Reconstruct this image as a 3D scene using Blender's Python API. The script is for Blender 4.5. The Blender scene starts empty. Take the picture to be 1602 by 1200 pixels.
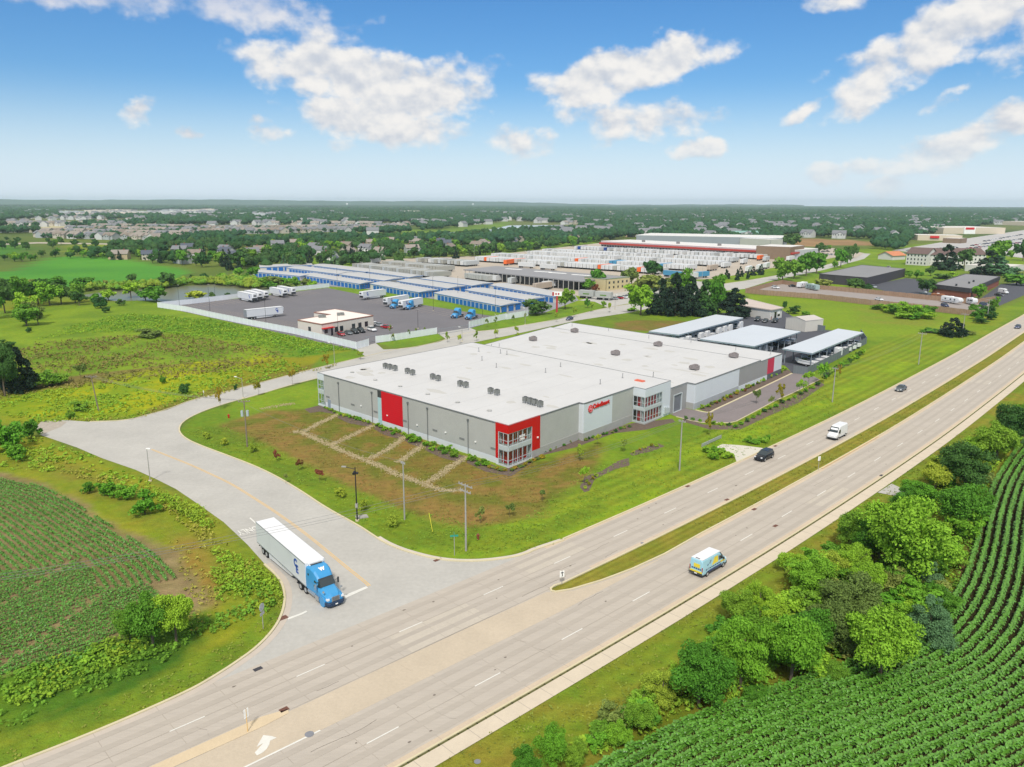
import bpy, bmesh, math, random
import numpy as np
from mathutils import Vector, Matrix
random.seed(7); rng = np.random.default_rng(11)
S = bpy.context.scene
R = math.radians
# ---------------------------------------------------------------- camera
FPX, HOR, ROLL, CAMH = 1220.0, 317.5, 0.2, 46.6
TH = math.atan((600-HOR)/FPX)
cam = bpy.data.objects.new("camera", bpy.data.cameras.new("camera"))
S.collection.objects.link(cam); S.camera = cam
cam.data.sensor_width = 36; cam.data.lens = 36*FPX/1602
cam.data.clip_start = 0.5; cam.data.clip_end = 60000
cam.matrix_world = Matrix.Translation((0, 0, CAMH)) @ Matrix.Rotation(math.pi/2-TH, 4, 'X') @ Matrix.Rotation(R(ROLL), 4, 'Z')
def ray(px, py):
    r = R(ROLL); u = px-801; v = py-600
    u, v = u*math.cos(r)+v*math.sin(r), v*math.cos(r)-u*math.sin(r)
    return Vector((u, FPX*math.cos(TH)-v*math.sin(TH), -(FPX*math.sin(TH)+v*math.cos(TH))))
def G(px, py, z=0.0):
    """survey point: where the sight line through photo point (px,py) meets height z"""
    d = ray(px, py); t = (z-CAMH)/d.z
    return Vector((d.x*t, d.y*t, z))
# ---------------------------------------------------------------- exposure, world, sun
S.view_settings.view_transform = 'Standard'; S.view_settings.look = 'None'
S.view_settings.exposure = 0.19; S.view_settings.gamma = 1
S.render.engine = 'CYCLES'
SUN_EL, SUN_AZ = R(50), R(186)      # azimuth clockwise from +Y
W = bpy.data.worlds.new("World"); S.world = W; W.use_nodes = True
nt = W.node_tree; nt.nodes.clear()
def N(t, **k):
    n = nt.nodes.new(t)
    for a, b in k.items(): setattr(n, a, b)
    return n
def put(sock, v):
    if hasattr(v, 'is_output'): nt.links.new(v, sock)
    else: sock.default_value = v
def mth(op, a, b=0.0, c=0.0):
    n = N('ShaderNodeMath', operation=op)
    put(n.inputs[0], a); put(n.inputs[1], b); put(n.inputs[2], c); return n.outputs[0]
def mixc(f, a, b, blend='MIX'):
    n = N('ShaderNodeMix', data_type='RGBA', blend_type=blend)
    put(n.inputs[0], f); put(n.inputs[6], a); put(n.inputs[7], b); return n.outputs[2]
def sstep(x, a, b):
    n = N('ShaderNodeMapRange', interpolation_type='SMOOTHSTEP')
    put(n.inputs[0], x); n.inputs[1].default_value = a; n.inputs[2].default_value = b; return n.outputs[0]
sky = N('ShaderNodeTexSky', sky_type='NISHITA', sun_disc=False)
sky.sun_elevation = SUN_EL; sky.sun_rotation = SUN_AZ
sky.air_density = 1.0; sky.dust_density = 0.6; sky.ozone_density = 2.5
tc = N('ShaderNodeTexCoord'); sep = N('ShaderNodeSeparateXYZ'); nt.links.new(tc.outputs['Generated'], sep.inputs[0])
az = mth('MULTIPLY', mth('ARCTAN2', sep.outputs[0], sep.outputs[1]), 57.2958)
el = mth('MULTIPLY', mth('ARCSINE', sep.outputs[2]), 57.2958)
cmb = N('ShaderNodeCombineXYZ'); put(cmb.inputs[0], az); put(cmb.inputs[1], mth('MULTIPLY', el, 1.35)); 
def noise(vec, scale, det=6, rough=.6, off=(0,0,0), col=False):
    m = N('ShaderNodeVectorMath', operation='ADD'); put(m.inputs[0], vec); m.inputs[1].default_value = off
    n = N('ShaderNodeTexNoise'); put(n.inputs['Vector'], m.outputs[0])
    n.inputs['Scale'].default_value = scale; n.inputs['Detail'].default_value = det; n.inputs['Roughness'].default_value = rough
    return n.outputs['Color' if col else 'Fac']
P3 = cmb.outputs[0]
wn = noise(P3, .32, 4, .6, (3, 7, 1), True); wsep = N('ShaderNodeSeparateColor'); put(wsep.inputs[0], wn)
waz = mth('ADD', az, mth('MULTIPLY', mth('SUBTRACT', wsep.outputs[0], .5), 3.2))
wel = mth('ADD', el, mth('MULTIPLY', mth('SUBTRACT', wsep.outputs[1], .5), 2.2))
# clouds: photo centre, half sizes in px, tilt(deg), weight
CL = [(560,122,160,44,8,1.4),(640,148,125,40,0,1.4),(590,192,120,32,6,1.3),(440,95,50,26,10,.8),(690,128,90,30,-6,.8),(500,60,75,22,-10,.55),
 (370,8,130,30,4,.8),(130,-4,100,20,0,.75),(985,108,145,34,-10,1.4),(920,135,75,28,-8,1.2),(1010,188,120,28,3,.9),(930,190,60,28,20,.7),
 (1090,232,44,15,0,.95),(810,222,52,27,5,.9),(1490,52,165,42,-24,1.15),(1390,110,95,36,-30,1.1),(1545,25,110,38,-10,1),(1255,172,34,12,-30,.8),(1600,75,44,26,-30,.7),
 (1500,228,85,26,-22,1),(1585,188,70,22,-20,1),(1310,6,40,12,0,.7),(1295,275,30,18,10,.8),(1360,262,44,14,-6,.8),(1390,294,32,16,0,.75),
 (222,178,32,16,-20,.7),(296,212,18,10,0,.8),(420,205,34,15,10,.75),(545,228,30,14,0,.6),(1470,165,28,8,-30,.4)]
best = None
for (x, y, a, b, t, w) in CL:
    d = ray(x, y).normalized(); ca = math.degrees(math.atan2(d.x, d.y)); ce = math.degrees(math.asin(d.z))
    k = 57.2958/FPX
    A, B, t = a*k*1.08, b*k*1.1, R(t)
    dx = mth('SUBTRACT', waz, ca); dy = mth('SUBTRACT', wel, ce)
    # image tilt: y grows downward, elevation upward
    u_ = mth('ADD', mth('MULTIPLY', dx, math.cos(t)/A), mth('MULTIPLY', dy, -math.sin(t)/A))
    v_ = mth('ADD', mth('MULTIPLY', dx, math.sin(t)/B), mth('MULTIPLY', dy, math.cos(t)/B))
    q = mth('ADD', mth('MULTIPLY', u_, u_), mth('MULTIPLY', v_, v_))
    m = mth('MULTIPLY', mth('SUBTRACT', 1.12, q), w)
    best = m if best is None else mth('MAXIMUM', best, m)
best = mth('MAXIMUM', best, -1.2)
high = mth('MULTIPLY', sstep(el, 15, 24), 1.35)  # unseen overhead cloud cover, added for soft white light
best = mth('MAXIMUM', best, mth('ADD', mth('MULTIPLY', high, 1.9), -1.3))
f1 = noise(P3, .5, 6, .49)
dens = mth('ADD', mth('MULTIPLY', best, 1.0), mth('MULTIPLY', mth('SUBTRACT', f1, .525), 2.7))
mask = sstep(dens, .0, 1.0)
f2 = noise(P3, .5, 5, .49, (0.12, .8, 0))       # sampled a little higher: lit tops, grey bellies
lit = mth('ADD', .62, mth('MULTIPLY', mth('SUBTRACT', f1, f2), 1.8))
lit = N('ShaderNodeClamp').outputs[0] if False else sstep(lit, .15, .95)
f3 = noise(P3, .12, 3, .5, (9, 2, 4))
ccol = mixc(lit, (.52, .56, .63, 1), (.80, .785, .765, 1))
ccol = mixc(mth('MULTIPLY', sstep(mth('ADD', el, mth('MULTIPLY', az, -.10)), 11.2, 15), .75), ccol, (.46, .52, .68, 1))
ccol = mixc(sstep(el, 14.5, 20), ccol, (.66, .645, .62, 1))  # added overhead cover toned neutral to whiten its light
skyg = mixc(sstep(el, -1, 15), (.60, .80, .98, 1), (.37, .71, 1.0, 1))
skyc = mixc(1.0, sky.outputs[0], skyg, 'MULTIPLY')
hz = mth('MULTIPLY', sstep(mth('MULTIPLY', el, -1), -8.5, .5), .92)
k_ = N('ShaderNodeVectorMath', operation='SCALE'); put(k_.inputs[0], skyc); k_.inputs['Scale'].default_value = SKYK = 0.105
low = mixc(hz, k_.outputs[0], (.68, .78, .88, 1))
cm = mth('MULTIPLY', mask, mth('SUBTRACT', 1.0, mth('MULTIPLY', sstep(mth('MULTIPLY', el, -1), -5, 0), .6)))
out = mixc(cm, low, ccol)
bg = N('ShaderNodeBackground'); put(bg.inputs[0], out); bg.inputs[1].default_value = 1.0
wo = N('ShaderNodeOutputWorld'); nt.links.new(bg.outputs[0], wo.inputs[0])
sl = bpy.data.lights.new("sun", 'SUN'); sl.energy = 3.0; sl.angle = R(7); sl.color = (1, .945, .87)
so = bpy.data.objects.new("sun", sl); S.collection.objects.link(so)
sd = Vector((math.sin(SUN_AZ)*math.cos(SUN_EL), math.cos(SUN_AZ)*math.cos(SUN_EL), math.sin(SUN_EL)))
so.rotation_euler = sd.to_track_quat('Z', 'Y').to_euler(); so.location = (0, -50, 120)
# ---------------------------------------------------------------- materials
def lin(c):
    return tuple((v/255/12.92 if v/255 <= .04045 else ((v/255+.055)/1.055)**2.4) for v in c)
MATS = {}
def M(name, col, rough=.65, var=.12, scale=.6, metal=0, bump=0, bscale=8, spec=.35, obvar=0, fine=0, attr=None, trans=0, hue=0, stretch=None, zl=None, soft=None):
    """procedural material: base colour x large noise x fine noise"""
    if name in MATS: return MATS[name]
    m = bpy.data.materials.new(name); m.use_nodes = True; t = m.node_tree; b = t.nodes['Principled BSDF']
    def nd(ty, **k):
        n = t.nodes.new(ty)
        for a, q in k.items(): setattr(n, a, q)
        return n
    b.inputs['Roughness'].default_value = rough; b.inputs['Metallic'].default_value = metal
    b.inputs['Specular IOR Level'].default_value = spec
    if attr:
        a = nd('ShaderNodeAttribute', attribute_name=attr); cur = a.outputs['Color']
    else:
        rgb = nd('ShaderNodeRGB'); rgb.outputs[0].default_value = (*col, 1); cur = rgb.outputs[0]
    g = nd('ShaderNodeNewGeometry'); vec = g.outputs['Position']
    if stretch:
        mp = nd('ShaderNodeMapping'); mp.inputs['Rotation'].default_value[2] = stretch[0]; mp.inputs['Scale'].default_value = (stretch[1], stretch[2], 1)
        t.links.new(vec, mp.inputs[0]); vec = mp.outputs[0]
    def mul(cur, fac_sock, amt):
        mr = nd('ShaderNodeMapRange'); t.links.new(fac_sock, mr.inputs[0])
        mr.inputs[1].default_value = .25; mr.inputs[2].default_value = .75
        mr.inputs[3].default_value = 1-amt; mr.inputs[4].default_value = 1+amt
        v = nd('ShaderNodeVectorMath', operation='SCALE'); t.links.new(cur, v.inputs[0]); t.links.new(mr.outputs[0], v.inputs['Scale'])
        return v.outputs[0]
    if var:
        n = nd('ShaderNodeTexNoise'); n.inputs['Scale'].default_value = scale; n.inputs['Detail'].default_value = 5; n.inputs['Roughness'].default_value = .65
        t.links.new(vec, n.inputs['Vector']); cur = mul(cur, n.outputs['Fac'], var)
    if fine:
        n = nd('ShaderNodeTexNoise'); n.inputs['Scale'].default_value = scale*14; n.inputs['Detail'].default_value = 3
        t.links.new(vec, n.inputs['Vector']); cur = mul(cur, n.outputs['Fac'], fine)
    if zl:
        for ax_, per, amt in zl:
            sx = nd('ShaderNodeSeparateXYZ'); t.links.new(g.outputs['Position'], sx.inputs[0])
            if ax_ == 'h':       # distance along a horizontal wall, any heading
                ad = nd('ShaderNodeMath', operation='ADD'); t.links.new(sx.outputs[0], ad.inputs[0]); t.links.new(sx.outputs[1], ad.inputs[1]); so_ = ad.outputs[0]
            else: so_ = sx.outputs[2]
            dv = nd('ShaderNodeMath', operation='DIVIDE'); t.links.new(so_, dv.inputs[0]); dv.inputs[1].default_value = per
            fr = nd('ShaderNodeMath', operation='FRACT'); t.links.new(dv.outputs[0], fr.inputs[0])
            mr = nd('ShaderNodeMapRange', interpolation_type='SMOOTHSTEP'); t.links.new(fr.outputs[0], mr.inputs[0]); mr.inputs[1].default_value = .0; mr.inputs[2].default_value = .3
            mr.inputs[3].default_value = 1-amt; mr.inputs[4].default_value = 1+amt*.2
            v = nd('ShaderNodeVectorMath', operation='SCALE'); t.links.new(cur, v.inputs[0]); t.links.new(mr.outputs[0], v.inputs['Scale']); cur = v.outputs[0]
    if hue:
        n = nd('ShaderNodeTexNoise'); n.inputs['Scale'].default_value = scale*.7; n.inputs['Detail'].default_value = 3
        t.links.new(vec, n.inputs['Vector'])
        hs = nd('ShaderNodeHueSaturation'); mr = nd('ShaderNodeMapRange'); t.links.new(n.outputs['Fac'], mr.inputs[0])
        mr.inputs[1].default_value = .3; mr.inputs[2].default_value = .7; mr.inputs[3].default_value = .5-hue; mr.inputs[4].default_value = .5+hue
        t.links.new(mr.outputs[0], hs.inputs['Hue']); t.links.new(cur, hs.inputs['Color']); cur = hs.outputs[0]
    if obvar:
        oi = nd('ShaderNodeObjectInfo'); mr = nd('ShaderNodeMapRange'); t.links.new(oi.outputs['Random'], mr.inputs[0])
        mr.inputs[3].default_value = .5-obvar*.12; mr.inputs[4].default_value = .5+obvar*.09
        mv = nd('ShaderNodeMapRange'); t.links.new(oi.outputs['Random'], mv.inputs[0]); mv.inputs[3].default_value = 1+obvar; mv.inputs[4].default_value = 1-obvar
        hs = nd('ShaderNodeHueSaturation'); t.links.new(mr.outputs[0], hs.inputs['Hue']); t.links.new(mv.outputs[0], hs.inputs['Value'])
        t.links.new(cur, hs.inputs['Color']); cur = hs.outputs[0]
    t.links.new(cur, b.inputs['Base Color'])
    if bump:
        n = nd('ShaderNodeTexNoise'); n.inputs['Scale'].default_value = bscale; n.inputs['Detail'].default_value = 3
        t.links.new(g.outputs['Position'], n.inputs['Vector'])
        bp = nd('ShaderNodeBump'); bp.inputs['Strength'].default_value = bump; bp.inputs['Distance'].default_value = .15
        t.links.new(n.outputs['Fac'], bp.inputs['Height']); t.links.new(bp.outputs[0], b.inputs['Normal'])
    if trans:
        tr = nd('ShaderNodeBsdfTranslucent'); t.links.new(cur, tr.inputs['Color'])
        ms = nd('ShaderNodeMixShader'); ms.inputs[0].default_value = trans
        t.links.new(b.outputs[0], ms.inputs[1]); t.links.new(tr.outputs[0], ms.inputs[2])
        t.links.new(ms.outputs[0], t.nodes['Material Output'].inputs[0])
    MATS[name] = m; return m
# ---------------------------------------------------------------- mesh helpers
COL = S.collection
class MB:
    """collects shapes into one mesh"""
    def __init__(s): s.v = []; s.f = []; s.m = []; s.mi = 0
    def add(s, vs, fs):
        o = len(s.v); s.v += [tuple(v) for v in vs]; s.f += [tuple(i+o for i in f) for f in fs]; s.m += [s.mi]*len(fs); return s
    def box(s, x0, x1, y0, y1, z0, z1, mt=None):
        vs = [(x, y, z) for z in (z0, z1) for x, y in ((x0, y0), (x1, y0), (x1, y1), (x0, y1))]
        if mt is not None: vs = [mt @ Vector(v) for v in vs]
        return s.add(vs, [(3, 2, 1, 0), (4, 5, 6, 7), (0, 1, 5, 4), (1, 2, 6, 5), (2, 3, 7, 6), (3, 0, 4, 7)])
    def cyl(s, p0, p1, r0, r1=None, n=8, cap=True):
        r1 = r0 if r1 is None else r1; p0 = Vector(p0); p1 = Vector(p1); d = (p1-p0).normalized()
        a = d.orthogonal().normalized(); b = d.cross(a)
        vs = [p + (a*math.cos(2*math.pi*i/n) + b*math.sin(2*math.pi*i/n))*r for p, r in ((p0, r0), (p1, r1)) for i in range(n)]
        fs = [(i, (i+1) % n, n+(i+1) % n, n+i) for i in range(n)]
        if cap: fs += [tuple(range(n-1, -1, -1)), tuple(range(n, 2*n))]
        return s.add(vs, fs)
    def prism(s, pts, z0, z1):
        n = len(pts)
        a = sum(pts[i][0]*pts[(i+1) % n][1]-pts[(i+1) % n][0]*pts[i][1] for i in range(n))
        if a < 0: pts = pts[::-1]
        vs = [(p[0], p[1], z0) for p in pts]+[(p[0], p[1], z1) for p in pts]
        return s.add(vs, [tuple(range(n-1, -1, -1)), tuple(range(n, 2*n))]+[(i, (i+1) % n, n+(i+1) % n, n+i) for i in range(n)])
    def flat(s, pts, z):
        n = len(pts)
        a = sum(pts[i][0]*pts[(i+1) % n][1]-pts[(i+1) % n][0]*pts[i][1] for i in range(n))
        if a < 0: pts = pts[::-1]
        return s.add([(p[0], p[1], z) for p in pts], [tuple(range(n))])
    def extr(s, prof, y0, y1, sx=1.0):
        """profile in XZ extruded along Y"""
        n = len(prof)
        vs = [(x, y0, z) for x, z in prof]+[(x, y1, z) for x, z in prof]
        return s.add(vs, [tuple(range(n)), tuple(range(2*n-1, n-1, -1))]+[((i+1) % n, i, n+i, n+(i+1) % n) for i in range(n)])
    def quad(s, a, b, c, d): return s.add([a, b, c, d], [(0, 1, 2, 3)])
    def wall(s, a, b, z0, z1, off=0.0, th=0.0):
        """vertical rectangle from a to b, pushed off to the right-hand side"""
        a = Vector(a[:2]); b = Vector(b[:2]); d = (b-a).normalized(); nrm = Vector((d.y, -d.x))
        a2 = a+nrm*off; b2 = b+nrm*off
        if th:
            a1 = a+nrm*(off-th); b1 = b+nrm*(off-th)
            return s.prism([a2, b2, b1, a1], z0, z1)
        return s.quad((*a2, z0), (*b2, z0), (*b2, z1), (*a2, z1))
    def mesh(s, name, mats, smooth=False):
        me = bpy.data.meshes.new(name); me.from_pydata(s.v, [], s.f)
        for m in (mats if isinstance(mats, (list, tuple)) else [mats]): me.materials.append(m)
        if any(s.m): me.polygons.foreach_set('material_index', s.m)
        if smooth: me.polygons.foreach_set('use_smooth', [True]*len(s.f))
        me.update(); return me
    def obj(s, name, mats, parent=None, smooth=False):
        return ob(name, s.mesh(name, mats, smooth), parent)
KIDS = {}
def ob(name, me, parent=None, loc=None, rz=0, sc=None):
    o = bpy.data.objects.new(name, me); COL.objects.link(o)
    if parent: o.parent = parent; KIDS.setdefault(parent.name, []).append(o)
    if loc is not None: o.location = loc
    if rz: o.rotation_euler = (0, 0, rz)
    if sc is not None: o.scale = (sc, sc, sc) if isinstance(sc, (int, float)) else sc
    return o
def tag(o, label=None, cat=None, group=None, kind=None):
    if label: o['label'] = label
    if cat: o['category'] = cat
    if group: o['group'] = group
    if kind: o['kind'] = kind
    return o
def thing(name, label, cat, loc=(0, 0, 0), rz=0, group=None, sc=None):
    o = ob(name, None, None, loc, rz, sc); o.empty_display_size = .3; return tag(o, label, cat, group)
def clone(src, loc, rz=0, label=None, group=None, sc=None):
    r = src.copy(); COL.objects.link(r); r.location = loc; r.rotation_euler = (0, 0, rz)
    if sc is not None: r.scale = (sc, sc, sc) if isinstance(sc, (int, float)) else sc
    if label: r['label'] = label
    if group: r['group'] = group
    for ch in KIDS.get(src.name, []):
        c = ch.copy(); COL.objects.link(c); c.parent = r
        for g in KIDS.get(ch.name, []):
            d = g.copy(); COL.objects.link(d); d.parent = c
    return r
used = set()
def place(src, loc, rz=0, label=None, group=None, sc=None):
    """first use moves the source itself, later uses copy it"""
    if src.name in used: return clone(src, loc, rz, label, group, sc)
    used.add(src.name); src.location = loc; src.rotation_euler = (0, 0, rz)
    if sc is not None: src.scale = (sc, sc, sc) if isinstance(sc, (int, float)) else sc
    if label: src['label'] = label
    if group: src['group'] = group
    return src
def npmesh(name, V, F, mat, smooth=False, attr=None):
    """V (n,3), F (m,k) arrays -> mesh, fast"""
    me = bpy.data.meshes.new(name); V = np.ascontiguousarray(V, np.float32); F = np.ascontiguousarray(F, np.int32); k = F.shape[1]
    me.vertices.add(len(V)); me.vertices.foreach_set('co', V.ravel())
    me.loops.add(F.size); me.loops.foreach_set('vertex_index', F.ravel())
    me.polygons.add(len(F)); me.polygons.foreach_set('loop_start', np.arange(0, F.size, k, dtype=np.int32))
    try: me.polygons.foreach_set('loop_total', np.full(len(F), k, np.int32))
    except Exception: pass
    if smooth: me.polygons.foreach_set('use_smooth', np.ones(len(F), bool))
    me.materials.append(mat); me.update(calc_edges=True)
    if attr is not None:
        a = me.color_attributes.new('Col', 'FLOAT_COLOR', 'POINT')
        c = np.ones((len(V), 4), np.float32); c[:, :3] = attr; a.data.foreach_set('color', c.ravel())
    return me
def inpoly(X, Y, poly):
    r = np.zeros(X.shape, bool); n = len(poly); j = n-1
    for i in range(n):
        xi, yi = poly[i][0], poly[i][1]; xj, yj = poly[j][0], poly[j][1]
        c = ((yi > Y) != (yj > Y))
        if yi != yj: r ^= c & (X < (xj-xi)*(Y-yi)/(yj-yi)+xi)
        j = i
    return r
def vnoise(X, Y, s, seed=0):
    """cheap value noise, range -1..1"""
    x = X/s; y = Y/s; xi = np.floor(x).astype(np.int64); yi = np.floor(y).astype(np.int64); fx = x-xi; fy = y-yi
    fx = fx*fx*(3-2*fx); fy = fy*fy*(3-2*fy)
    def h(a, b):
        v = (a*374761393+b*668265263+seed*974634) & 0xffffffff; v = ((v ^ (v >> 13))*1274126177) & 0xffffffff
        return ((v ^ (v >> 16)) & 0xffff)/32767.5-1
    return (h(xi, yi)*(1-fx)+h(xi+1, yi)*fx)*(1-fy)+(h(xi, yi+1)*(1-fx)+h(xi+1, yi+1)*fx)*fy
def fbm(X, Y, s, seed=0): return vnoise(X, Y, s, seed)*.55+vnoise(X, Y, s*.45, seed+1)*.3+vnoise(X, Y, s*.2, seed+2)*.15
def PL(pts, z=0.0): return [G(x, y, z) for x, y in pts]
def ext(p, a=0, b=0):
    """lengthen a polyline at its ends, metres"""
    p = list(p)
    if a: p = [p[0]+(p[0]-p[1]).normalized()*a]+p
    if b: p = p+[p[-1]+(p[-1]-p[-2]).normalized()*b]
    return p
def smooth_pl(p, it=2):
    for _ in range(it):
        q = [p[0]]
        for a, b in zip(p, p[1:]): q += [a*.75+b*.25, a*.25+b*.75]
        p = q+[p[-1]]
    return p
# ---------------------------------------------------------------- road frame (s along the highway, t to its right)
RO = Vector((-21.608, 69.864)); RDIR = Vector((.71501, .69911)).normalized(); RN = Vector((RDIR.y, -RDIR.x))
_cs = [-900, -400, -60, -10, 0, 25, 50, 75, 100, 115, 144, 174, 193, 240, 302, 360, 700, 1500]
_ct = [-30, -14, -2.0, -.3, 0, .7, 1, .9, .35, 0, -1.1, -2.8, -3.9, -6.9, -11.8, -16.0, -46, -130]
def cs(s): return float(np.interp(s, _cs, _ct))
def cs2(s): return (cs(s-12)+cs(s-4)+cs(s+4)+cs(s+12))/4
def RP(s, t, z=0.0):
    p = RO+RDIR*s+RN*(t+cs2(s)); return Vector((p.x, p.y, z))
def ST(p):
    q = Vector((p[0], p[1]))-RO; s = q.dot(RDIR); return s, q.dot(RN)-cs2(s)
def strip(ta, tb, s0, s1, step=8):
    n = max(1, int((s1-s0)/step)); ss = [s0+(s1-s0)*i/n for i in range(n+1)]
    return [RP(s, ta) for s in ss]+[RP(s, tb) for s in reversed(ss)]
def tri_sheet(name, polys, z, mat, kind='structure', holes=None):
    """flat sheet from arbitrary simple polygons (triangulated)"""
    bm = bmesh.new()
    for poly in polys:
        vs = [bm.verts.new((p[0], p[1], z)) for p in poly]
        try: f = bm.faces.new(vs)
        except ValueError: continue
        f.normal_update()
        if f.normal.z < 0: f.normal_flip()
    bmesh.ops.triangulate(bm, faces=bm.faces[:], ngon_method='EAR_CLIP')
    me = bpy.data.meshes.new(name); bm.to_mesh(me); bm.free(); me.materials.append(mat)
    o = ob(name, me); 
    if kind: o['kind'] = kind
    return o
def sheet_strip(name, ta, tb, s0, s1, z, mat):
    n = max(1, int((s1-s0)/6)); mb = MB()
    for i in range(n):
        a = s0+(s1-s0)*i/n; b = s0+(s1-s0)*(i+1)/n
        mb.quad(RP(a, tb, z), RP(b, tb, z), RP(b, ta, z), RP(a, ta, z))
    o = mb.obj(name, mat); o['kind'] = 'structure'; return o
def kerb(name, pts, h=.13, w=.28, z=0.0, mat=None, side=1):
    """raised kerb along a polyline, to its left (side=1)"""
    mb = MB(); n = len(pts); P = [Vector((p[0], p[1])) for p in pts]; off = []
    for i in range(n):
        a = P[max(0, i-1)]; b = P[min(n-1, i+1)]; d = (b-a).normalized(); off.append(Vector((-d.y, d.x))*w*side)
    vs = []
    for p, o_ in zip(P, off): vs += [(p.x, p.y, z), (p.x, p.y, h), (p.x+o_.x, p.y+o_.y, h), (p.x+o_.x, p.y+o_.y, z)]
    fs = []
    for i in range(n-1):
        a = 4*i; b = a+4
        for k in range(3): fs.append((a+k, b+k, b+k+1, a+k+1) if side < 0 else (a+k+1, b+k+1, b+k, a+k))
    mb.add(vs, fs)
    o = mb.obj(name, mat or KERBM); o['kind'] = 'structure'; return o
# ---------------------------------------------------------------- outlines surveyed from the photo
EK = PL([(880,845),(837,859),(823,866),(800,872),(760,877),(725,878),(697,876),(673,872),(649,866),(625,858.5),(602,848.5),(583,836),(562,822),(512,795),(475,770),(437,747),(400,729),(350,710),(312,696),(292,686.5),(283,678),(281,671),(285,662),(300,652),(325,641),(362,629),(400,619.5),(450,604),(497,592),(560,577.5),(620,563),(680,549),(745,535),(800,524),(905,501),(985,489),(1060,473),(1132,455),(1165,452),(1203,440),(1290,422),(1352,405),(1362,397)])
WK = PL([(19,1198),(127,1156),(222,1116),(301,1080),(332,1062),(364,1042),(405,1013),(434,981),(446,953),(448,928),(440,905),(412,880),(387,852),(350,817),(312,790),(275,765),(245,750),(212,735),(160,717),(120,700),(62,680)])
GT = PL([(56,669),(64,661),(100,657),(140,660)])
FK = PL([(140,660),(180,659),(207,656),(225,651),(262,641),(300,626),(350,614),(400,601),(487,578),(525,569),(575,557),(617,547),(650,543),(687,535),(712,526),(735,520),(775,516),(800,512),(872,500),(950,481),(985,476),(1035,463),(1090,452),(1132,444),(1162,440),(1209,432),(1280,418),(1335,403),(1345,396)])
EK = smooth_pl(EK[:30], 2)+EK[30:]; WKs = smooth_pl(WK, 2); FKs = smooth_pl(FK, 1)
YARD = PL([(252,480),(270,477),(375,467),(455,457),(512,450.5),(560,460),(665,477.5),(760,493),(792,497),(735,514),(742,519),(712,529),(684,522),(588,537),(598,545),(560,549),(400,512.5)])
# ---------------------------------------------------------------- ground sheet with its plant cover
def axis(lo, hi, u0, u1, st, r=1.045):
    mid = list(np.arange(u0, u1+st/2, st)); a = []; x = u0; d = st
    while x > lo: d *= r; x -= d; a.append(x)
    b = []; x = mid[-1]; d = st
    while x < hi: d *= r; x += d; b.append(x)
    return np.array(a[::-1]+mid+b)
ax = axis(-14000, 14000, -110, 130, .75); ay = axis(-700, 12000, 48, 330, .75)
GX, GY = np.meshgrid(ax, ay); gx = GX.ravel(); gy = GY.ravel()
col = np.zeros((gx.size, 3))
def C(*c):
    v = np.array(lin(c)); return v*(np.array([1.14, .93, .86]) if c[1] > c[0]+4 else np.array([.94, .94, .82]))
def paint(poly, c, c2=None, warp=2.0, feather=1.5, k=1.0, s=9, seed=0, amt=1.0):
    """lay a plant cover of colour c (mottled with c2) inside poly, ragged edge"""
    P = [(p[0], p[1]) for p in poly]; xs = [p[0] for p in P]; ys = [p[1] for p in P]; mrg = warp*3+feather*3+3
    sel = np.where((gx > min(xs)-mrg) & (gx < max(xs)+mrg) & (gy > min(ys)-mrg) & (gy < max(ys)+mrg))[0]
    X, Y = gx[sel], gy[sel]; wx = fbm(X, Y, warp*4+.5, seed+5)*warp; wy = fbm(X, Y, warp*4+.5, seed+9)*warp; a = np.zeros(len(sel)); K = 6
    for j in range(K):
        an = 2*math.pi*j/K; rr = feather*(.4+.6*(j % 2))
        a += inpoly(X+wx+math.cos(an)*rr, Y+wy+math.sin(an)*rr, P)
    a = a/K*amt
    cc = np.broadcast_to(C(*c), (len(sel), 3)).copy()
    if c2 is not None:
        m = np.clip(.5+fbm(X, Y, s, seed+20)*1.5*k, 0, 1)[:, None]; cc = cc*(1-m)+C(*c2)*m
    col[sel] = col[sel]*(1-a[:, None])+cc*a[:, None]
# base colours are the covers' own, bar the shade-darkened maize soil (sunlit photo values are brighter)
dist = np.hypot(gx, gy)
m = np.clip(.5+fbm(gx, gy, 60, 3)*1.4, 0, 1)[:, None]; col[:] = C(98,122,52)*(1-m)+C(78,108,48)*m
far = np.clip((dist-900)/900, 0, 1)[:, None]; m2 = np.clip(.5+fbm(gx, gy, 420, 31)*2, 0, 1)[:, None]
col[:] = col*(1-far)+(C(60,88,46)*(1-m2)+C(92,112,62)*m2)*far
mead = PL([(-400,520),(-100,470),(60,462),(250,478),(330,497),(430,519),(560,549),(487,578),(400,601),(300,626),(207,656),(140,660),(60,662),(0,668),(-400,720)])
paint(mead, (122,142,38), (100,130,40), 3, 2, seed=1, s=14)
paint(PL([(-300,600),(0,545),(120,525),(250,523),(330,535),(420,548),(440,560),(360,580),(260,592),(150,600),(60,612),(0,625),(-300,680)]), (118,108,64), (124,116,62), 5, 4, seed=4, s=10)
paint(PL([(60,530),(160,520),(260,528),(330,545),(230,560),(90,560)]), (92,86,52), (106,100,58), 5, 4, seed=6, s=6, amt=.75)
paint(PL([(250,575),(400,545),(520,560),(487,577),(400,600),(300,625),(200,655),(120,655),(0,650),(0,620),(120,600)]), (140,160,26), (112,146,32), 3, 3, seed=7, s=7)
paint(PL([(90,512),(200,490),(330,500),(420,520),(540,545),(450,555),(330,520),(200,515),(110,520)]), (86,132,32), (62,108,34), 4, 3, seed=8, s=9)
paint(PL([(250,484),(400,516),(545,548),(470,562),(400,552),(300,515)]), (82,134,36), (110,138,40), 3, 3, seed=12, s=8)
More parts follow.
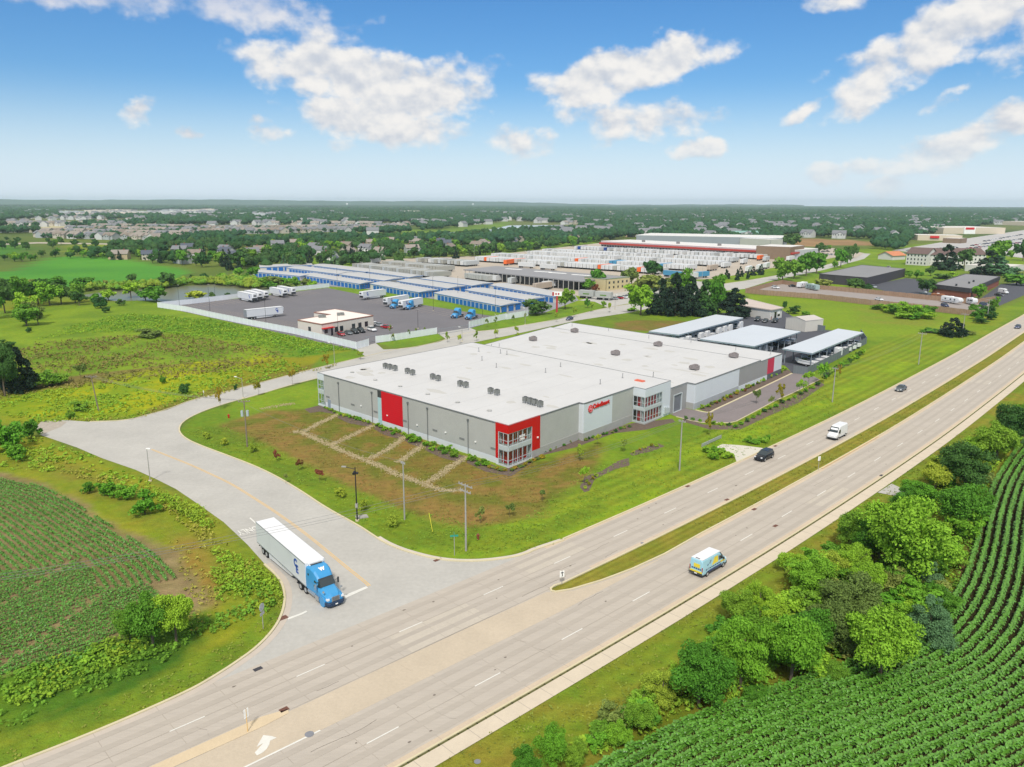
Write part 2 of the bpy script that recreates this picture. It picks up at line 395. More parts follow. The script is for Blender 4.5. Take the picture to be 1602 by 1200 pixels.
paint(PL([(400,563),(540,553),(560,558),(487,576),(400,598),(330,612)]), (136,134,34), (116,124,36), 2, 2, seed=13, s=5, amt=.8)
for q in (FK[3:10], ):
    paint([p+Vector((0, 0, 0)) for p in q]+[p+Vector((-2, 7, 0)) for p in reversed(q)], (104,112,46), (120,108,60), 1, 1, seed=14, s=4, amt=.8)
# far crops on the left
paint(PL([(-300,440),(20,424),(80,402),(180,402),(300,424),(270,440),(120,452),(0,445)]), (66,134,50), (80,150,50), 2, 1, seed=15, s=60)
paint(PL([(-300,395),(0,378),(45,388),(30,400),(-300,415)]), (62,120,42), (74,130,42), 2, 1, seed=16, s=60)
paint(PL([(100,384),(250,378),(240,392),(110,394)]), (124,148,44), (110,138,44), 8, 4, seed=17, s=30)
paint(PL([(600,370),(640,360),(740,352),(800,346),(790,358),(745,362),(640,372)]), (100,140,50), (88,124,48), 20, 9, seed=18, s=80)
paint(PL([(0,318.7),(0,324),(250,322),(300,318.8)]), (96,132,92), (120,140,90), 80, 9, seed=118, s=800)
# south-west corner: verge, weeds, bare headland, soybean field soil
paint(PL([(-700,760),(0,672),(62,682),(160,719),(245,752),(312,793),(350,820),(387,855),(440,908),(447,950),(430,984),(364,1045),(300,1082),(19,1200),(-500,1420),(-1600,1700)]), (110,138,34), (128,142,42), 2, 2, seed=21, s=5)
paint(PL([(100,730),(200,760),(300,830),(380,880),(430,930),(420,960),(345,960),(330,900),(260,840),(150,780),(60,745),(-100,700)]), (128,126,50), (110,134,40), 2, 2, seed=22, s=4)
paint(PL([(270,830),(330,870),(350,930),(330,960),(290,930),(270,880)]), (150,120,62), (130,118,56), 1.5, 1.5, seed=23, s=3, amt=.8)
paint(PL([(-300,722),(0,741),(75,755),(190,828),(282,862),(332,938),(326,952),(245,990),(130,1040),(0,1075),(-400,1180)]), (146,128,98), (124,112,80), 1.2, 1, seed=24, s=3)
SOY = PL([(-420,735),(-60,742),(70,762),(130,795),(190,835),(262,862),(290,905),(225,925),(258,945),(205,985),(120,1030),(0,1060),(-350,1150)])
paint(PL([(0,1060),(150,1010),(260,970),(330,960),(345,975),(290,1040),(180,1100),(60,1140),(-200,1200),(-600,1300)]), (84,126,34), (62,104,32), 1.5, 1.5, seed=25, s=5)
WKV = WKs[:len(WKs)//2+4]
paint(PL([(-900,1560),(-200,1270),(0,1170),(120,1120),(220,1075),(330,1020),(400,980),(425,940),(449,930),(447,955),(434,983),(405,1015),(332,1064),(222,1118),(19,1200),(-800,1560)]), (104,138,40), (90,124,38), 1, 1, seed=26, s=3)
# lawn between side road, main road and the self-storage building
LAWN = EK[:58]+PL([(497,592),(560,578),(800,525),(985,489),(1000,500),(1400,560),(1602,470)])
lawn_poly = PL([(880,845),(760,879),(649,868),(562,824),(437,749),(312,698),(281,675),(300,650),(400,619),(560,577),(800,524),(985,489),(1132,455),(1165,459),(1200,460),(1360,475),(1524,494),(1602,470),(1900,350),(2600,300)])
rdedge = [RP(s, -4.6) for s in (900, 700, 500, 400, 300, 240, 180, 120, 80, 50, 30, 20)]
paint(lawn_poly+rdedge, (112,148,40), (94,132,38), 1, .6, seed=30, s=12)
# mowing stripes parallel to the road
q = np.stack([gx-RO.x, gy-RO.y], 1); s_ = q@np.array(RDIR); t_ = q@np.array(RN)-np.interp(s_, _cs, _ct)
def stripes(poly, per, amt, tcoord=None, ph=0):
    sel = inpoly(gx, gy, [(p[0], p[1]) for p in poly]); v = (tcoord if tcoord is not None else t_)[sel]
    w = np.sin(2*math.pi*(v+ph)/per+vnoise(gx[sel], gy[sel], 12, 3)*.6)
    col[sel] *= (1+amt*w)[:, None]*np.array([1.0, 1.0, .95])
rl = PL([(1050,700),(1180,640),(1240,612),(1300,580),(1352,548),(1460,505),(1590,480)])+[RP(s, -4.7) for s in (300, 200, 150, 100, 60, 30)]+PL([(870,790),(960,735)])
paint(rl, (104,138,38), (120,142,44), 1, 1, seed=33, s=8, amt=.7)
stripes(rl, 2.5, .15)
for k, (px, py, w) in enumerate([(1060,715,20),(1150,690,24),(1270,640,26),(1340,600,26),(1400,575,20),(960,800,26),(880,810,18),(1165,680,22),(1480,545,18)]):
    a, _t = ST(G(px, py)); paint([RP(a-w*.5, _t-2), RP(a+w*.5, _t-1.5), RP(a+w*.45, _t+1.8), RP(a-w*.5, _t+1.6)], (128,164,36), (110,150,36), 2, 1.6, seed=40+k, s=4, amt=.8)
# retention basin: thin brown turf round the rock swales
BAS = PL([(345,664),(420,642),(498,640),(600,665),(700,705),(790,738),(900,705),(950,690),(930,730),(860,790),(800,820),(720,825),(640,800),(560,765),(480,725),(400,690)])
paint(BAS, (132,112,64), (106,110,46), 2.5, 1.5, seed=50, s=3.5, k=1.6)
paint(PL([(350,668),(440,672),(560,735),(700,790),(790,790),(860,800),(740,825),(640,800),(540,755),(440,712),(370,685)]), (142,114,70), (122,112,58), 2, 1.5, seed=51, s=4, amt=.8)
paint(PL([(620,690),(700,712),(770,745),(720,760),(640,735)]), (130,104,60), (112,112,50), 2, 1.5, seed=52, s=3, amt=.6)
stripes(BAS, 1.7, .08, tcoord=gx*.25-gy*.97)
cor = PL([(290,670),(350,702),(437,742),(562,815),(640,850),(760,868),(860,838),(960,795),(930,780),(840,825),(700,830),(560,770),(430,700),(340,665)])
paint(cor, (104,134,38), (90,122,38), 1.5, 1, seed=54, s=6, amt=.8); stripes(cor, 1.9, .10, tcoord=gx*.6+gy*.8)
paint(PL([(860,500),(880,498),(985,492),(1080,505),(1010,518),(960,520)]), (100,134,42), (88,120,40), 1, 1, seed=55, s=8)
paint(PL([(960,505),(1000,500),(1070,502),(1090,508),(1020,518),(965,520)]), (132,104,66), (112,106,52), 4, 2, seed=56, s=6, amt=.85)
# grass strips of the truck yard and its neighbours
gl = (104,146,40)
for pp in ([(592,537),(617,544),(650,542),(687,532),(700,526),(684,522),(640,529)],[(735,513),(750,517),(775,516),(872,500),(950,481),(940,472),(880,482),(792,497)],[(510,450),(560,459),(665,477),(760,492),(790,490),(700,472),(570,452)],
           [(557,547),(600,548),(577,556),(525,569),(487,577),(500,560)],[(560,382),(640,400),(735,395),(800,388),(936,380),(936,374),(800,384),(640,396)],[(720,398),(800,385),(936,380),(936,386),(860,390),(760,401)],
           [(1115,438),(1180,430),(1215,420),(1225,427),(1165,437)],[(1120,446),(1160,441),(1190,446),(1165,457),(1132,455)],[(1345,415),(1420,412),(1500,430),(1480,440),(1420,432)],[(1225,432),(1290,422),(1340,408),(1360,412),(1282,432),(1230,442)],
           [(460,398),(560,410),(560,424),(500,420)]):
    paint(PL(pp), gl, (92,130,42), .8, .6, seed=60, s=10)
paint(PL([(1160,459),(1200,462),(1360,477),(1524,496),(1440,520),(1350,530),(1260,505),(1215,480)]), (112,148,38), (104,140,40), 2, 2, seed=61, s=16)
paint(PL([(1340,480),(1420,490),(1500,500),(1440,512),(1360,505)]), (120,132,56), (104,142,40), 5, 4, seed=62, s=8, amt=.6)
paint(PL([(1230,372),(1360,377),(1372,384),(1240,386)]), (158,128,96), (140,112,84), 6, 3, seed=63, s=20)
# far side of the highway: verge, scrub floor
ver = [RP(s, 19.7) for s in (-200, -60, 0, 40, 80, 120, 200, 300, 420)]+[RP(s, 29) for s in (420, 300, 200, 120, 80, 40, 0, -60, -200)]
paint(ver, (102,132,40), (122,128,50), .5, .5, seed=70, s=6); stripes(ver, 2.1, .10)
mdp = strip(4.4, 8.2, 30, 420)
paint(mdp, (108,124,44), (124,130,54), .3, .3, seed=75, s=5); stripes(mdp, 1.25, .16)
scr = [RP(s, 26.5) for s in (-200, -60, 0, 40, 80, 120, 200, 300, 420)]+[RP(s, 62) for s in (420, 300, 200, 120, 80, 40, 0, -60, -200)]
paint(scr, (96,118,34), (112,122,44), 1.5, 1.5, seed=71, s=5)
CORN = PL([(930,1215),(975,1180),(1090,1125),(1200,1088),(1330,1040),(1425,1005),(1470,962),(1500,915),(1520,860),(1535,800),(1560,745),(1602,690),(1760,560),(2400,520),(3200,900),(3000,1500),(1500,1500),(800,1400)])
paint(CORN, (58,54,32), (50,46,28), .8, .6, seed=72, s=4)  # maize soil darkened, putting the shade between rows into its colour
paint(PL([(1500,790),(1540,770),(1530,850),(1512,905),(1495,900),(1510,850)]), (104,82,56), (92,88,46), .8, .8, seed=73, s=3)
gz = np.zeros_like(gx)
hmask = (dist > 1.0)
GM = M('ground_cover', (1, 1, 1), .95, .20, .75, attr='Col', fine=.34, bump=1.0, bscale=2.6, spec=.1, hue=.014)
nx, ny = len(ax), len(ay); ii = np.arange(nx*ny).reshape(ny, nx)
F = np.stack([ii[:-1, :-1].ravel(), ii[:-1, 1:].ravel(), ii[1:, 1:].ravel(), ii[1:, :-1].ravel()], 1)
g_ = ob('ground', npmesh('ground', np.stack([gx, gy, gz], 1), F, GM, attr=col)); g_['kind'] = 'structure'
# ---------------------------------------------------------------- paved surfaces
CONC = M('road_concrete', lin((178,170,159)), .85, .07, .12, fine=.05, bump=.15, stretch=(-R(45.6), .35, 3.0))
CONC2 = M('side_road_concrete', lin((176,174,168)), .85, .10, .12, fine=.06, bump=.15)
TANC = M('tan_concrete', lin((194,178,156)), .85, .07, .25, fine=.05, bump=.15)
WALKM = M('sidewalk_concrete', lin((200,188,168)), .85, .06, .5, fine=.05)
KERBM = M('kerb_concrete', lin((200,190,158)), .85, .08, .5)
ASPH = M('yard_asphalt', lin((110,108,112)), .9, .09, .06, fine=.06, bump=.2)
ASPH2 = M('drive_asphalt', lin((128,120,120)), .9, .07, .2, fine=.06, bump=.2)
ASPHD = M('dark_asphalt', lin((78,80,88)), .9, .08, .2, fine=.06)
ASPHL = M('pale_paving', lin((176,166,152)), .9, .09, .03, fine=.05)
GRAV = M('gravel', lin((168,160,148)), .95, .16, .8, fine=.25, bump=.5)
JOINT = M('joint_sealant', lin((160,152,141)), .9, .15, .5)
LINEW = M('white_line_paint', lin((242,242,238)), .6, .06, 2.0)
LINEY = M('yellow_line_paint', lin((218,182,120)), .7, .1, 1.0)
# highway carriageways; median gap is ground
NS, _ = ST(G(860, 921))
sheet_strip('highway', -4.6, 4.4, -400, 900, .020, CONC); sheet_strip('highway', 8.2, 17.5, 58, 900, .020, CONC)
tri_sheet('highway', [[RP(s, 4.4) for s in (-400, -200, -100, -50, 0, NS)]+PL([(863,926),(895,923),(942,909),(990,891),(1041,867.5)])+[RP(58, 8.2), RP(58, 17.5)]+[RP(s, 17.5) for s in (20, 0, -50, -100, -200, -400)]], .020, CONC)
tri_sheet('turn_lane', [[RP(-12, 5.0), RP(-3, 4.6), RP(8, 4.5), RP(20, 4.5), RP(NS-1, 4.7)]+PL([(895,925),(942,911),(990,893)])+[RP(50, 8.9), RP(30, 9.1), RP(0, 9.0), RP(-120, 9.0), RP(-120, 5.0)]], .026, M('turn_lane_concrete', lin((188,175,155)), .85, .08, .2, fine=.05, bump=.15))
sheet_strip('gutter_pan', -4.6, -3.9, 40, 700, .028, TANC); sheet_strip('gutter_pan', 3.75, 4.4, 40, 700, .028, TANC); sheet_strip('gutter_pan', 8.2, 8.85, 58, 700, .028, TANC); sheet_strip('gutter_pan', 16.85, 17.5, -300, 700, .028, TANC)
sheet_strip('sidewalk', 17.95, 19.75, -300, 700, .06, WALKM)
kerb('kerb', [RP(s, 17.5) for s in range(-300, 700, 8)], side=-1, w=.2)
# median: kerbs round the grass nose
medn = [RP(s, 4.4) for s in range(700, int(NS)+6, -8)]+PL([(879,912),(866,916),(860,921),(861,925),(870,927),(895,923),(942,909),(990,891),(1041,867.5)])+[RP(s, 8.2) for s in range(60, 700, 8)]
kerb('kerb', medn, side=1, w=.25)
paint_med = None
# upper kerb from the corner eastwards
upk = [RP(s, -4.6) for s in range(700, 38, -8)]
kerb('kerb', upk+EK[:-14], side=-1 if False else 1, w=.28)
kerb('kerb', WKs, side=-1 if False else 1, w=.28, mat=KERBM) if False else None
wkx = ext([WKs[0]], 0, 0); wkb = [RP(s, -4.9) for s in (-300, -200, -100, -60, -40)]
kerb('kerb', wkb+WKs[:int(len(WKs)*.55)], side=1, w=.28)
kerb('kerb', FKs, side=1, w=.2)
side_poly = [RP(44, -4.55)]+EK+list(reversed(FK))+list(reversed(GT))+list(reversed(WK))+[RP(-40, -4.9), RP(-300, -4.9), RP(-300, -3.8), RP(-20, -3.8), RP(10, -3.6), RP(44, -3.8)]
tri_sheet('side_road', [side_poly], .012, CONC2)
tri_sheet('gravel_pad', [PL([(56,669),(64,660),(85,657),(105,660),(95,668),(75,676),(64,681)])], .018, GRAV)
# gutter band of the corner
def band(name, pts, w0, w1, z, mat):
    mb = MB(); P = [Vector((p[0], p[1])) for p in pts]; n = len(P); L = []; Q = []
    for i in range(n):
        d = (P[min(n-1, i+1)]-P[max(0, i-1)]).normalized(); r = Vector((d.y, -d.x)); L.append(P[i]+r*w0); Q.append(P[i]+r*w1)
    for i in range(n-1): mb.quad((*Q[i], z), (*Q[i+1], z), (*L[i+1], z), (*L[i], z))
    o = mb.obj(name, mat); o['kind'] = 'structure'; return o
band('gutter_pan', WKs[:int(len(WKs)*.55)], .02, .75, .024, M('corner_gutter', lin((186,176,164)), .85, .08, .5))
band('gutter_pan', EK[:45], .02, .55, .024, M('corner_gutter2', lin((196,188,176)), .85, .08, .5))
# slab joints
jm = MB()
for t in (-.02, 4.42, 13.35):
    for a in range(-200, 420, 6):
        if t == 4.42 and a > NS-2: continue
        jm.quad(RP(a, t+.04, .030), RP(a+6, t+.04, .030), RP(a+6, t-.04, .030), RP(a, t-.04, .030))
for a in np.arange(-100, 300, 5.5):
    for (t0, t1) in ((-4.6, 4.4), (8.3, 17.5)):
        if t0 > 5 and a < 60: t0 = 9.0
        jm.quad(RP(a-.02, t1, .029), RP(a+.02, t1, .029), RP(a+.02, t0, .029), RP(a-.02, t0, .029))
jm.obj('pavement_joints', JOINT)['kind'] = 'structure'
jw = MB()
for a in np.arange(-60, 300, 3.05): jw.quad(RP(a-.025, 19.75, .064), RP(a+.025, 19.75, .064), RP(a+.025, 17.95, .064), RP(a-.025, 17.95, .064))
jw.obj('sidewalk_joints', JOINT)['kind'] = 'structure'
wd = MB()
for a in np.arange(-60, 330, 1.1):
    w = .05+.07*abs(vnoise(np.array([a]), np.array([3.]), 3)[0]); wd.flat([RP(a, 17.7-w), RP(a+1.2, 17.7-w*1.2), RP(a+1.2, 17.93), RP(a, 17.93)], .04)
wd.obj('verge_weeds', M('weed_dark', lin((92,92,54)), .95, .4, 1.5))['kind'] = 'stuff'
# tan raised median south-west of the junction
tri_sheet('concrete_median', [[RP(-300, 3.4), RP(-60, 3.4), RP(-20, 3.5), RP(-5.5, 3.6), RP(-3.2, 4.2), RP(-3.4, 4.8), RP(-6, 5.0), RP(-14, 4.9), RP(-60, 4.9), RP(-300, 4.9)]], .05, M('median_tan', lin((202,184,154)), .85, .07, .4, fine=.05))
tri_sheet('sidewalk', [PL([(1373,771),(1395,757),(1412,765),(1432,780),(1440,790),(1420,788),(1400,776)])], .05, CONC2)
tri_sheet('access_apron', [PL([(1120,700),(1130,695),(1160,697),(1192,701),(1196,703),(1176,712),(1160,722),(1152,722),(1148,710),(1136,706)])], .045, M('apron_concrete', lin((200,196,184)), .85, .06, .5))
# lots
tri_sheet('truck_yard', [YARD], .03, ASPH)
tri_sheet('yard_entrance', [PL([(557,545),(588,537),(600,547),(640,545),(575,560),(565,553)])], .04, ASPHD if False else CONC2)
tri_sheet('yard_entrance', [PL([(684,521),(735,513),(748,518),(760,518),(700,533),(694,528)])], .045, CONC2)
tri_sheet('drive', [PL([(1049.6,648.6),(1068,639),(1072,638.6),(1086,641.7),(1108,645.4),(1119,642),(1185,611),(1240,584.6),(1248,574),(1282,594),(1240,615),(1212.6,627),(1152,659),(1141,661.7),(1097,661),(1078,657.5),(1058.5,652)])], .03, ASPH2)
kerb('kerb', PL([(1240,584.6),(1185,611),(1119,642),(1114,645),(1108,646),(1098,645),(1087,642)]), side=-1, w=.45)
kerb('kerb', PL([(1282,594),(1240,615),(1212.6,627),(1152,659),(1141,661.7),(1097,661),(1078,657.5),(1058.5,652)]), side=1, w=.2)
tri_sheet('storage_compound', [PL([(1000,524),(1130,490),(1192,487),(1290,516),(1345,522),(1356,533),(1264,586),(1240,584),(1228,572),(1100,556)])], .025, ASPHD)
tri_sheet('storage_court', [PL([(390,428),(480,412),(640,430),(900,462),(905,470),(850,490),(800,492),(790,488),(700,471),(570,452),(515,448),(400,440)])], .02, M('court_asphalt', lin((140,142,146)), .9, .08, .1))
tri_sheet('freight_yard', [PL([(545,418),(600,406),(700,402),(760,400),(850,390),(940,380),(1260,402),(1310,402),(1255,413),(1210,419),(1120,436),(1040,440),(1080,446),(1000,458),(985,466),(940,472),(900,462),(700,436),(600,425)])], .03, ASPHL)
tri_sheet('office_lot', [PL([(905,470),(940,462),(1010,452),(1090,440),(1132,444),(1000,472),(950,481),(930,472)])], .05, CONC2)
tri_sheet('fenced_lot', [PL([(1166,456),(1224,443),(1279,451),(1441,466),(1523,474),(1560,470),(1524,492),(1361,473.5),(1200,459)])], .03, M('lot_gravel', lin((150,142,138)), .95, .1, .15, fine=.08))
tri_sheet('court', [PL([(1357,447),(1417,435),(1460,440),(1450,462),(1400,460)])], .05, ASPHD); tri_sheet('court', [PL([(1530,470),(1565,445),(1620,440),(1700,440),(1602,462),(1560,480)])], .05, ASPHD)
tri_sheet('shop_lot', [PL([(1395,392),(1480,378),(1602,360),(1700,352),(1800,380),(1602,404),(1540,396),(1440,396)])], .12, M('shop_lot_paving', lin((176,174,172)), .9, .08, .02))
tri_sheet('shop_lot', [PL([(1225,390),(1300,388),(1352,396),(1340,404),(1260,402)])], .1, ASPHL)
tri_sheet('service_court', [PL([(1150,488),(1180,478),(1225,486),(1255,504),(1200,507)])], .05, ASPHD)
# far street on the left, ponds and lake
tri_sheet('street', [PL([(-200,391),(60,381),(180,383),(200,381.6),(60,379),(-200,388)])], .1, ASPHL)
WAT = M('pond_water', lin((112,114,88)), .3, .1, .05, spec=.6, bump=.03, bscale=1.5)
tri_sheet('pond', [PL([(125,462),(180,454),(262,450),(330,444),(395,448),(430,452),(400,462),(300,472),(262,474),(245,470),(180,471)])], .03, WAT)
tri_sheet('lake', [PL([(652,371),(700,364),(770,359),(795,353),(850,352),(895,354),(902,357),(870,360),(800,364),(740,370),(690,375)])], .3, M('lake_water', lin((172,182,184)), .12, .05, .02, spec=.6))
tri_sheet('pale_field', [PL([(40,352),(120,350),(110,356),(60,358)])], .4, M('straw', lin((176,168,130)), .9, .1, .02))
pk = MB(); PKM = M('stall_line', lin((168,150,132)), .8, .2, .6)
def stalls(a, b, d0, d1, n, L=15.0):
    A_, B_ = G(*a), G(*b); d = (G(*d1)-G(*d0)).normalized(); q = (B_-A_).normalized()*.09
    for k in range(n): p = A_.lerp(B_, k/(n-1)); pk.flat([p-q, p+q, p+q+d*L, p-q+d*L], .036)
stalls((285,487.5), (462,521), (385,500.5), (440,494.5), 34); stalls((598,467), (752,494), (663,478), (622,486.5), 22); stalls((275,478.5), (480,455.5), (375,468.5), (400,474), 26)
pk.obj('stall_lines', PKM)['kind'] = 'structure'
# ---------------------------------------------------------------- painted markings
mk = MB()
for i in range(-8, 40):
    a = 12.45*i
    if i not in (): mk.quad(RP(a, .07, .034), RP(a+3.2, .07, .034), RP(a+3.2, -.07, .034), RP(a, -.07, .034))
    mk.quad(RP(a-.6, 13.42, .034), RP(a+2.8, 13.42, .034), RP(a+2.8, 13.28, .034), RP(a-.6, 13.28, .034))
mk.quad(RP(-60, 8.95, .036), RP(-2.6, 9.08, .036), RP(-2.6, 8.88, .036), RP(-60, 8.75, .036))
# turn arrow
def mark_poly(mb, pts, z=.038): mb.flat(PL(pts), z)
mark_poly(mk, [(398.5,1178),(402,1182.5),(410,1178.5),(417,1172.5),(421.5,1165),(422.5,1159.5),(433,1154.5),(425,1152),(412,1150.5),(401.5,1169),(412,1163)])
mark_poly(mk, [(450,967),(470,960),(479,955.5),(481,957.5),(472,962),(451,970)])
mark_poly(mk, [(538,932),(573,917.5),(576,920),(541,936)])
mark_poly(mk, [(390,811),(392,810),(403,820),(401,821)])
mk.obj('lane_markings', M('lane_paint', lin((214,213,206)), .7, .08, 2.0, fine=.1))['kind'] = 'structure'
yl = MB(); ym = PL([(237,703),(262,713),(300,728),(330,742),(362,757),(400,781),(425,797),(465,825),(503,855),(540,886),(568,908),(578,917)])
ym = smooth_pl(ym, 2)
for k in range(len(ym)-1):
    a, b = ym[k], ym[k+1]; d = (b-a).normalized(); n_ = Vector((-d.y, d.x, 0))
    for o_ in (-.2, .08): yl.flat([a+n_*o_, b+n_*o_, b+n_*(o_+.13), a+n_*(o_+.13)], .03)
for a in range(100, 128, 2): yl.quad(RP(a, 8.34, .136), RP(a+2, 8.34, .136), RP(a+2, 8.2, .136), RP(a, 8.2, .136))
yl.obj('centre_line', LINEY)['kind'] = 'structure'
def text_mesh(txt, size, mat, name, extrude=0.0, bold=0.0):
    c = bpy.data.curves.new(name, 'FONT'); c.body = txt; c.size = size; c.extrude = extrude; c.offset = bold; c.align_x = 'CENTER'; c.align_y = 'CENTER'; c.resolution_u = 3
    o = bpy.data.objects.new(name, c); COL.objects.link(o); dg = bpy.context.evaluated_depsgraph_get()
    me = bpy.data.meshes.new_from_object(o.evaluated_get(dg)); bpy.data.objects.remove(o); bpy.data.curves.remove(c)
    me.name = name; me.materials.clear(); me.materials.append(mat); return me
# ONLY, painted for traffic coming down the side road
p = G(388, 830); d = (G(402, 843)-G(350, 800)).normalized()
o = ob('word_marking', text_mesh('ONLY', 1.0, MATS['lane_paint'], 'word_marking', bold=.02)); o['kind'] = 'structure'
o.matrix_world = Matrix.Translation((p.x, p.y, .036)) @ Matrix(((-d.y*-1, -d.x*-1, 0, 0), (d.x*-1, -d.y*-1, 0, 0), (0, 0, 1, 0), (0, 0, 0, 1))) @ Matrix.Diagonal((1.15, 2.6, 1, 1))
# ---------------------------------------------------------------- self-storage building (local axes a: along the long grey front, b: along the right-hand side)
BB = Vector((-.614, 134.11)); BU = Vector((-.71322, .70094)); BV = Vector((.70094, .71322))
def BP(a, b, z=0.0):
    u = a+.083*b+.0007*a*b; v = b+.00045*a*b; p = BB+BU*u+BV*v; return Vector((p.x, p.y, z))
def bpr(mb, ab, z0, z1): return mb.prism([BP(*q) for q in ab], z0, z1)
def bbox(mb, a0, a1, b0, b1, z0, z1): return bpr(mb, [(a0, b0), (a1, b0), (a1, b1), (a0, b1)], z0, z1)
CMU = M('grey_block', lin((174,175,170)), .85, .05, .4, fine=.07, zl=[('z', .2, .10), ('h', .55, .08)])
CMUL = M('pale_block', lin((206,211,215)), .85, .04, .4, zl=[('z', .4, .05)])
METW = M('white_panel', lin((208,214,220)), .55, .03, .3, zl=[('h', .42, .05)])
METG = M('grey_panel', lin((150,150,150)), .55, .04, .3, zl=[('h', .42, .06)])
CONB = M('concrete_base', lin((164,164,160)), .85, .08, .5, zl=[('z', .4, .06)])
REDP = M('red_panel', lin((204,8,34)), .45, .04, .3, zl=[('z', .45, .10)])
REDC = M('red_composite', lin((196,10,16)), .45, .04, .5)
REDK = M('crimson_panel', lin((196,44,78)), .5, .04, .5, zl=[('h', .4, .06)])
ROOFW = M('white_roof', lin((198,198,197)), .6, .05, .12, fine=.02, zl=None)
TRIM = M('grey_trim', lin((120,124,126)), .5, .05, 1)
FRAMEW = M('aluminium_frame', lin((196,204,206)), .4, .03, 1, metal=.2)
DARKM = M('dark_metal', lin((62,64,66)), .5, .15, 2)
MIDM = M('weathered_metal', lin((132,126,124)), .55, .2, 2, metal=.3)
FLOORM = M('floor_slab', lin((168,172,170)), .8, .06, 1)
SIGNR = M('sign_red', lin((206,14,20)), .4, .02, 1)
SHUT = M('red_shutter', lin((176,24,32)), .5, .08, 1, zl=[('z', .18, .2)])
GSHUT = M('grey_shutter', lin((112,116,122)), .5, .06, 1, zl=[('z', .3, .25)])
def glass_mat(name, tint, k=.45):
    m = bpy.data.materials.new(name); m.use_nodes = True; t = m.node_tree; t.nodes.clear()
    o = t.nodes.new('ShaderNodeOutputMaterial'); gl = t.nodes.new('ShaderNodeBsdfGlossy'); tr = t.nodes.new('ShaderNodeBsdfTransparent')
    gl.inputs['Roughness'].default_value = .05; gl.inputs['Color'].default_value = (.75, .8, .85, 1); tr.inputs['Color'].default_value = (*tint, 1)
    ms = t.nodes.new('ShaderNodeMixShader'); ms.inputs[0].default_value = 1-k; t.links.new(gl.outputs[0], ms.inputs[2]); t.links.new(tr.outputs[0], ms.inputs[1])
    ms.inputs[0].default_value = 1-k; t.links.new(ms.outputs[0], o.inputs[0]); return m
GLS = glass_mat('storefront_glass', (.86, .90, .90), .90)
DGL = M('dark_glass', (.02, .028, .034), .1, .1, 1, spec=.7)
SB = thing('self_storage_building', 'large white-roofed two-storey storage building with red corner panels and grey block walls', 'building', BP(0, 0))
def bpart(name, mb, mat, parent=None, smooth=False):
    o = mb.obj(name, mat, parent or SB, smooth)
    if parent is None or parent is SB: o.matrix_parent_inverse = SB.matrix_basis.inverted()
    return o
ZR, Z2, Z3 = 7.85, 6.2, 5.62
# roofs with a low parapet edge
fr = [(62.9, 0), (60.9, 51.8), (-4.2, 51.8), (-4.2, 40.8), (-1.2, 40.8), (-1.2, 21.9), (0, 21.9), (0, 0)]
b2 = [(61.2, 51.9), (66.9, 109.3), (-6.7, 111.2), (-6.7, 96.4), (-6.6, 59.3), (-4.5, 59.3), (-4.5, 51.9)]
def roofpart(poly, z, name='roof'):
    mb = MB(); bpr(mb, poly, z-.35, z-.06); o = bpart(name, mb, ROOFW)
    e = MB(); n = len(poly)
    P = [BP(*q) for q in poly]; ar = sum(P[i].x*P[(i+1) % n].y-P[(i+1) % n].x*P[i].y for i in range(n))
    for i in range(n):
        A_, B_ = (P[i], P[(i+1) % n]) if ar > 0 else (P[(i+1) % n], P[i])
        e.wall(A_, B_, z-.2, z, off=.06, th=.16)
    bpart('roof_edge', e, TRIM, o).matrix_parent_inverse = Matrix()
    return o
roofpart(fr, ZR)
roofpart([(61.2, 51.9), (65.3, 95.2), (-6.7, 96.3), (-6.6, 59.3), (-4.5, 59.3), (-4.5, 51.9)], Z2)
roofpart([(65.3, 95.3), (66.9, 109.3), (-6.7, 111.2), (-6.7, 96.4)], Z2-.35)
def wseg(a0, b0, a1, b1, z0, z1, mat, name, t=.3, o=0.0):
    """wall slab between two plan points, outer face there (inside is to the left going a0b0->a1b1 as seen ... thickness t inward)"""
    mb = MB(); A_ = BP(a0, b0); B_ = BP(a1, b1); mb.wall(A_, B_, z0, z1, off=o, th=t); return bpart(name, mb, mat)
# long left front, outside is to the right when walking from high a to low a
ztop = ZR-.2
wseg(60.3, 0, 39.4, 0, 1.25, ztop, CMU, 'block_wall'); wseg(30.8, 0, 3.25, 0, 1.25, ztop, CMU, 'block_wall')
wseg(60.0, 0, 39.4, 0, -.3, 1.25, CMUL, 'base_wall', o=.04, t=.3); wseg(38.0, 0, 2.6, 0, -.3, 1.2, CMUL, 'base_wall', o=.04, t=.3)
wseg(38.0, 0, 30.8, 0, 1.2, ztop, REDP, 'metal_panel', o=.08)
wseg(39.4, 0, 38.0, 0, 6.1, ztop, DARKM, 'metal_panel', o=.03)
gl_pale = M('pale_glass', lin((172,204,208)), .2, .04, .6, spec=.6)
wseg(39.4, 0, 38.0, 0, -.1, 6.1, gl_pale, 'glass_strip', o=.02)
for b0, b1 in ((-.02, 51.8),): 
    mb = MB(); mb.wall(BP(60.9, 51.8), BP(62.9, 3.0), -.3, ztop, off=0, th=.3); bpart('back_wall', mb, METW)
mb = MB(); mb.wall(BP(66.9, 109.3), BP(61.2, 51.9), -.3, Z2-.55, off=0, th=.3); bpart('back_wall', mb, METW)
mb = MB(); mb.wall(BP(-6.7, 111.2), BP(66.9, 109.3), -.3, Z2-.56, off=0, th=.3); bpart('end_wall', mb, METW)
mb = MB(); mb.wall(BP(-4.2, 51.85), BP(60.9, 51.85), Z2-.3, ztop, off=0, th=.2); bpart('step_wall', mb, METW)
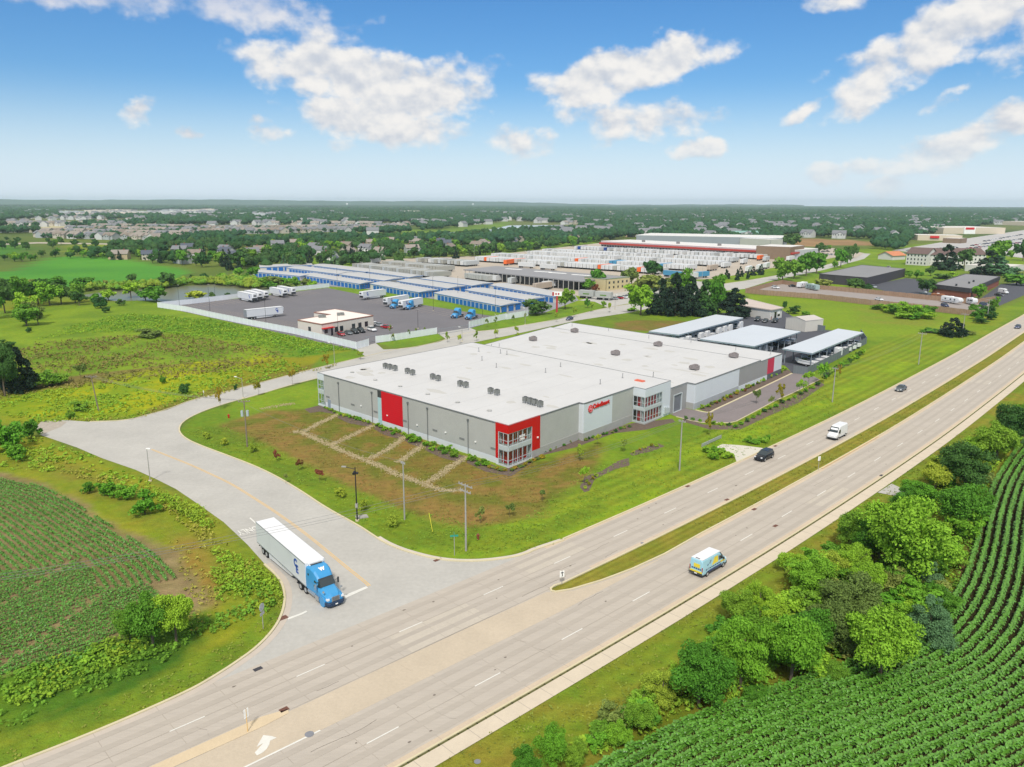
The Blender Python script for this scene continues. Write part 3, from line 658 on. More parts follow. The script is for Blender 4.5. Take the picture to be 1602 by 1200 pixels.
# far left glazed corner
def glazed(path, z0, z1, zm0, zm1, mull, name='glazed_corner', depth=1.6, shut=(), inner=None, frame=FRAMEW):
    """storefront along plan path: panes, mullions, mid band, floor slab, red shutters behind"""
    fo = bpart(name, MB(), frame)
    fb = MB(); gb = MB()
    for (p, q), n in zip(zip(path, path[1:]), mull):
        A_, B_ = BP(*p), BP(*q)
        for za, zb in ((z0, zm0), (zm1, z1)):
            fb.wall(A_, B_, za, za+.12, off=.05, th=.14); fb.wall(A_, B_, zb-.12, zb, off=.05, th=.14)
            fb.wall(A_, B_, za+1.0, za+1.07, off=.05, th=.1)
            L = (B_-A_).length
            for k in range(n+1):
                c = A_+(B_-A_)*(k/n); d = (B_-A_).normalized(); w = .09 if 0 < k < n else .16
                fb.wall(c-d*w/2, c+d*w/2, za, zb, off=.06, th=.16)
            gb.wall(A_, B_, za, zb, off=0.0)
        fb.wall(A_, B_, zm0, zm1, off=.1, th=.5)
    bpart('window_frame', fb, frame, fo).matrix_parent_inverse = Matrix(); bpart('glass_pane', gb, GLS, fo).matrix_parent_inverse = Matrix()
    return fo
# main red corner
RC = glazed([(2.5, 0), (.05, 0), (.05, 6.8)], .05, 6.25, 2.95, 3.75, (2, 5))
cp = MB()
cp.wall(BP(3.25, 0), BP(2.55, 0), 1.1, 6.25, off=.06, th=.4)
cp.prism([BP(3.25, -.08), BP(-.08, -.08), BP(-.08, 9.2), BP(.3, 9.2), BP(.3, .3), BP(3.25, .3)], 6.25, ZR-.04)
cp.prism([BP(-.08, 6.85), BP(-.08, 9.2), BP(.3, 9.2), BP(.3, 6.85)], 1.4, 6.25)
bpart('red_cladding', cp, REDC)
inn = MB()
for z0, z1 in ((0.05, 2.95), (3.75, 6.2)):
    inn.wall(BP(2.5, 1.0), BP(1.0, 1.0), z0, z1, off=0, th=.1); inn.wall(BP(1.0, 1.0), BP(1.0, 6.9), z0, z1, off=0, th=.1)
    inn.wall(BP(2.6, 0), BP(2.6, 1.0), z0, z1, off=0, th=.1); inn.wall(BP(1.0, 6.9), BP(0, 6.9), z0, z1, off=0, th=.1)
bpart('interior_wall', inn, M('interior_white', lin((196,206,204)), .8, .04, 1))
fl = MB(); bbox(fl, .12, 2.5, .12, 6.8, 0, .06); bbox(fl, .12, 2.5, .12, 6.8, 3.45, 3.76); bbox(fl, -.35, 3.0, -.35, 7.2, -.2, .02); bpart('floor_slab', fl, FLOORM)
for z0 in (.15, 3.85):
    for (a0, b0, a1, b1) in ((1.75, .96, 1.05, .96), (2.45, .96, 1.85, .96))+tuple((.96, b, .96, b+.85) for b in (1.05, 2.05, 3.2, 4.35, 5.5)):
        mb = MB(); mb.wall(BP(a0, b0), BP(a1, b1), z0, z0+2.4, off=.06, th=.1); bpart('unit_door', mb, SHUT)
# window lettering
ang = math.atan2((BP(0, 6)-BP(0, 1)).y, (BP(0, 6)-BP(0, 1)).x)
for tx, z, sz in (('NOW', 5.0, .62), ('OPEN', 4.42, .55)):
    o = ob('window_lettering', text_mesh(tx, sz, LINEW, 'window_lettering', extrude=.01, bold=.03), SB); c = BP(-.02, 3.9, z)
    o.matrix_basis = Matrix.Translation(c) @ Matrix.Rotation(ang, 4, 'Z') @ Matrix.Rotation(math.pi/2, 4, 'X'); o.matrix_parent_inverse = SB.matrix_basis.inverted()
# right-hand side
wseg(0, 9.2, 0, 21.9, 1.55, ztop, CMU, 'block_wall'); wseg(-.02, 6.85, -.02, 21.9, -.4, 1.55, CONB, 'base_wall', o=.05)
wseg(0, 21.9, -1.2, 21.9, 1.6, ztop, CMUL, 'return_wall'); wseg(-1.2, 21.9, -1.2, 32.4, 1.6, ztop, METW, 'sign_panel', o=.0)
wseg(0, 21.9, -1.2, 21.9, -.4, 1.6, CONB, 'base_wall', o=.03); wseg(-1.2, 21.9, -1.2, 40.8, -.4, 1.6, CONB, 'base_wall', o=.04)
wseg(-1.15, 32.4, -1.15, 40.75, 1.6, ztop, METG if False else CMU, 'block_wall')
# second glazed bay
glazed([(-1.25, 40.8), (-4.2, 40.8), (-4.2, 48.2)], .3, 6.0, 2.95, 3.6, (3, 6), name='glazed_bay')
bp2 = MB(); bp2.prism([BP(-1.1, 40.72), BP(-4.28, 40.72), BP(-4.28, 51.85), BP(-3.9, 51.85), BP(-3.9, 41.1), BP(-1.1, 41.1)], 6.0, ZR-.1)
bp2.prism([BP(-4.28, 48.25), BP(-4.28, 51.85), BP(-3.9, 51.85), BP(-3.9, 48.25)], -.2, 6.0); bpart('white_cladding', bp2, METW)
sl_ = MB(); bbox(sl_, -4.4, -1.0, 40.6, 48.3, -.3, .28); bbox(sl_, -4.1, -1.1, 40.9, 48.2, 3.3, 3.6); bpart('floor_slab', sl_, FLOORM)
for z0 in (.35, 3.65):
    for b in (41.6, 43.0, 44.3, 45.6) if z0 > 1 else (41.6, 42.9, 44.2, 45.5, 46.7):
        mb = MB(); mb.wall(BP(-3.55, b), BP(-3.55, b+1.0), z0, z0+2.3, off=.05, th=.1); bpart('unit_door', mb, SHUT)
    mb = MB(); mb.wall(BP(-2.0, 41.5), BP(-3.3, 41.5), z0, z0+2.3, off=.05, th=.1); bpart('unit_door', mb, SHUT)
    mb = MB(); mb.wall(BP(-3.45, 41.0), BP(-3.45, 48.2), z0-.05, z0+2.4, off=0, th=.1); mb.wall(BP(-3.9, 48.15), BP(-2.9, 48.15), z0-.05, z0+2.4, off=0, th=.1); bpart('interior_wall', mb, MATS['interior_white'])
for k, b in enumerate((49.0, 49.9, 50.9)):
    mb = MB(); bbox(mb, -4.6, -4.28, b, b+.6, .6, 2.2-.2*k); bpart('meter_cabinet', mb, FRAMEW)
# rear block
wseg(-4.45, 51.9, -4.45, 53.2, -.3, Z2-.2, METG, 'metal_wall'); wseg(-4.45, 57.0, -4.45, 59.35, -.3, Z2-.2, METG, 'metal_wall'); wseg(-4.45, 53.2, -4.45, 57.0, 4.1, Z2-.2, METG, 'metal_wall')
mb = MB(); mb.wall(BP(-4.3, 53.2), BP(-4.3, 57.0), -.05, 4.1, off=0, th=.1); bpart('roller_door', mb, GSHUT)
mb = MB()
for (b0, b1, z0, z1) in ((53.05, 53.3, 0, 4.2), (56.9, 57.15, 0, 4.2), (53.3, 56.9, 4.05, 4.25), (53.3, 56.9, -.04, .1)): bpr(mb, [(-4.55, b0), (-4.55, b1), (-4.3, b1), (-4.3, b0)], z0, z1)
bpart('door_frame', mb, FRAMEW)
wseg(-4.45, 59.35, -6.6, 59.35, 1.5, Z2-.2, METW, 'return_wall'); wseg(-4.45, 59.35, -6.6, 59.35, -.3, 1.5, CONB, 'base_wall', o=.04)
wseg(-6.6, 59.35, -6.6, 83.3, 1.5, Z2-.2, METW, 'metal_wall'); wseg(-6.6, 59.3, -6.6, 83.3, -.3, 1.5, M('grey_base', lin((170,174,178)), .7, .05, .5), 'base_wall', o=.05)
wseg(-6.6, 83.3, -6.65, 100, 1.3, Z2-.2, METG, 'metal_wall') if False else (wseg(-6.6, 83.3, -6.65, 96.4, 1.3, Z2-.2, METG, 'metal_wall'), wseg(-6.65, 96.4, -6.7, 101.2, 1.3, Z2-.56, METG, 'metal_wall'))
wseg(-6.6, 83.3, -6.7, 101.2, -.3, 1.3, METW, 'base_wall', o=.05)
wseg(-6.7, 101.2, -6.7, 105.6, 1.5, Z2-.56, REDK, 'metal_panel', o=.03); wseg(-6.7, 105.6, -6.7, 111.2, 1.5, Z2-.56, METW, 'metal_wall')
wseg(-6.7, 101.2, -6.7, 111.2, -.3, 1.5, M('dark_base', lin((92,96,102)), .7, .05, .5), 'base_wall', o=.04)
# left corner glass
glazed([(62.95, 2.6), (62.95, 0), (60.4, 0)], .3, 6.3, 3.0, 3.9, (2, 2), name='glazed_corner')
mb = MB(); mb.prism([BP(63.0, 3.0), BP(63.0, -.08), BP(60.3, -.08), BP(60.3, .3), BP(62.6, .3), BP(62.6, 3.0)], 6.3, ZR-.1); bpart('white_cladding', mb, METW)
mb = MB(); bbox(mb, 60.2, 63.1, -.2, 3.0, -.4, .28); bbox(mb, 60.5, 62.9, .1, 2.8, 3.3, 3.6); mb.wall(BP(61.3, 2.8), BP(61.3, .2), .3, 6.2, off=0, th=.1); mb.wall(BP(62.8, 1.9), BP(60.4, 1.9), .3, 6.2, off=0, th=.1); bpart('floor_slab', mb, MATS['interior_white'])
mb = MB(); mb.wall(BP(59.0, 0), BP(57.9, 0), 0, 2.1, off=.1, th=.1); bpart('service_door', mb, M('door_blue_grey', lin((140,152,166)), .5, .1, 1))
# gutters, lamps, louvres on the long front
for a in (54.25, 41.4, 28.9, 22.65, 10.65):
    mb = MB(); mb.cyl(BP(a, -.14, -.2), BP(a, -.14, 6.6), .075); bpr(mb, [(a-.2, -.04), (a+.2, -.04), (a+.14, -.34), (a-.14, -.34)], 6.6, 6.95); bpart('downspout', mb, M('gutter_grey', lin((110,114,114)), .5, .05, 1))
for a in (59.0, 48.9, 40.3, 30.2, 20.5, 12.5, 3.9):
    mb = MB(); mb.wall(BP(a+.7, 0), BP(a-.7, 0), 2.45, 2.85, off=.05, th=.1); bpart('wall_louvre', mb, M('louvre_grey', lin((126,128,126)), .6, .05, 1, zl=[('z', .1, .3)]))
for a, z in ((45.6, 2.9), (36.0, 2.6), (26.0, 2.5), (17.2, 2.8), (8.6, 2.8)):
    mb = MB(); bpr(mb, [(a+.16, -.02), (a-.16, -.02), (a-.16, -.22), (a+.16, -.22)], z, z+.22); bpart('wall_lamp', mb, LINEW)
mb = MB(); bpr(mb, [(-.02, 8.2), (-.02, 8.5), (-.3, 8.5), (-.3, 8.2)], 3.6, 3.85); bpart('wall_lamp', mb, LINEW)
# CubeSmart sign on the white panel
sg = MB(); c = BP(-1.22, 24.3, 6.35); an = math.atan2((BP(-1.2, 30)-BP(-1.2, 24)).y, (BP(-1.2, 30)-BP(-1.2, 24)).x)
SM = Matrix.Rotation(an, 4, 'Z') @ Matrix.Rotation(math.pi/2, 4, 'X')
def sign_obj(name, me, p):
    o = ob(name, me, SB); o.matrix_basis = Matrix.Translation(p) @ SM; o.matrix_parent_inverse = SB.matrix_basis.inverted(); return o
disc = MB(); disc.cyl((0, 0, 0), (0, 0, .12), .78, n=24); sign_obj('sign_logo', disc.mesh('sign_logo', SIGNR), BP(-1.26, 24.2, 6.25))
ring = MB()
def arcbar(mb, r0, r1, a0, a1, z0, z1, n=14):
    P = [(r0*math.cos(R(a0+(a1-a0)*i/n)), r0*math.sin(R(a0+(a1-a0)*i/n))) for i in range(n+1)]+[(r1*math.cos(R(a1-(a1-a0)*i/n)), r1*math.sin(R(a1-(a1-a0)*i/n))) for i in range(n+1)]
    return mb.prism(P, z0, z1)
arcbar(ring, .5, .6, 0, 180, .12, .15); arcbar(ring, .5, .6, 180, 360, .12, .15)
ring.prism([(-.25, -.12), (0, -.28), (.25, -.12), (.25, .16), (0, .3), (-.25, .16)], .12, .15)
sign_obj('sign_logo', ring.mesh('sign_logo', M('logo_pink', lin((236,160,170)), .5, 0)), BP(-1.26, 24.2, 6.25))
sign_obj('sign_letters', text_mesh('CubeSmart', 1.32, SIGNR, 'sign_letters', extrude=.05, bold=.045), BP(-1.32, 28.05, 6.5))
# roof plant
def unit_mesh():
    mb = MB()
    for x in (-.42, .42):
        for y in (-.42, .42): mb.box(x-.05, x+.05, y-.05, y+.05, 0, .55)
    mb.box(-.55, .55, -.55, .55, .5, 1.45); mb.box(-.5, .5, -.5, .5, 1.45, 1.52)
    return mb.mesh('condenser_unit', M('condenser_grey', lin((128,130,126)), .5, .15, 2, metal=.3, zl=[('z', .12, .3)]))
UM = unit_mesh(); fanb = MB(); fanb.cyl((0, 0, 1.52), (0, 0, 1.62), .42, .38, n=14); fanb.cyl((0, 0, 1.62), (0, 0, 1.63), .3, n=14); FANM = fanb.mesh('fan_guard', DARKM)
def roofpt(px, py, z): return G(px, py, z)
rot = math.atan2(BU.y, BU.x)
for grp in ([(603,576.5),(610,578),(618,580)],[(637.5,584.5),(645.5,587)],[(677,593.5),(685.5,596)],[(720,604.5),(728.8,606.5)],[(767.5,616),(777.5,618.5)],[(822,630.5),(829.5,632.5),(836.5,634.5),(845,637)]):
    for px, py in grp:
        p = G(px, py, ZR-.06); o = ob('condenser_unit', UM, SB, p-SB.location, rot, .84); ob('fan_guard', FANM, o)
for px, py in ((834,533),(899,520),(963,555.5),(1029.5,541.5),(1086.5,578.5),(1148,559.5)):
    p = G(px, py, Z2-.06); mb = MB(); mb.box(-1.0, 1.0, -.75, .75, .25, 1.15); mb.box(-.7, .3, -.55, .55, 1.15, 1.4); mb.box(1.0, 1.35, -.5, .5, .3, .9)
    for x in (-.9, .9): mb.box(x-.06, x+.06, -.7, .7, 0, .25)
    mb.cyl((-.2, 0, 1.4), (-.2, 0, 1.48), .38, n=12)
    me = mb.mesh('rooftop_unit', M('rooftop_unit_metal', lin((140,132,130)), .6, .25, 1.5, metal=.2, zl=[('z', .2, .25)])); ob('rooftop_unit', me, SB, p-SB.location, rot)
pm = MB(); pm.cyl((0, 0, 0), (0, 0, .1), .22); pm.cyl((0, 0, 0), (0, 0, 1.0), .09); pm.cyl((0, 0, 1.0), (0, 0, 1.08), .15); PIPE = pm.mesh('vent_pipe', M('vent_grey', lin((150,150,150)), .5, .1, 1))
for px, py in [(749,549),(783,552),(793,554),(754,563),(776.5,574),(853.5,582),(877,573),(939,600),(974,590.5),(1022,588)]: ob('vent_pipe', PIPE, SB, G(px, py+1, ZR-.06)-SB.location)
for px, py in [(769,542),(781,541),(895,509),(952,516),(1015,528),(1081,534),(1151,546),(1205.5,553)]: ob('vent_pipe', PIPE, SB, G(px, py+1, Z2-.06)-SB.location, 0, .8)
hm = MB(); hm.cyl((0, 0, 0), (0, 0, .18), .38, n=12); hm.cyl((0, 0, .18), (0, 0, .3), .5, .3, n=12); HOOD = hm.mesh('roof_vent', M('roof_vent_grey', lin((176,176,172)), .5, .1, 1))
for px, py in [(551,583),(587,595),(626,605),(669,617),(716,630),(765.5,643)]: ob('roof_vent', HOOD, SB, G(px, py, ZR-.06)-SB.location)
mb = MB(); mb.box(-1.1, 1.1, -.55, .55, 0, .25); mb.box(-.9, .9, -.4, .4, .25, .3); ob('roof_hatch', mb.mesh('roof_hatch', M('hatch_orange', lin((214,110,84)), .5, .15, 2)), SB, G(1001, 596.3, ZR-.06)-SB.location, rot)
for a, b in ((0, 18), (-4, 42), (30, 27)):
    pass
sm = MB()      # membrane laps
for a in range(6, 60, 6): sm.wall(BP(a, 1), BP(a+.0, 51.2), ZR-.058, ZR-.045, off=0, th=.05)
for a in range(0, 62, 6): sm.wall(BP(a, 53), BP(a, 94.5), Z2-.058, Z2-.045, off=0, th=.05)
st_r = random.Random(4); smb = MB()
for _ in range(46):
    fb_ = st_r.random() < .5; a, b, z = (st_r.uniform(2, 58), st_r.uniform(2, 49), ZR-.058) if fb_ else (st_r.uniform(-3, 60), st_r.uniform(55, 92), Z2-.058); ra, rb = st_r.uniform(.6, 3.2), st_r.uniform(.4, 1.6)
    smb.flat([BP(a+math.cos(k*.7)*ra*st_r.uniform(.7, 1.2), b+math.sin(k*.7)*rb*st_r.uniform(.7, 1.2)) for k in range(9)], z+.002)
bpart('roof_stains', smb, M('roof_stain', lin((187,186,181)), .7, .05, .6, fine=.03))['kind'] = 'stuff'
bpart('membrane_seams', sm, M('membrane_seam', lin((186,186,185)), .6, .05, .5))
# ---------------------------------------------------------------- boat and camper canopies
CANR = M('canopy_roof', lin((198,204,210)), .45, .03, .1, zl=[('h', .6, .02)]); CANF = M('canopy_fascia', lin((150,166,176)), .5, .05, .5); STEEL = M('galvanised_steel', lin((150,158,164)), .5, .08, 1, metal=.4)
def canopy(c4, zt, label):
    """c4: roof corners in photo points (near-left, near-right, far-right, far-left)"""
    P = [G(x, y, zt) for x, y in c4]; b = sum(P, Vector())/4; t = thing('canopy', label, 'canopy', (b.x, b.y, 0), 0, 'white flat canopies behind the storage building')
    Q = [p-Vector((b.x, b.y, 0)) for p in P]
    mb = MB(); mb.prism(Q, zt-.06, zt); mb.obj('canopy_roof', CANR, t)
    mb = MB(); Qi = [q*.998 for q in Q]; mb.prism(Qi, zt-.45, zt-.07); mb.obj('fascia', CANF, t)
    n = 7; me = None
    for i in range(n+1):
        for (A_, B_) in ((Q[0], Q[3]), (Q[1], Q[2])):
            p = A_.lerp(B_, (i+.15)/(n+.3)); p = p.lerp((Q[0].lerp(Q[3], (i+.15)/(n+.3))+Q[1].lerp(Q[2], (i+.15)/(n+.3)))/2, .12)
            mb = MB(); mb.box(-.12, .12, -.12, .12, 0, zt-.4)
            me = me or mb.mesh('post', STEEL); ob('post', me, t, (p.x, p.y, 0))
    return t, Q, b
can1 = canopy([(1015,518),(1062,523.5),(1163,497),(1120,492)], 4.6, 'long narrow white canopy nearest the dark pines')
can2 = canopy([(1095,530),(1180,541.5),(1253,518.5),(1178,508)], 4.6, 'wide white canopy in the middle behind the storage building')
can3 = canopy([(1224,545),(1271,552.5),(1351,520),(1311,514)], 4.6, 'long narrow white canopy nearest the highway beside the grey fence')
# ---------------------------------------------------------------- fences
def fence(name, label, px, h, mat, postmat, sp=2.44, group=None, pickets=False, cat='fence', pts=None, th=.06, zb=.05, posts=True):
    P = pts or PL(px); o0 = P[0]; t = thing(name, label, cat, (o0.x, o0.y, 0), 0, group); mb = MB(); pl = []
    for a, b in zip(P, P[1:]):
        L = (b-a).length; n = max(1, round(L/sp)); d = (b-a)/L
        for k in range(n):
            p = a+d*(L*k/n)-o0; q = a+d*(L*(k+1)/n)-o0; pl.append(p)
            if pickets:
                m_ = max(1, int((q-p).length/.6))
                for j in range(m_):
                    r0 = p.lerp(q, j/m_); r1 = p.lerp(q, (j+1)/m_-.02); mb.wall(r0, r1, zb, h*(1+.02*math.sin(j*7.1+k*3.3)), off=.03+.01*(j % 2), th=th)
            else: mb.wall(p, q, zb, h, off=th/2, th=th); mb.wall(p, q, h, h+.06, off=th, th=th*2)
    pl.append(P[-1]-o0); mb.obj('panel', mat, t)
    pb = MB(); pb.box(-.07, .07, -.07, .07, 0, h+.12); pm_ = pb.mesh('post', postmat)
    if posts:
        if len(pl) <= 100:
            for p in pl: ob('post', pm_, t, (p.x, p.y, 0))
        else:
            ii = np.linspace(0, len(pl)-1, 100).astype(int)
            for i in ii: ob('post', pm_, t, (pl[i].x, pl[i].y, 0))
    return t
VINW = M('white_vinyl', lin((224,228,232)), .45, .04, .5, zl=[('h', .3, .03)]); GREYF = M('grey_board', lin((108,116,120)), .6, .06, .5, zl=[('h', .25, .12)])
WOODF = M('fence_wood', lin((158,130,108)), .85, .2, 1.2, fine=.12, zl=[('h', .3, .15)])
fence('vinyl_fence', 'long white vinyl fence between the meadow and the truck yard', [(247,481),(290,487.5),(330,496.5),(400,511),(460,522.5),(557,546)], 2.3, VINW, VINW, 2.9)
fence('vinyl_fence', 'white vinyl fence along the pond side of the truck yard', [(247,481),(300,475.5),(375,466.5),(415,461),(455,456),(515,449.5)], 2.3, VINW, VINW, 3.4)
fence('vinyl_fence', 'short white vinyl fence from the corner by the small cars to the first gate', [(557,546),(588,541.5)][:1]+[(558,547),(587,540.5)][1:] if False else [(557.5,546.5),(577,541)], 2.3, VINW, VINW, 2.4)
fence('vinyl_fence', 'white vinyl fence behind the grass island between the two yard gates', [(588,536.5),(620,532.5),(683.5,522.5)], 2.3, VINW, VINW, 2.4)
fence('vinyl_fence', 'white vinyl fence right of the second gate reaching the round dark tree', [(734,513),(760,506.5),(792,499.5),(793,500),(826,494.5)], 2.4, VINW, VINW, 2.4)
fence('board_fence', 'dark grey board fence round the canopies beside the mown lawn', [(1241,584),(1263,586.5),(1310,562.5),(1355,538),(1346,525)], 2.2, GREYF, GREYF, 2.4)
fence('board_fence', 'dark grey board fence at the back of the canopies by the pale shed', [(1253,514),(1290,519)], 2.2, GREYF, GREYF, 2.4)
fence('wooden_fence', 'near run of tall brown wooden fence along the green field', [(1166,458.5),(1200,462),(1280,468),(1362,477.5),(1440,485),(1524,495)], 2.6, WOODF, WOODF, 3, pickets=True)
fence('wooden_fence', 'far run of tall brown wooden fence behind the parked campers', [(1166,458.5),(1209,447),(1224,444.5),(1280,452.5),(1357,459.5),(1441,468),(1524,476),(1556,471)], 2.4, WOODF, WOODF, 3, pickets=True)
# sliding gates
def gate(px0, px1, label):
    a, b = G(*px0), G(*px1); t = thing('sliding_gate', label, 'gate', a); mb = MB(); d = b-a; L = d.length
    for z in (.3, 2.1): mb.cyl((0, 0, z), d+Vector((0, 0, z)), .05)
    n = int(L/.35)
    for k in range(n+1): q = d*(k/n); mb.cyl(q+Vector((0, 0, .1)), q+Vector((0, 0, 2.2)), .02, n=4, cap=False)
    mb.obj('gate_frame', STEEL, t); pb = MB(); pb.cyl((0, 0, 0), (0, 0, 2.5), .1); pb.cyl(d, d+Vector((0, 0, 2.5)), .1); pb.obj('gate_post', STEEL, t)
gate((687,524), (733,516.5), 'grey see-through sliding gate across the wide yard entrance'); gate((573,537), (588,534), 'short grey see-through gate beside the parked cars')
# bollard lights / light poles handled later
# ---------------------------------------------------------------- generic low buildings
def lowbuild(name, label, cat, base, h, wall, roof, cap=None, hroof=.3, parapet=True, group=None, over=0.0):
    """base: plan corners (photo ground points or vectors)"""
    P = [G(*p) if not isinstance(p, Vector) else p for p in base]
    n = len(P); ar = sum(P[i].x*P[(i+1) % n].y-P[(i+1) % n].x*P[i].y for i in range(n))
    if ar < 0: P = P[::-1]
    o0 = P[0].copy(); t = thing(name, label, cat, o0, 0, group); Q = [p-o0 for p in P]
    for i in range(n):
        mb = MB(); mb.wall(Q[i], Q[(i+1) % n], -.2, h, off=0, th=.3); mb.obj('wall', wall, t)
    c = sum(Q, Vector())/n; Qr = [q+(q-c).normalized()*over for q in Q]
    mb = MB(); mb.prism(Qr, h-.25, h-.04); mb.obj('roof', roof, t)
    if cap:
        mb = MB()
        for i in range(n): mb.wall(Qr[i], Qr[(i+1) % n], h-.3, h+.1, off=.08, th=.35)
        mb.obj('roof_edge', cap, t)
    return t, Q
def para(p0, p1, depth):
    """rectangle from front line p0->p1 (ground photo points) going back by depth metres"""
    a, b = G(*p0), G(*p1); d = (b-a).normalized(); n = Vector((-d.y, d.x, 0)); n = n if n.y > 0 else -n
    return [a, b, b+n*depth, a+n*depth]
def win_part(t, A_, B_, f0, f1, z0, z1, mat=None, frame=True, name='window'):
    p = A_.lerp(B_, f0); q = A_.lerp(B_, f1); mb = MB(); mb.wall(p, q, z0, z1, off=.04, th=.06); w = mb.obj(name, mat or DGL, t)
    return w
# truck-yard office: measured from its roof corners at 4.6 m
ZO = 4.7
O1, O2, O3, O4 = [G(*p, ZO) for p in ((465.5,500.5),(502.5,507.3),(584,493.5),(524,483.5))]
CREAM = M('cream_panel', lin((216,208,196)), .6, .03, .5, zl=[('h', 2.0, .05)])
ROOFC = M('cream_roof', lin((232,222,214)), .6, .03, .3)
def V0(p): return Vector((p.x, p.y, 0))
O4b = G(491, 488.5, ZO); O5 = G(517, 492, ZO)
t, Q = lowbuild('yard_office', 'low cream flat-roofed office with a red awning in the truck yard', 'building', [V0(O1), V0(O2), V0(O3), V0(O4), V0(O4b), V0(O5)], ZO, CREAM, ROOFC, M('brown_coping', lin((150,110,96)), .6, .05, 1))
oA, oB, oC = [V0(p)-t.location for p in (O1, O2, O3)]
for f0 in (.24, .335, .565, .69, .82, ): win_part(t, oB, oC, f0, f0+.062, 1.0, 2.9)
win_part(t, oA, oB, .45, .56, 1.2, 3.0)
win_part(t, oB, oC, .05, .11, 1.2, 2.8); win_part(t, oB, oC, .17, .205, .1, 2.7, name='door')
mb = MB(); a_, b_ = oB.lerp(oC, .0), oB.lerp(oC, .2); mb.wall(a_, b_, 3.05, 3.25, off=1.2, th=1.2); mb.wall(a_, b_, 2.95, 3.3, off=1.25, th=.08); mb.obj('awning', SIGNR, t)
mb = MB(); mb.wall(oA, oB, -.1, .8, off=.05, th=.1); mb.obj('base_course', DARKM, t)
for px, py in ((504,496.5),(533,493)):
    p = G(px, py, ZO)-t.location; mb = MB(); mb.box(-1.3, 1.3, -1, 1, 0, .9); mb.cyl((.4, 0, .9), (.4, 0, 1.0), .6, n=12); o = mb.obj('rooftop_unit', MATS['condenser_grey'] if 'condenser_grey' in MATS else MIDM, t); o.location = p; o.rotation_euler[2] = .35
# ---------------------------------------------------------------- foliage
def leafm(name, c, var=.3, obv=.22, tr=.08): return M(name, lin(c), .75, var, 1.1, spec=.2, obvar=obv, trans=tr, fine=.15)
LEAF = {'b': leafm('leaf_bright', (118,168,46)), 'm': leafm('leaf_mid', (100,148,44)), 'd': leafm('leaf_dark', (68,108,48)), 'y': leafm('leaf_yellow_green', (150,172,56)),
        's': leafm('needle_blue', (94,132,86), .2), 'p': leafm('needle_dark', (38,62,42), .25), 'o': leafm('leaf_olive', (120,138,66)), 'g': leafm('leaf_gold', (150,140,40)), 'r': leafm('leaf_russet', (128,84,52))}
BARK = M('bark', lin((104,92,78)), .9, .2, 2)
_ico = bmesh.new(); bmesh.ops.create_icosphere(_ico, subdivisions=2, radius=1); IV = np.array([v.co[:] for v in _ico.verts]); IF = np.array([[v.index for v in f.verts] for f in _ico.faces]); _ico.free()
_ico = bmesh.new(); bmesh.ops.create_icosphere(_ico, subdivisions=1, radius=1); JV = np.array([v.co[:] for v in _ico.verts]); JF = np.array([[v.index for v in f.verts] for f in _ico.faces]); _ico.free()
def leaves(r, C_, Nn, size, asp=.7):
    """quads at C_ facing Nn"""
    n = len(C_); t = r.normal(size=(n, 3)); t -= Nn*(t*Nn).sum(1)[:, None]; t /= np.linalg.norm(t, axis=1)[:, None]+1e-9; b = np.cross(Nn, t)
    s = (size*(.6+.8*r.random(n)))[:, None]*.5 if np.ndim(size) == 0 else (size*(.6+.8*r.random(n)))[:, None]*.5
    V = np.stack([C_-t*s-b*s*asp, C_+t*s-b*s*asp*.6, C_+t*s+b*s*asp, C_-t*s*.7+b*s*asp], 1).reshape(-1, 3)
    F = np.arange(4*n).reshape(n, 4); return V, F
def crown(seed, kind, nc, nl, leaf, z0=.15):
    """crown of a unit tree: width 1, height 1, leaves gathered in clumps"""
    r = np.random.default_rng(seed)
    if kind == 'cone':
        z = 1-(r.random(nc)**.62)*(1-z0*.6); rad = (1-z)**.8*.5*(.5+.55*r.random(nc))+.01; an = r.random(nc)*6.283
        cc = np.stack([np.cos(an)*rad, np.sin(an)*rad, z], 1); cr = .05+.11*(1-z)
    else:
        d = r.normal(size=(nc, 3)); d /= np.linalg.norm(d, axis=1)[:, None]; k = r.random(nc)**.4
        e = np.array([.5, .5, (1-z0)/2]); lob = 1+.22*np.sin(3*np.arctan2(d[:, 1], d[:, 0])+seed)+.15*np.sin(5*d[:, 2]+seed*2)
        cr = np.where(r.random(nc) < .3, .17, .12)*(.8+.5*r.random(nc)); cc = d*(e-.10)*(k*lob)[:, None]; cc[:, 2] = cc[:, 2]*(1-.15*(cc[:, 2] < 0))+(1+z0)/2
        if kind == 'bush': cc[:, 2] = np.abs(cc[:, 2]-.25)+.2
    idx = r.integers(0, nc, nl); d = r.normal(size=(nl, 3)); d /= np.linalg.norm(d, axis=1)[:, None]; d[:, 2] = np.where(r.random(nl) < .6, np.abs(d[:, 2]), d[:, 2])
    C_ = cc[idx]+d*(cr[idx]*(.55+.5*r.random(nl)))[:, None]*np.array([1, 1, .85])
    Nn = d+r.normal(size=(nl, 3))*.85
    if kind == 'cone': Nn[:, 2] += .5
    Nn /= np.linalg.norm(Nn, axis=1)[:, None]
    V, F = leaves(r, C_, Nn, leaf); return V, F, cc, cr
def core(cc, cr, k=.62):  # solid blobs added inside the clumps to block light and close gaps
    V = []; F = []; o = 0
    for c, q in zip(cc, cr): V.append(JV*q*k+c); F.append(JF+o); o += len(JV)
    return np.concatenate(V), np.concatenate(F)
def as_quads(F): return np.concatenate([F, F[:, 2:3]], 1)
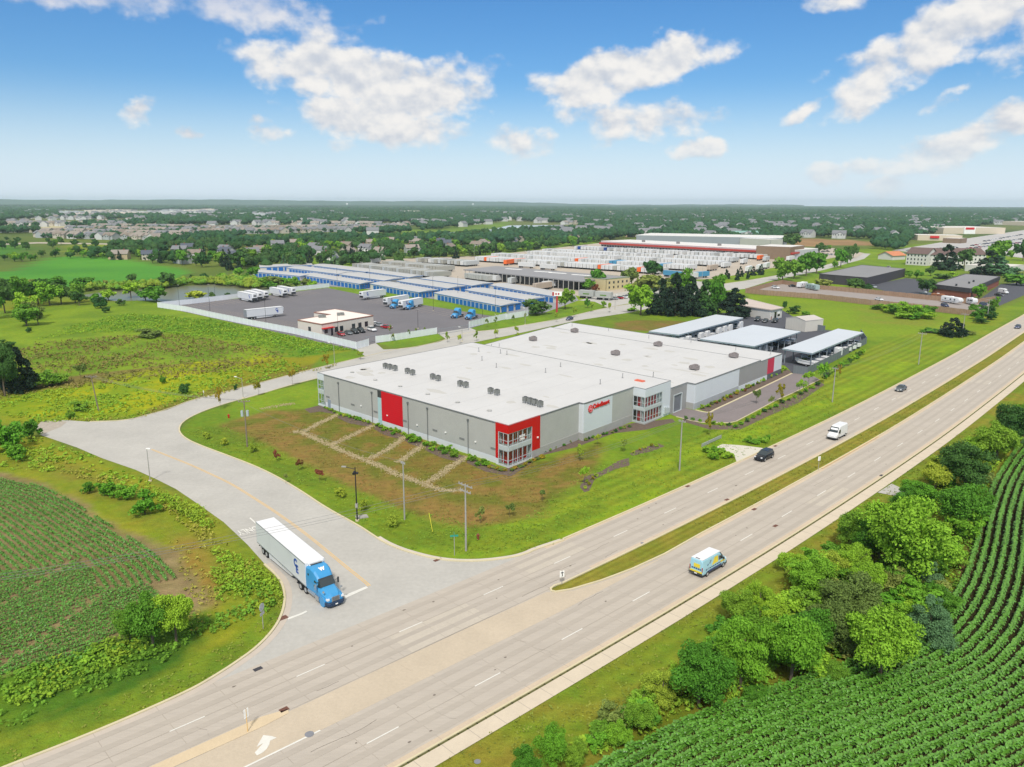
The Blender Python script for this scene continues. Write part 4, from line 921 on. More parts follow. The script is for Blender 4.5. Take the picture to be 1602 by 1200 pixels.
def crown_mesh(name, seed, kind, nc, nl, leaf, mat, z0=.15, ck=.62):
    V, F, cc, cr = crown(seed, kind, nc, nl, leaf, z0)
    me = bpy.data.meshes.new(name); CV, CF = core(cc, cr, ck)
    VV = np.concatenate([V, CV]).astype(np.float32); nq = len(F); nt_ = len(CF); 
    me.vertices.add(len(VV)); me.vertices.foreach_set('co', VV.ravel())
    li = np.concatenate([F.ravel(), (CF+len(V)).ravel()]).astype(np.int32); me.loops.add(len(li)); me.loops.foreach_set('vertex_index', li)
    me.polygons.add(nq+nt_); st = np.concatenate([np.arange(nq)*4, nq*4+np.arange(nt_)*3]).astype(np.int32); me.polygons.foreach_set('loop_start', st)
    me.materials.append(mat); me.update(calc_edges=True); return me
def trunk_mesh(seed, zt=.7, r0=.035, limbs=4):
    r = random.Random(seed); mb = MB(); mb.cyl((0, 0, -.02), (.01, .01, zt*.55), r0, r0*.7, n=7); mb.cyl((.01, .01, zt*.55), (.02, -.01, zt), r0*.7, r0*.3, n=6)
    for i in range(limbs):
        a = i*2.4+seed; z = zt*(.3+.12*i); mb.cyl((0, 0, z), (math.cos(a)*.25, math.sin(a)*.25, z+.25), r0*.45, r0*.15, n=5)
    return mb.mesh('trunk', BARK)
PROTO = {}
LOD = {'n': (52, 17000, .026), 'q': (34, 2600, .068), 'm': (22, 620, .13), 'l': (12, 150, .22)}
def tproto(sp, lod, var, form):
    key = (sp, lod, var, form)
    if key in PROTO: return PROTO[key]
    nc, nl, lf = LOD[lod]; 
    if form == 'cone': nc = int(nc*1.7); nl = int(nl*1.1); lf *= .8
    name = {'tree': 'tree', 'cone': 'conifer_tree', 'bush': 'shrub', 'sap': 'young_tree'}[form]
    z0 = {'tree': .16, 'cone': .06, 'bush': .0, 'sap': .3}[form]
    t = thing(name, name, 'tree' if form != 'bush' else 'shrub'); used.discard(t.name)
    if form == 'sap': nc = int(nc*.4); nl = int(nl*.35)
    ob('crown', crown_mesh('crown', var*13+5, 'round' if form in ('tree', 'sap') else form, nc, nl, lf, LEAF[sp], z0, {'n': .38, 'q': .5, 'm': .72, 'l': .9}[lod] if form != 'sap' else .3), t)
    ob('trunk' if form != 'bush' else 'stem', trunk_mesh(var, .7, .012 if form == 'sap' else .03, 4 if form != 'cone' else 0), t)
    PROTO[key] = t; return t
_v = [0]
def px_m(px, py, n): 
    g = G(px, py); return n*(g-Vector((0, 0, CAMH))).length/FPX
def T(px, py, w, h, sp='m', lod='q', form='tree', label=None, group=None, cat=None, metric=False, z=0):
    """tree standing at photo ground point, w x h in photo pixels (or metres)"""
    _v[0] += 1; var = _v[0] % 3; g = G(px, py); 
    if not metric: w = px_m(px, py, w); h = px_m(px, py, h)*1.02
    o = place(tproto(sp, lod, var, form), (g.x, g.y, z), random.random()*6.28, label, group, (w, w*(.92+.16*random.random()), h))
    if cat: o['category'] = cat
    return o
# --- belt between highway verge and maize
belt = [(862,1207,52,74,'b','tree'),(897,1200,42,46,'m','bush'),(968,1166,44,44,'b','bush'),(1001,1148,48,52,'m','tree'),(1035,1097,62,46,'y','bush'),(1062,1082,60,50,'b','bush'),(1093,1108,88,98,'m','tree'),
 (1158,1078,84,112,'b','tree'),(1203,1050,64,86,'m','tree'),(1150,976,52,54,'m','tree'),(1186,968,46,60,'b','bush'),(1236,1072,92,122,'b','tree'),(1262,1030,70,80,'m','tree'),(1305,1020,72,78,'o','tree'),(1376,1060,108,112,'b','tree'),(1330,978,92,72,'o','tree'),
 (1262,935,72,66,'b','tree'),(1296,905,62,52,'y','bush'),(1338,900,56,48,'b','bush'),(1452,1006,74,72,'s','cone'),(1454,930,52,48,'s','cone'),(1362,880,60,60,'m','tree'),(1420,912,118,128,'b','tree'),(1408,935,70,46,'o','bush'),(1485,888,44,34,'m','bush'),
 (1344,868,62,64,'m','tree'),(1378,858,44,42,'y','bush'),(1500,832,76,72,'m','tree'),(1508,770,70,70,'d','tree'),(1462,768,48,46,'y','tree'),(1440,792,52,40,'b','bush'),(1415,795,40,34,'m','bush'),(1558,722,62,60,'m','tree'),(1586,706,52,66,'d','tree'),(1530,716,40,36,'b','bush'),(1602,684,50,54,'m','tree'),(1478,732,36,22,'y','bush'),
 (1470,960,44,40,'m','bush'),(1210,985,52,58,'b','bush'),(1240,895,46,34,'b','bush'),(1126,1020,36,34,'b','bush'),(1300,1062,50,32,'m','bush'),(1180,1095,40,26,'m','bush'),(1420,985,40,36,'m','bush'),(1640,650,60,60,'m','tree'),(1670,620,60,60,'d','tree'),(820,1230,46,60,'m','tree'),(1356,930,60,54,'b','tree')]
SPN = {'b': 'bright green', 'm': 'mid green', 'd': 'dark green', 'y': 'yellow-green', 'o': 'olive green', 's': 'blue-green', 'p': 'dark', 'g': 'golden', 'r': 'russet'}
def where(px, py):
    if py > 1120: return 'at the foot of the picture'
    if py > 1030: return 'in front of the maize bend'
    if py > 940: return 'midway along the scrub belt'
    if py > 840: return 'by the broken side path'
    return 'at the far end of the scrub belt'
cnt = {}
for px, py, w, h, sp, f in belt:
    key = (sp, f, where(px, py)); cnt[key] = cnt.get(key, 0)+1
for px, py, w, h, sp, f in belt:
    k = (sp, f, where(px, py)); word = {'tree': 'leafy tree', 'bush': 'shrub', 'cone': 'small spruce'}[f]
    sz = 'broad ' if w > 85 else 'tall ' if h > w*1.2 else 'low ' if h < w*.8 else 'rounded '
    pos = 'between x' 
    nb = min(((abs(px-q[0])+abs(py-q[1])*2, q) for q in belt if q[:2] != (px, py)), key=lambda e: e[0])[1]
    rel = ('left' if px < nb[0] else 'right')+' of the '+SPN[nb[4]]+' '+{'tree': 'tree', 'bush': 'shrub', 'cone': 'spruce'}[nb[5]]
    bo = sorted(belt, key=lambda e: -e[1]).index((px, py, w, h, sp, f)); on = ('first second third fourth fifth sixth seventh eighth ninth tenth eleventh twelfth thirteenth fourteenth fifteenth'.split()+[str(k_)+'th' for k_ in range(16, 60)])[bo]
    T(px, py, w*.98, h*.96, sp, 'n', f, f'{sz}{SPN[sp]} {word}, {on} from the foot of the scrub belt', 'trees and shrubs between highway and maize')
rb_ = random.Random(12); nb_ = 0; BP_ = [(900,1195),(975,1160),(1080,1105),(1200,1072),(1330,1028),(1425,985),(1470,935),(1500,880),(1530,800),(1560,735),(1600,680),(1560,690),(1480,750),(1400,800),(1330,850),(1260,890),(1180,960),(1090,1040),(970,1130),(890,1180)]
while nb_ < 125:
    x, y = rb_.uniform(890, 1600), rb_.uniform(680, 1195)
    if not inpoly(np.array([x]), np.array([y]), BP_)[0]: continue
    w = rb_.uniform(28, 58)*(y/1000); sp = rb_.choice('bbmmbmoy'); T(x, y, w, w*rb_.uniform(.5, .85), sp, 'q', 'bush', f'low {SPN[sp]} bush filling the scrub belt between the taller trees', 'bushes filling the scrub belt '+SPN[sp]); nb_ += 1
# --- south-west corner
T(240,1012,70,84,'m','n','tree','broad green tree with several stems beside the soybean field, left of its twin'); T(276,1006,62,76,'b','n','tree','green tree beside the soybean field, right of its broader twin')
T(205,1000,44,50,'m','n','tree','smaller green tree on the soybean side of the twin trees')
for px, py, w, h, sp, lb in [(140,772,20,20,'m','small dark shrub on the bank left of three brighter ones'),(171,776,30,24,'b','bright round shrub first in the row of three by the side road'),(199,781,30,22,'b','bright round shrub in the middle of the row of three by the side road'),(227,804,40,36,'b','largest bright shrub in the row by the side road'),
    (50,686,24,30,'m','dark shrub at the tip of the gravel pad'),(12,706,44,46,'b','bright shrub at the left edge beside the gravel pad'),(-20,700,50,50,'y','yellowish shrub just past the left edge'),(28,720,30,26,'b','low bright shrub below the gravel pad'),(110,655,14,12,'m','small dark shrub beside the leaning utility pole'),(125,642,30,14,'m','low shrub behind the leaning utility pole'),
    (288,616,18,17,'d','small dark round shrub on the meadow near the side road'),(255,600,10,12,'m','tiny shrub on the bright meadow left of the dark round one'),(369,610,8,10,'d','tiny dark shrub at the far kerb of the side road')]:
    T(px, py, w, h, sp, 'q', 'bush', lb)
T(8,620,40,66,'d','n','tree','dark tree at the left edge of the meadow'); T(30,612,48,60,'p','q','cone','dark conifer beside the tree at the left edge')
for px, py, w, h in ((50,608,40,24),(75,604,40,22),(95,600,24,16)): T(px, py, w, h, 'm', 'q', 'bush', 'dark bush in the low hedge right of the left-edge tree', 'hedge on the meadow')
T(127,594,20,26,'o','q','sap','thin grey-green young tree on the meadow behind the leaning pole'); T(168,590,9,10,'o','q','sap','tiny grey sapling on the meadow')
T(9,548,22,14,'d','q','bush','dark bush at the left edge of the brown meadow patch'); T(232,527,42,12,'o','q','bush','low dark thicket on the meadow below the pond')
T(45,520,9,8,'d','q','bush','tiny dark shrub alone on the yellow meadow')
# --- young trees with stems along roads
saps = [(345,641,12,34,'g','along the kerb at the bend of the side road'),(405,620,12,26,'g','where the side road passes behind the white pole'),(458,604,14,28,'g','left of the storage building'),(512,577,14,22,'g','across the road from the building corner'),(564,563,12,16,'y','beyond the building roof near the first gate'),
 (935,697,12,20,'y','on the lawn below the glazed bay'),(907,722,14,28,'y','at the end of the mulch strip, nearer the building'),(976,707,16,26,'y','in the mulch strip on the lawn'),(914,760,16,34,'b','tallest at the lower end of the mulch strip'),(1110,682,14,36,'g','yellow beside the drive bend'),
 (1183,632,14,26,'o','in the planting strip outside the drive kerb, thin'),(1206,640,10,22,'o','bare in the planting strip outside the drive'),(1222,632,16,30,'g','orange in the planting strip outside the drive'),(1250,618,18,26,'b','bright by the drive near the grey fence'),(1264,606,18,26,'b','bright against the grey fence end'),(1313,592,10,20,'g','at the foot of the light pole by the drive'),(1288,600,24,36,'b','largest by the grey fence end'),
 (447,757,12,18,'o','reddish bare one nearest the side road bend'),(433,722,14,18,'r','reddish bare one on the basin edge, first'),(467,737,14,20,'r','reddish bare one on the basin edge, second'),(500,754,16,22,'r','reddish bare one on the basin edge, third'),(751,820,18,28,'o','thin one right of the second utility pole'),(797,809,18,26,'o','thin one at the right end of the brown basin'),(848,785,16,22,'o','thin one on the lawn right of the basin')]
for px, py, w, h, sp, lb in saps: T(px, py, w, h, sp, 'q', 'sap', 'young tree '+lb, None, 'tree')
for px, py, w, h, sp, lb in [(323,687,12,12,'y','first yellow-green shrub on the corner lawn by the bend'),(352,697,12,14,'y','second yellow-green shrub on the corner lawn by the bend'),(397,707,14,14,'y','yellow-green shrub beside the transformer pole'),(533,778,18,18,'y','yellow-green shrub left of the black light pole'),(570,798,16,20,'y','yellow-green shrub right of the black light pole'),(614,824,20,22,'y','yellow-green shrub lowest on the corner lawn')]:
    T(px, py, w, h, sp, 'q', 'bush', lb)
for px, py in [(745,532),(775,528),(808,524),(700,534),(720,536)]: T(px, py+2, 9, 17, 'y', 'q', 'sap', 'yellow-green street tree along the road behind the storage roof', 'street trees behind the storage building')
for px, py in [(870,504),(898,496),(925,488),(954,489),(809,536)]: T(px, py, 9, 16, 'y', 'm', 'sap', 'small yellow-green street tree along the cross road', 'street trees on the cross road')
for px, py in [(615,534),(640,529),(650,527),(665,524),(762,512),(775,509),(803,505),(822,503),(610,522)]: T(px, py, 6, 14, 'o', 'm', 'sap', 'thin planted tree on the grass in front of the white fence', 'thin trees by the yard fence')
# planting beds
MULCH = M('mulch', lin((104,90,80)), .95, .25, 1.5, fine=.3, bump=.6)
def bed(px, lb): o = tri_sheet('mulch_bed', [PL(px)], .012, MULCH); return o
bed([(476,640),(500,634),(526,641),(524,648),(500,644),(485,646)],0); bed([(530,648),(583,663),(578,668),(545,662),(528,654)],0); bed([(588,666),(634,682),(628,688),(600,680),(585,671)],0); bed([(638,682),(664,693),(658,700),(640,694),(632,688)],0); bed([(668,697),(728,714),(722,724),(690,716),(664,704)],0)
bed([(733,716),(790,733),(858,704),(905,683),(990,662),(1052,655),(1056,660),(1012,672),(960,678),(900,700),(850,712),(800,745),(760,738),(730,724)],0)
bed([(1066,652),(1100,664),(1140,666),(1156,664),(1215,634),(1240,622),(1284,598),(1290,602),(1250,630),(1200,652),(1158,672),(1110,672),(1070,660)],0)
bed([(907,762),(914,770),(922,768),(930,750),(960,735),(985,728),(984,716),(965,722),(940,738),(915,745)],0); bed([(985,710),(1000,702),(1030,694),(1040,698),(1020,706),(990,713)],0)
bed([(1094,641),(1108,644.5),(1118,641.5),(1240,583),(1232,578),(1160,606),(1110,630)],0)
bn = 0
def beds(pts, w, h, sps, lb, gr, lod='m'):
    for i, (px, py) in enumerate(pts): T(px+random.uniform(-1.5, 1.5), py+random.uniform(-1, 1), w*random.uniform(.8, 1.25), h*random.uniform(.8, 1.2), sps[i % len(sps)], lod, 'bush', lb, gr)
def lp(a, b, n): return [(a[0]+(b[0]-a[0])*i/(n-1), a[1]+(b[1]-a[1])*i/(n-1)) for i in range(n)]
beds(lp((508,640), (522,645), 5), 6, 5, 'by', 'small clipped shrub in the first bed under the grey wall', 'bed shrubs')
beds(lp((533,650), (575,662), 9), 7, 6, 'byb', 'small shrub in the second bed under the grey wall', 'second bed shrubs')
beds(lp((590,668), (632,680), 7)+[(600,675),(615,680)], 8, 7, 'bm', 'green shrub in the third bed below the red panel', 'third bed shrubs')
beds([(640,688),(648,686),(656,690),(650,693),(644,692)], 11, 9, 'b', 'leafy shrub in the fourth bed between two rock swales', 'fourth bed shrubs', 'q')
beds([(668,697),(678,697),(677,705),(689,704),(694,710),(703,706),(712,710),(710,716)], 12, 10, 'bmb', 'leafy green shrub in the fifth bed under the grey wall', 'fifth bed shrubs', 'q')
beds([(735,720),(742,722),(748,728),(756,726),(762,728)], 12, 10, 'bm', 'leafy green shrub in the bed left of the red corner', 'corner bed shrubs', 'q')
beds(lp((766,732), (790,738), 5)+lp((800,736), (848,716), 8), 10, 6, 'go', 'low golden shrub at the foot of the red corner', 'golden shrubs at the red corner')
beds(lp((852,708), (905,688), 8)+lp((915,690), (985,668), 11), 7, 5, 'dmo', 'low dark shrub in the long bed under the sign wall', 'sign wall bed shrubs')
beds(lp((1100,640), (1150,617), 9)+lp((1155,614), (1228,580), 14), 7, 6, 'ybo', 'low shrub in the bed between drive kerb and white wall', 'drive bed shrubs')
beds(lp((1112,637), (1175,607), 7), 6, 5, 'gr', 'orange low shrub in the bed between drive kerb and white wall', 'orange bed shrubs')
beds(lp((1072,657), (1150,668), 8)+lp((1160,664), (1280,604), 14), 8, 6, 'dmb', 'low dark shrub outside the drive kerb', 'shrubs outside the drive')
beds(lp((1290,592), (1350,554), 12), 10, 10, 'mdb', 'shrub along the foot of the grey board fence', 'shrubs at the grey fence')
beds([(915,765),(922,760),(918,755),(926,750),(932,745)], 7, 6, 'yg', 'yellow tuft in the lower mulch strip', 'yellow tufts'); beds([(990,709),(1000,704),(1008,702),(1018,699),(1028,698)], 6, 5, 'yg', 'yellow tuft in the upper mulch strip', 'yellow tufts upper')
beds([(1105,708),(1112,716),(1120,706),(1130,712),(1138,716),(1118,720)], 16, 11, 'b', 'bright weed clump beside the concrete access apron', 'weeds at the apron', 'q')
beds([(1170,692),(1180,694),(1192,692),(1200,690)], 16, 9, 'b', 'bright weed clump behind the concrete access apron', 'weeds behind the apron', 'q')
# rock swales
RK = M('swale_rock', lin((166,152,118)), .9, .2, 1.2, fine=.2, obvar=0)
def rocks(name, lines, n_per_m, w, seed, lb):
    r = np.random.default_rng(seed); V = []; F = []; o = 0
    for ln in lines:
        P = PL(ln)
        for a, b in zip(P, P[1:]):
            L = (b-a).length; d = (b-a)/L; nn = Vector((-d.y, d.x, 0))
            for _ in range(int(L*n_per_m)):
                p = a+d*r.random()*L+nn*r.normal()*w*.45; s = r.uniform(.06, .15); q = JV*np.array([s, s*r.uniform(.6, 1), s*.55])+r.normal(size=JV.shape)*s*.12; q += np.array([p.x, p.y, s*.25]); V.append(q); F.append(JF+o); o += len(JV)
    me = npmesh(name, np.concatenate(V), np.concatenate(F), RK); x = ob(name, me); tag(x, lb, 'rocks', kind='stuff'); return x
rocks('rock_swale', [[(459,674.5),(475,678),(500,689),(530,703),(560,716),(590,727),(622,742),(650,752),(680,764),(700,768),(722,767)],[(474,676),(500,662),(530,648)],[(517,697),(545,684),(585,665)],[(578,718),(605,704),(636,682)],[(622,724),(645,708),(666,694)],[(668,755),(690,742),(705,730),(732,714)]], 56, 1.0, 3, 'pale rock swales crossing the brown basin beside the building')
rocks('rock_swale', [[(408,640),(435,635),(460,631)]], 30, 1.3, 5, 'short pale rock swale on the lawn left of the building')
# --- maize and soybeans
def rows_offset(edge, k, sp, side):
    out = []; n = len(edge)
    for i in range(n):
        a = edge[max(0, i-3)]; b = edge[min(n-1, i+3)]; d = (b-a).normalized(); out.append(edge[i]+Vector((-d.y, d.x, 0))*side*sp*k)
    return out
def plant_rows(rows, step, keep):
    pts = []; dirs = []
    for P in rows:
        acc = random.random()*step
        for a, b in zip(P, P[1:]):
            L = (b-a).length; d = (b-a)/L if L > 1e-6 else Vector((1, 0, 0))
            while acc < L:
                p = a+d*acc
                if keep(p): pts.append((p.x, p.y)); dirs.append(math.atan2(d.y, d.x))
                acc += step
            acc -= L
    return np.array(pts), np.array(dirs)
def frame_keep(p, m=60):
    q = Vector((p[0], p[1], 1-CAMH)); f = q.y*math.cos(TH)-q.z*math.sin(TH); 
    if f < 10: return False
    up = q.y*math.sin(TH)+q.z*math.cos(TH); return abs(q.x/f*FPX) < 801+m and -(600+m) < up/f*FPX < 700
CE = smooth_pl(PL([(1760,560),(1668,628),(1602,692),(1562,745),(1540,800),(1527,860),(1508,915),(1478,966),(1430,1008),(1340,1044),(1210,1090),(1095,1128),(980,1183),(900,1232),(820,1290)]), 3)
crows = [rows_offset(CE, k, 1.08, 1) for k in range(0, 76)]
pts, dr = plant_rows(crows, .20, lambda p: frame_keep(p, 220))
r_ = np.random.default_rng(5); n = len(pts); print('maize plants', n)
if n > 90000: s_ = r_.permutation(n)[:90000]; pts = pts[s_]; dr = dr[s_]; n = 90000
NL = 6; H_ = (1.0+.2*fbm(pts[:, 0], pts[:, 1], 9, 3)+.15*r_.normal(size=n)); Vs = []; 
for j in range(NL):
    an = dr+(j % 2)*math.pi+r_.normal(size=n)*.62; zb = H_*(.35+.6*j/(NL-1)); L = .40*(1-.3*j/NL)*(.75+.5*r_.random(n)); w = .075+.035*r_.random(n)
    ca, sa = np.cos(an), np.sin(an); rise = .30*L*(1+.6*j/NL)
    st = [(0, 0, .5), (.5, 1.0, 1.0), (.85, .8, .8), (1.15, .1, .15)]
    px_ = pts[:, 0]+r_.normal(size=n)*.03*(j == 0); py_ = pts[:, 1]
    for (u, h, ww) in st:
        x = px_+ca*L*u; y = py_+sa*L*u; z = zb+rise*h
        Vs.append(np.stack([x-sa*w*ww*1.6, y+ca*w*ww*1.6, z], 1)); Vs.append(np.stack([x+sa*w*ww*1.6, y-ca*w*ww*1.6, z+.02], 1))
VV = np.stack(Vs, 1).reshape(-1, 3)      # per plant: NL*8 verts
base = (np.arange(n)*NL*8)[:, None]; fl = []
for j in range(NL):
    for k in range(3): o_ = j*8+k*2; fl.append([o_, o_+1, o_+3, o_+2])
F = (base[:, None, :]+np.array(fl)[None]).reshape(-1, 4)
MAIZE = M('maize_leaf', lin((92,146,48)), .38, .2, .35, spec=.7, fine=.45, trans=.05)
o = ob('maize', npmesh('maize', VV, F, MAIZE)); tag(o, 'tall green maize in curving rows at the lower right', 'maize', kind='stuff')
pts = pts+r_.normal(size=pts.shape)*.02; tz = H_
Vt = np.stack([np.stack([pts[:, 0]-.03, pts[:, 1], tz*0], 1), np.stack([pts[:, 0]+.03, pts[:, 1], tz*0], 1), np.stack([pts[:, 0]+.02, pts[:, 1], tz*1.12], 1), np.stack([pts[:, 0]-.02, pts[:, 1], tz*1.12], 1)], 1).reshape(-1, 3)
o = ob('maize_stalks', npmesh('maize_stalks', Vt, np.arange(4*n).reshape(n, 4), M('maize_stalk', lin((120,146,66)), .7, .15, 1))); tag(o, 'upright stalks and tassels of the maize', 'maize', kind='stuff')
def rowset(poly, d, sp):
    P = [(p[0], p[1]) for p in poly]; c = Vector((sum(p[0] for p in P)/len(P), sum(p[1] for p in P)/len(P), 0)); nn = Vector((-d.y, d.x, 0)); out = []
    R_ = max((Vector((p[0], p[1], 0))-c).length for p in P)
    for k in range(int(-R_/sp), int(R_/sp)+1):
        ln = [c+nn*(k*sp)+d*t for t in np.arange(-R_, R_, 4)]; out.append([p+nn*.5*math.sin(p.dot(d)*.02) for p in ln])
    return out, P
def soy(poly, a, b, seed, bare=.10):
    d = (G(*b)-G(*a)).normalized(); rows, P = rowset(poly, d, 1.0); pts, dr = plant_rows(rows, .17, lambda p: frame_keep(p))
    ok = inpoly(pts[:, 0]+vnoise(pts[:, 0], pts[:, 1], 4, 2)*.8, pts[:, 1]+vnoise(pts[:, 0], pts[:, 1], 4, 7)*.8, P); pts = pts[ok]; r = np.random.default_rng(seed)
    dens = fbm(pts[:, 0], pts[:, 1], 7, seed); ok = r.random(len(pts)) > np.clip(bare*.4+(-dens-.62)*2.2, bare*.15, 1); pts = pts[ok]; dens = dens[ok]
    tl = np.abs(((pts@np.array([d.x*.3+.9, d.y*.3-.4]))/11) % 1-.5); pts = pts[tl > .022]; n = len(pts); m = 11
    C_ = np.repeat(np.concatenate([pts, np.zeros((n, 1))], 1), m, 0); q = r.normal(size=(n*m, 3))*np.array([.10, .10, .13]); C_ += q; C_[:, 2] = .12+np.abs(q[:, 2])*1.6+.16*r.random(n*m)
    Nn = np.stack([q[:, 0]*3, q[:, 1]*3, np.ones(n*m)], 1)+r.normal(size=(n*m, 3))*.3; Nn /= np.linalg.norm(Nn, axis=1)[:, None]
    return leaves(r, C_, Nn, .17)
SA = PL([(-420,735),(-60,742),(70,762),(130,795),(190,835),(262,862),(290,905),(228,917),(180,922),(120,876),(60,893),(0,898),(-350,930)])
SBp = PL([(-350,932),(0,900),(60,895),(120,880),(178,924),(226,918),(258,945),(205,985),(120,1030),(0,1060),(-350,1150)])
SE = smooth_pl(PL([(-420,706),(-200,716),(-60,731),(70,758),(130,790),(190,828),(255,868),(300,922),(330,1000)]), 2)
def soy_curved(poly, edge, seed):
    P = [(p[0], p[1]) for p in poly]; rows = [rows_offset(edge, k, .9, -1) for k in range(1, 75)]; pts, dr = plant_rows(rows, .17, lambda p: frame_keep(p)); ok = inpoly(pts[:, 0]+vnoise(pts[:, 0], pts[:, 1], 4, 2)*.8, pts[:, 1]+vnoise(pts[:, 0], pts[:, 1], 4, 7)*.8, P); pts = pts[ok]; r = np.random.default_rng(seed)
    dens = fbm(pts[:, 0], pts[:, 1], 7, seed); right = np.clip((pts[:, 0]-G(180, 880).x)/12, 0, 1); ok = r.random(len(pts)) > np.clip(.02+(-dens-.75+.4*right)*1.8, .01, 1); pts = pts[ok]; n = len(pts); m = 8
    C_ = np.repeat(np.concatenate([pts, np.zeros((n, 1))], 1), m, 0); q = r.normal(size=(n*m, 3))*np.array([.12, .12, .12]); C_ += q; C_[:, 2] = .14+np.abs(q[:, 2])*1.6+.2*r.random(n*m)
    Nn = np.stack([q[:, 0]*4, q[:, 1]*4, np.ones(n*m)], 1)+r.normal(size=(n*m, 3))*.4; Nn /= np.linalg.norm(Nn, axis=1)[:, None]; return leaves(r, C_, Nn, .17)
V1, F1 = soy_curved(SA, SE, 4); V2, F2 = soy(SBp, (0, 985), (200, 920), 6, .22)
o = ob('soybeans', npmesh('soybeans', np.concatenate([V1, V2]), np.concatenate([F1, F2+len(V1)]), M('soy_leaf', lin((88,144,46)), .5, .15, .15, spec=.5, fine=.3, trans=.05))); tag(o, 'low green soybeans in rows in the field at the lower left', 'soybeans', kind='stuff')
# --- rough weeds, tufts and grass relief
def tufts(name, polys, dens, size, h, mat, lb, seed, cat='weeds', wr=1.5):
    r = np.random.default_rng(seed); CC = []
    for poly in polys:
        P = [(p[0], p[1]) for p in PL(poly)]; x0, x1 = min(p[0] for p in P), max(p[0] for p in P); y0, y1 = min(p[1] for p in P), max(p[1] for p in P)
        n = int((x1-x0)*(y1-y0)*dens); X = r.uniform(x0, x1, n); Y = r.uniform(y0, y1, n); k = inpoly(X+fbm(X, Y, 6, seed)*wr, Y+fbm(X, Y, 6, seed+3)*wr, P) & (fbm(X, Y, 7, seed+8)+.55 > r.random(n)*1.1); CC.append(np.stack([X[k], Y[k]], 1))
    pts = np.concatenate(CC); n = len(pts); m = 5; C_ = np.repeat(np.concatenate([pts, np.zeros((n, 1))], 1), m, 0); sc = np.repeat(.6+.8*r.random(n), m)
    q = r.normal(size=(n*m, 3))*size*.5; C_ += q*np.array([1, 1, 0]); C_[:, 2] = sc*h*(.2+.8*r.random(n*m)); Nn = q/size+r.normal(size=(n*m, 3))*.4; Nn[:, 2] = np.abs(Nn[:, 2])+.7; Nn /= np.linalg.norm(Nn, axis=1)[:, None]
    V, F = leaves(r, C_, Nn, size*sc); o = ob(name, npmesh(name, V, F, mat)); tag(o, lb, cat, kind='stuff'); return o
WM = M('weed_leaf', lin((140,174,52)), .8, .35, .22, fine=.3, spec=.15, trans=.2, hue=.02); WD = M('weed_leaf_dark', lin((112,156,50)), .8, .35, .3, fine=.3, spec=.15, trans=.2); WY = M('weed_gold', lin((154,152,66)), .85, .3, .4, fine=.3, spec=.1)
tufts('tall_weeds', [[(0,1062),(150,1012),(250,985),(330,962),(372,915),(420,910),(436,950),(380,975),(300,1012),(200,1062),(90,1110),(0,1150),(-150,1220),(-200,1130)]], 6.0, .26, .6, WD, 'dense green weeds on the corner bank below the soybeans', 31)
tufts('tall_weeds', [[(330,860),(385,870),(430,910),(440,945),(400,960),(350,940),(330,900)],[(0,1075),(140,1015),(240,985),(300,990),(200,1040),(60,1095),(0,1110)]], 8.0, .24, .6, WM, 'yellow-green weeds on the corner bank by the stop sign', 33)
tufts('dry_weeds', [[(60,700),(150,735),(250,770),(330,830),(400,890),(380,900),(340,880),(280,820),(180,760),(60,730)],[(100,660),(207,657),(300,628),(400,603),(487,579),(530,569),(530,572),(400,600),(300,624),(200,652),(110,657)]], 3.5, .22, .4, WY, 'dry golden weeds along the side road edges', 35)
tufts('bare_edge_weeds', [[(262,840),(300,850),(345,905),(350,955),(300,985),(240,990),(215,975),(262,945),(300,915)]], 2.2, .2, .3, WY, 'sparse dry weeds on the bare headland beside the soybeans', 44)
tufts('tall_weeds', [[(230,760),(300,790),(340,822),(330,840),(290,815),(240,780)],[(250,768),(300,800),(318,822),(280,812),(248,790)]], 7.0, .24, 1.0, WM, 'tall pale flowering weeds beside the side road', 36)
tufts('meadow_weeds', [[(100,514),(200,490),(330,500),(430,519),(560,549),(440,548),(340,530),(250,520),(120,522),(60,532)],[(60,662),(207,655),(300,624),(400,599),(487,576),(440,562),(360,582),(260,594),(150,602),(60,614),(0,628),(0,665)],[(0,690),(60,684),(160,722),(240,755),(200,770),(100,740),(0,735)]], 1.6, .34, .4, WM, 'rough green weeds of the meadow left of the side road', 37)
tufts('meadow_weeds', [[(95,515),(200,492),(330,500),(540,545),(470,560),(330,525),(200,518),(110,522)]], 1.3, .34, .5, WD, 'darker weed patches of the meadow near the white fence', 38)
tufts('dry_weeds', [[(-20,560),(60,535),(250,522),(340,532),(440,552),(440,562),(360,582),(260,594),(150,602),(60,614),(-20,630)]], 1.5, .34, .4, M('weed_umber', lin((128,122,66)), .85, .35, .12, fine=.3, spec=.1, hue=.03), 'olive-brown dead weeds in the middle of the meadow', 47)
tufts('scrub_growth', [[(900,1200),(975,1165),(1090,1110),(1200,1075),(1330,1030),(1425,990),(1470,950),(1500,900),(1525,830),(1550,740),(1602,680),(1602,640),(1500,700),(1400,790),(1300,860),(1200,930),(1080,1040),(960,1130),(860,1195)]], 6.5, .24, .7, WM, 'tangled undergrowth beneath the trees of the scrub belt', 39)
tufts('scrub_growth', [[(1350,1040),(1440,1000),(1480,950),(1515,880),(1530,800),(1500,800),(1480,880),(1440,950),(1360,1010)],[(900,1200),(975,1160),(1090,1108),(1200,1078),(1330,1030),(1340,1000),(1200,1040),(1060,1100)]], 4.0, .28, .8, WD, 'darker undergrowth along the maize edge', 40)

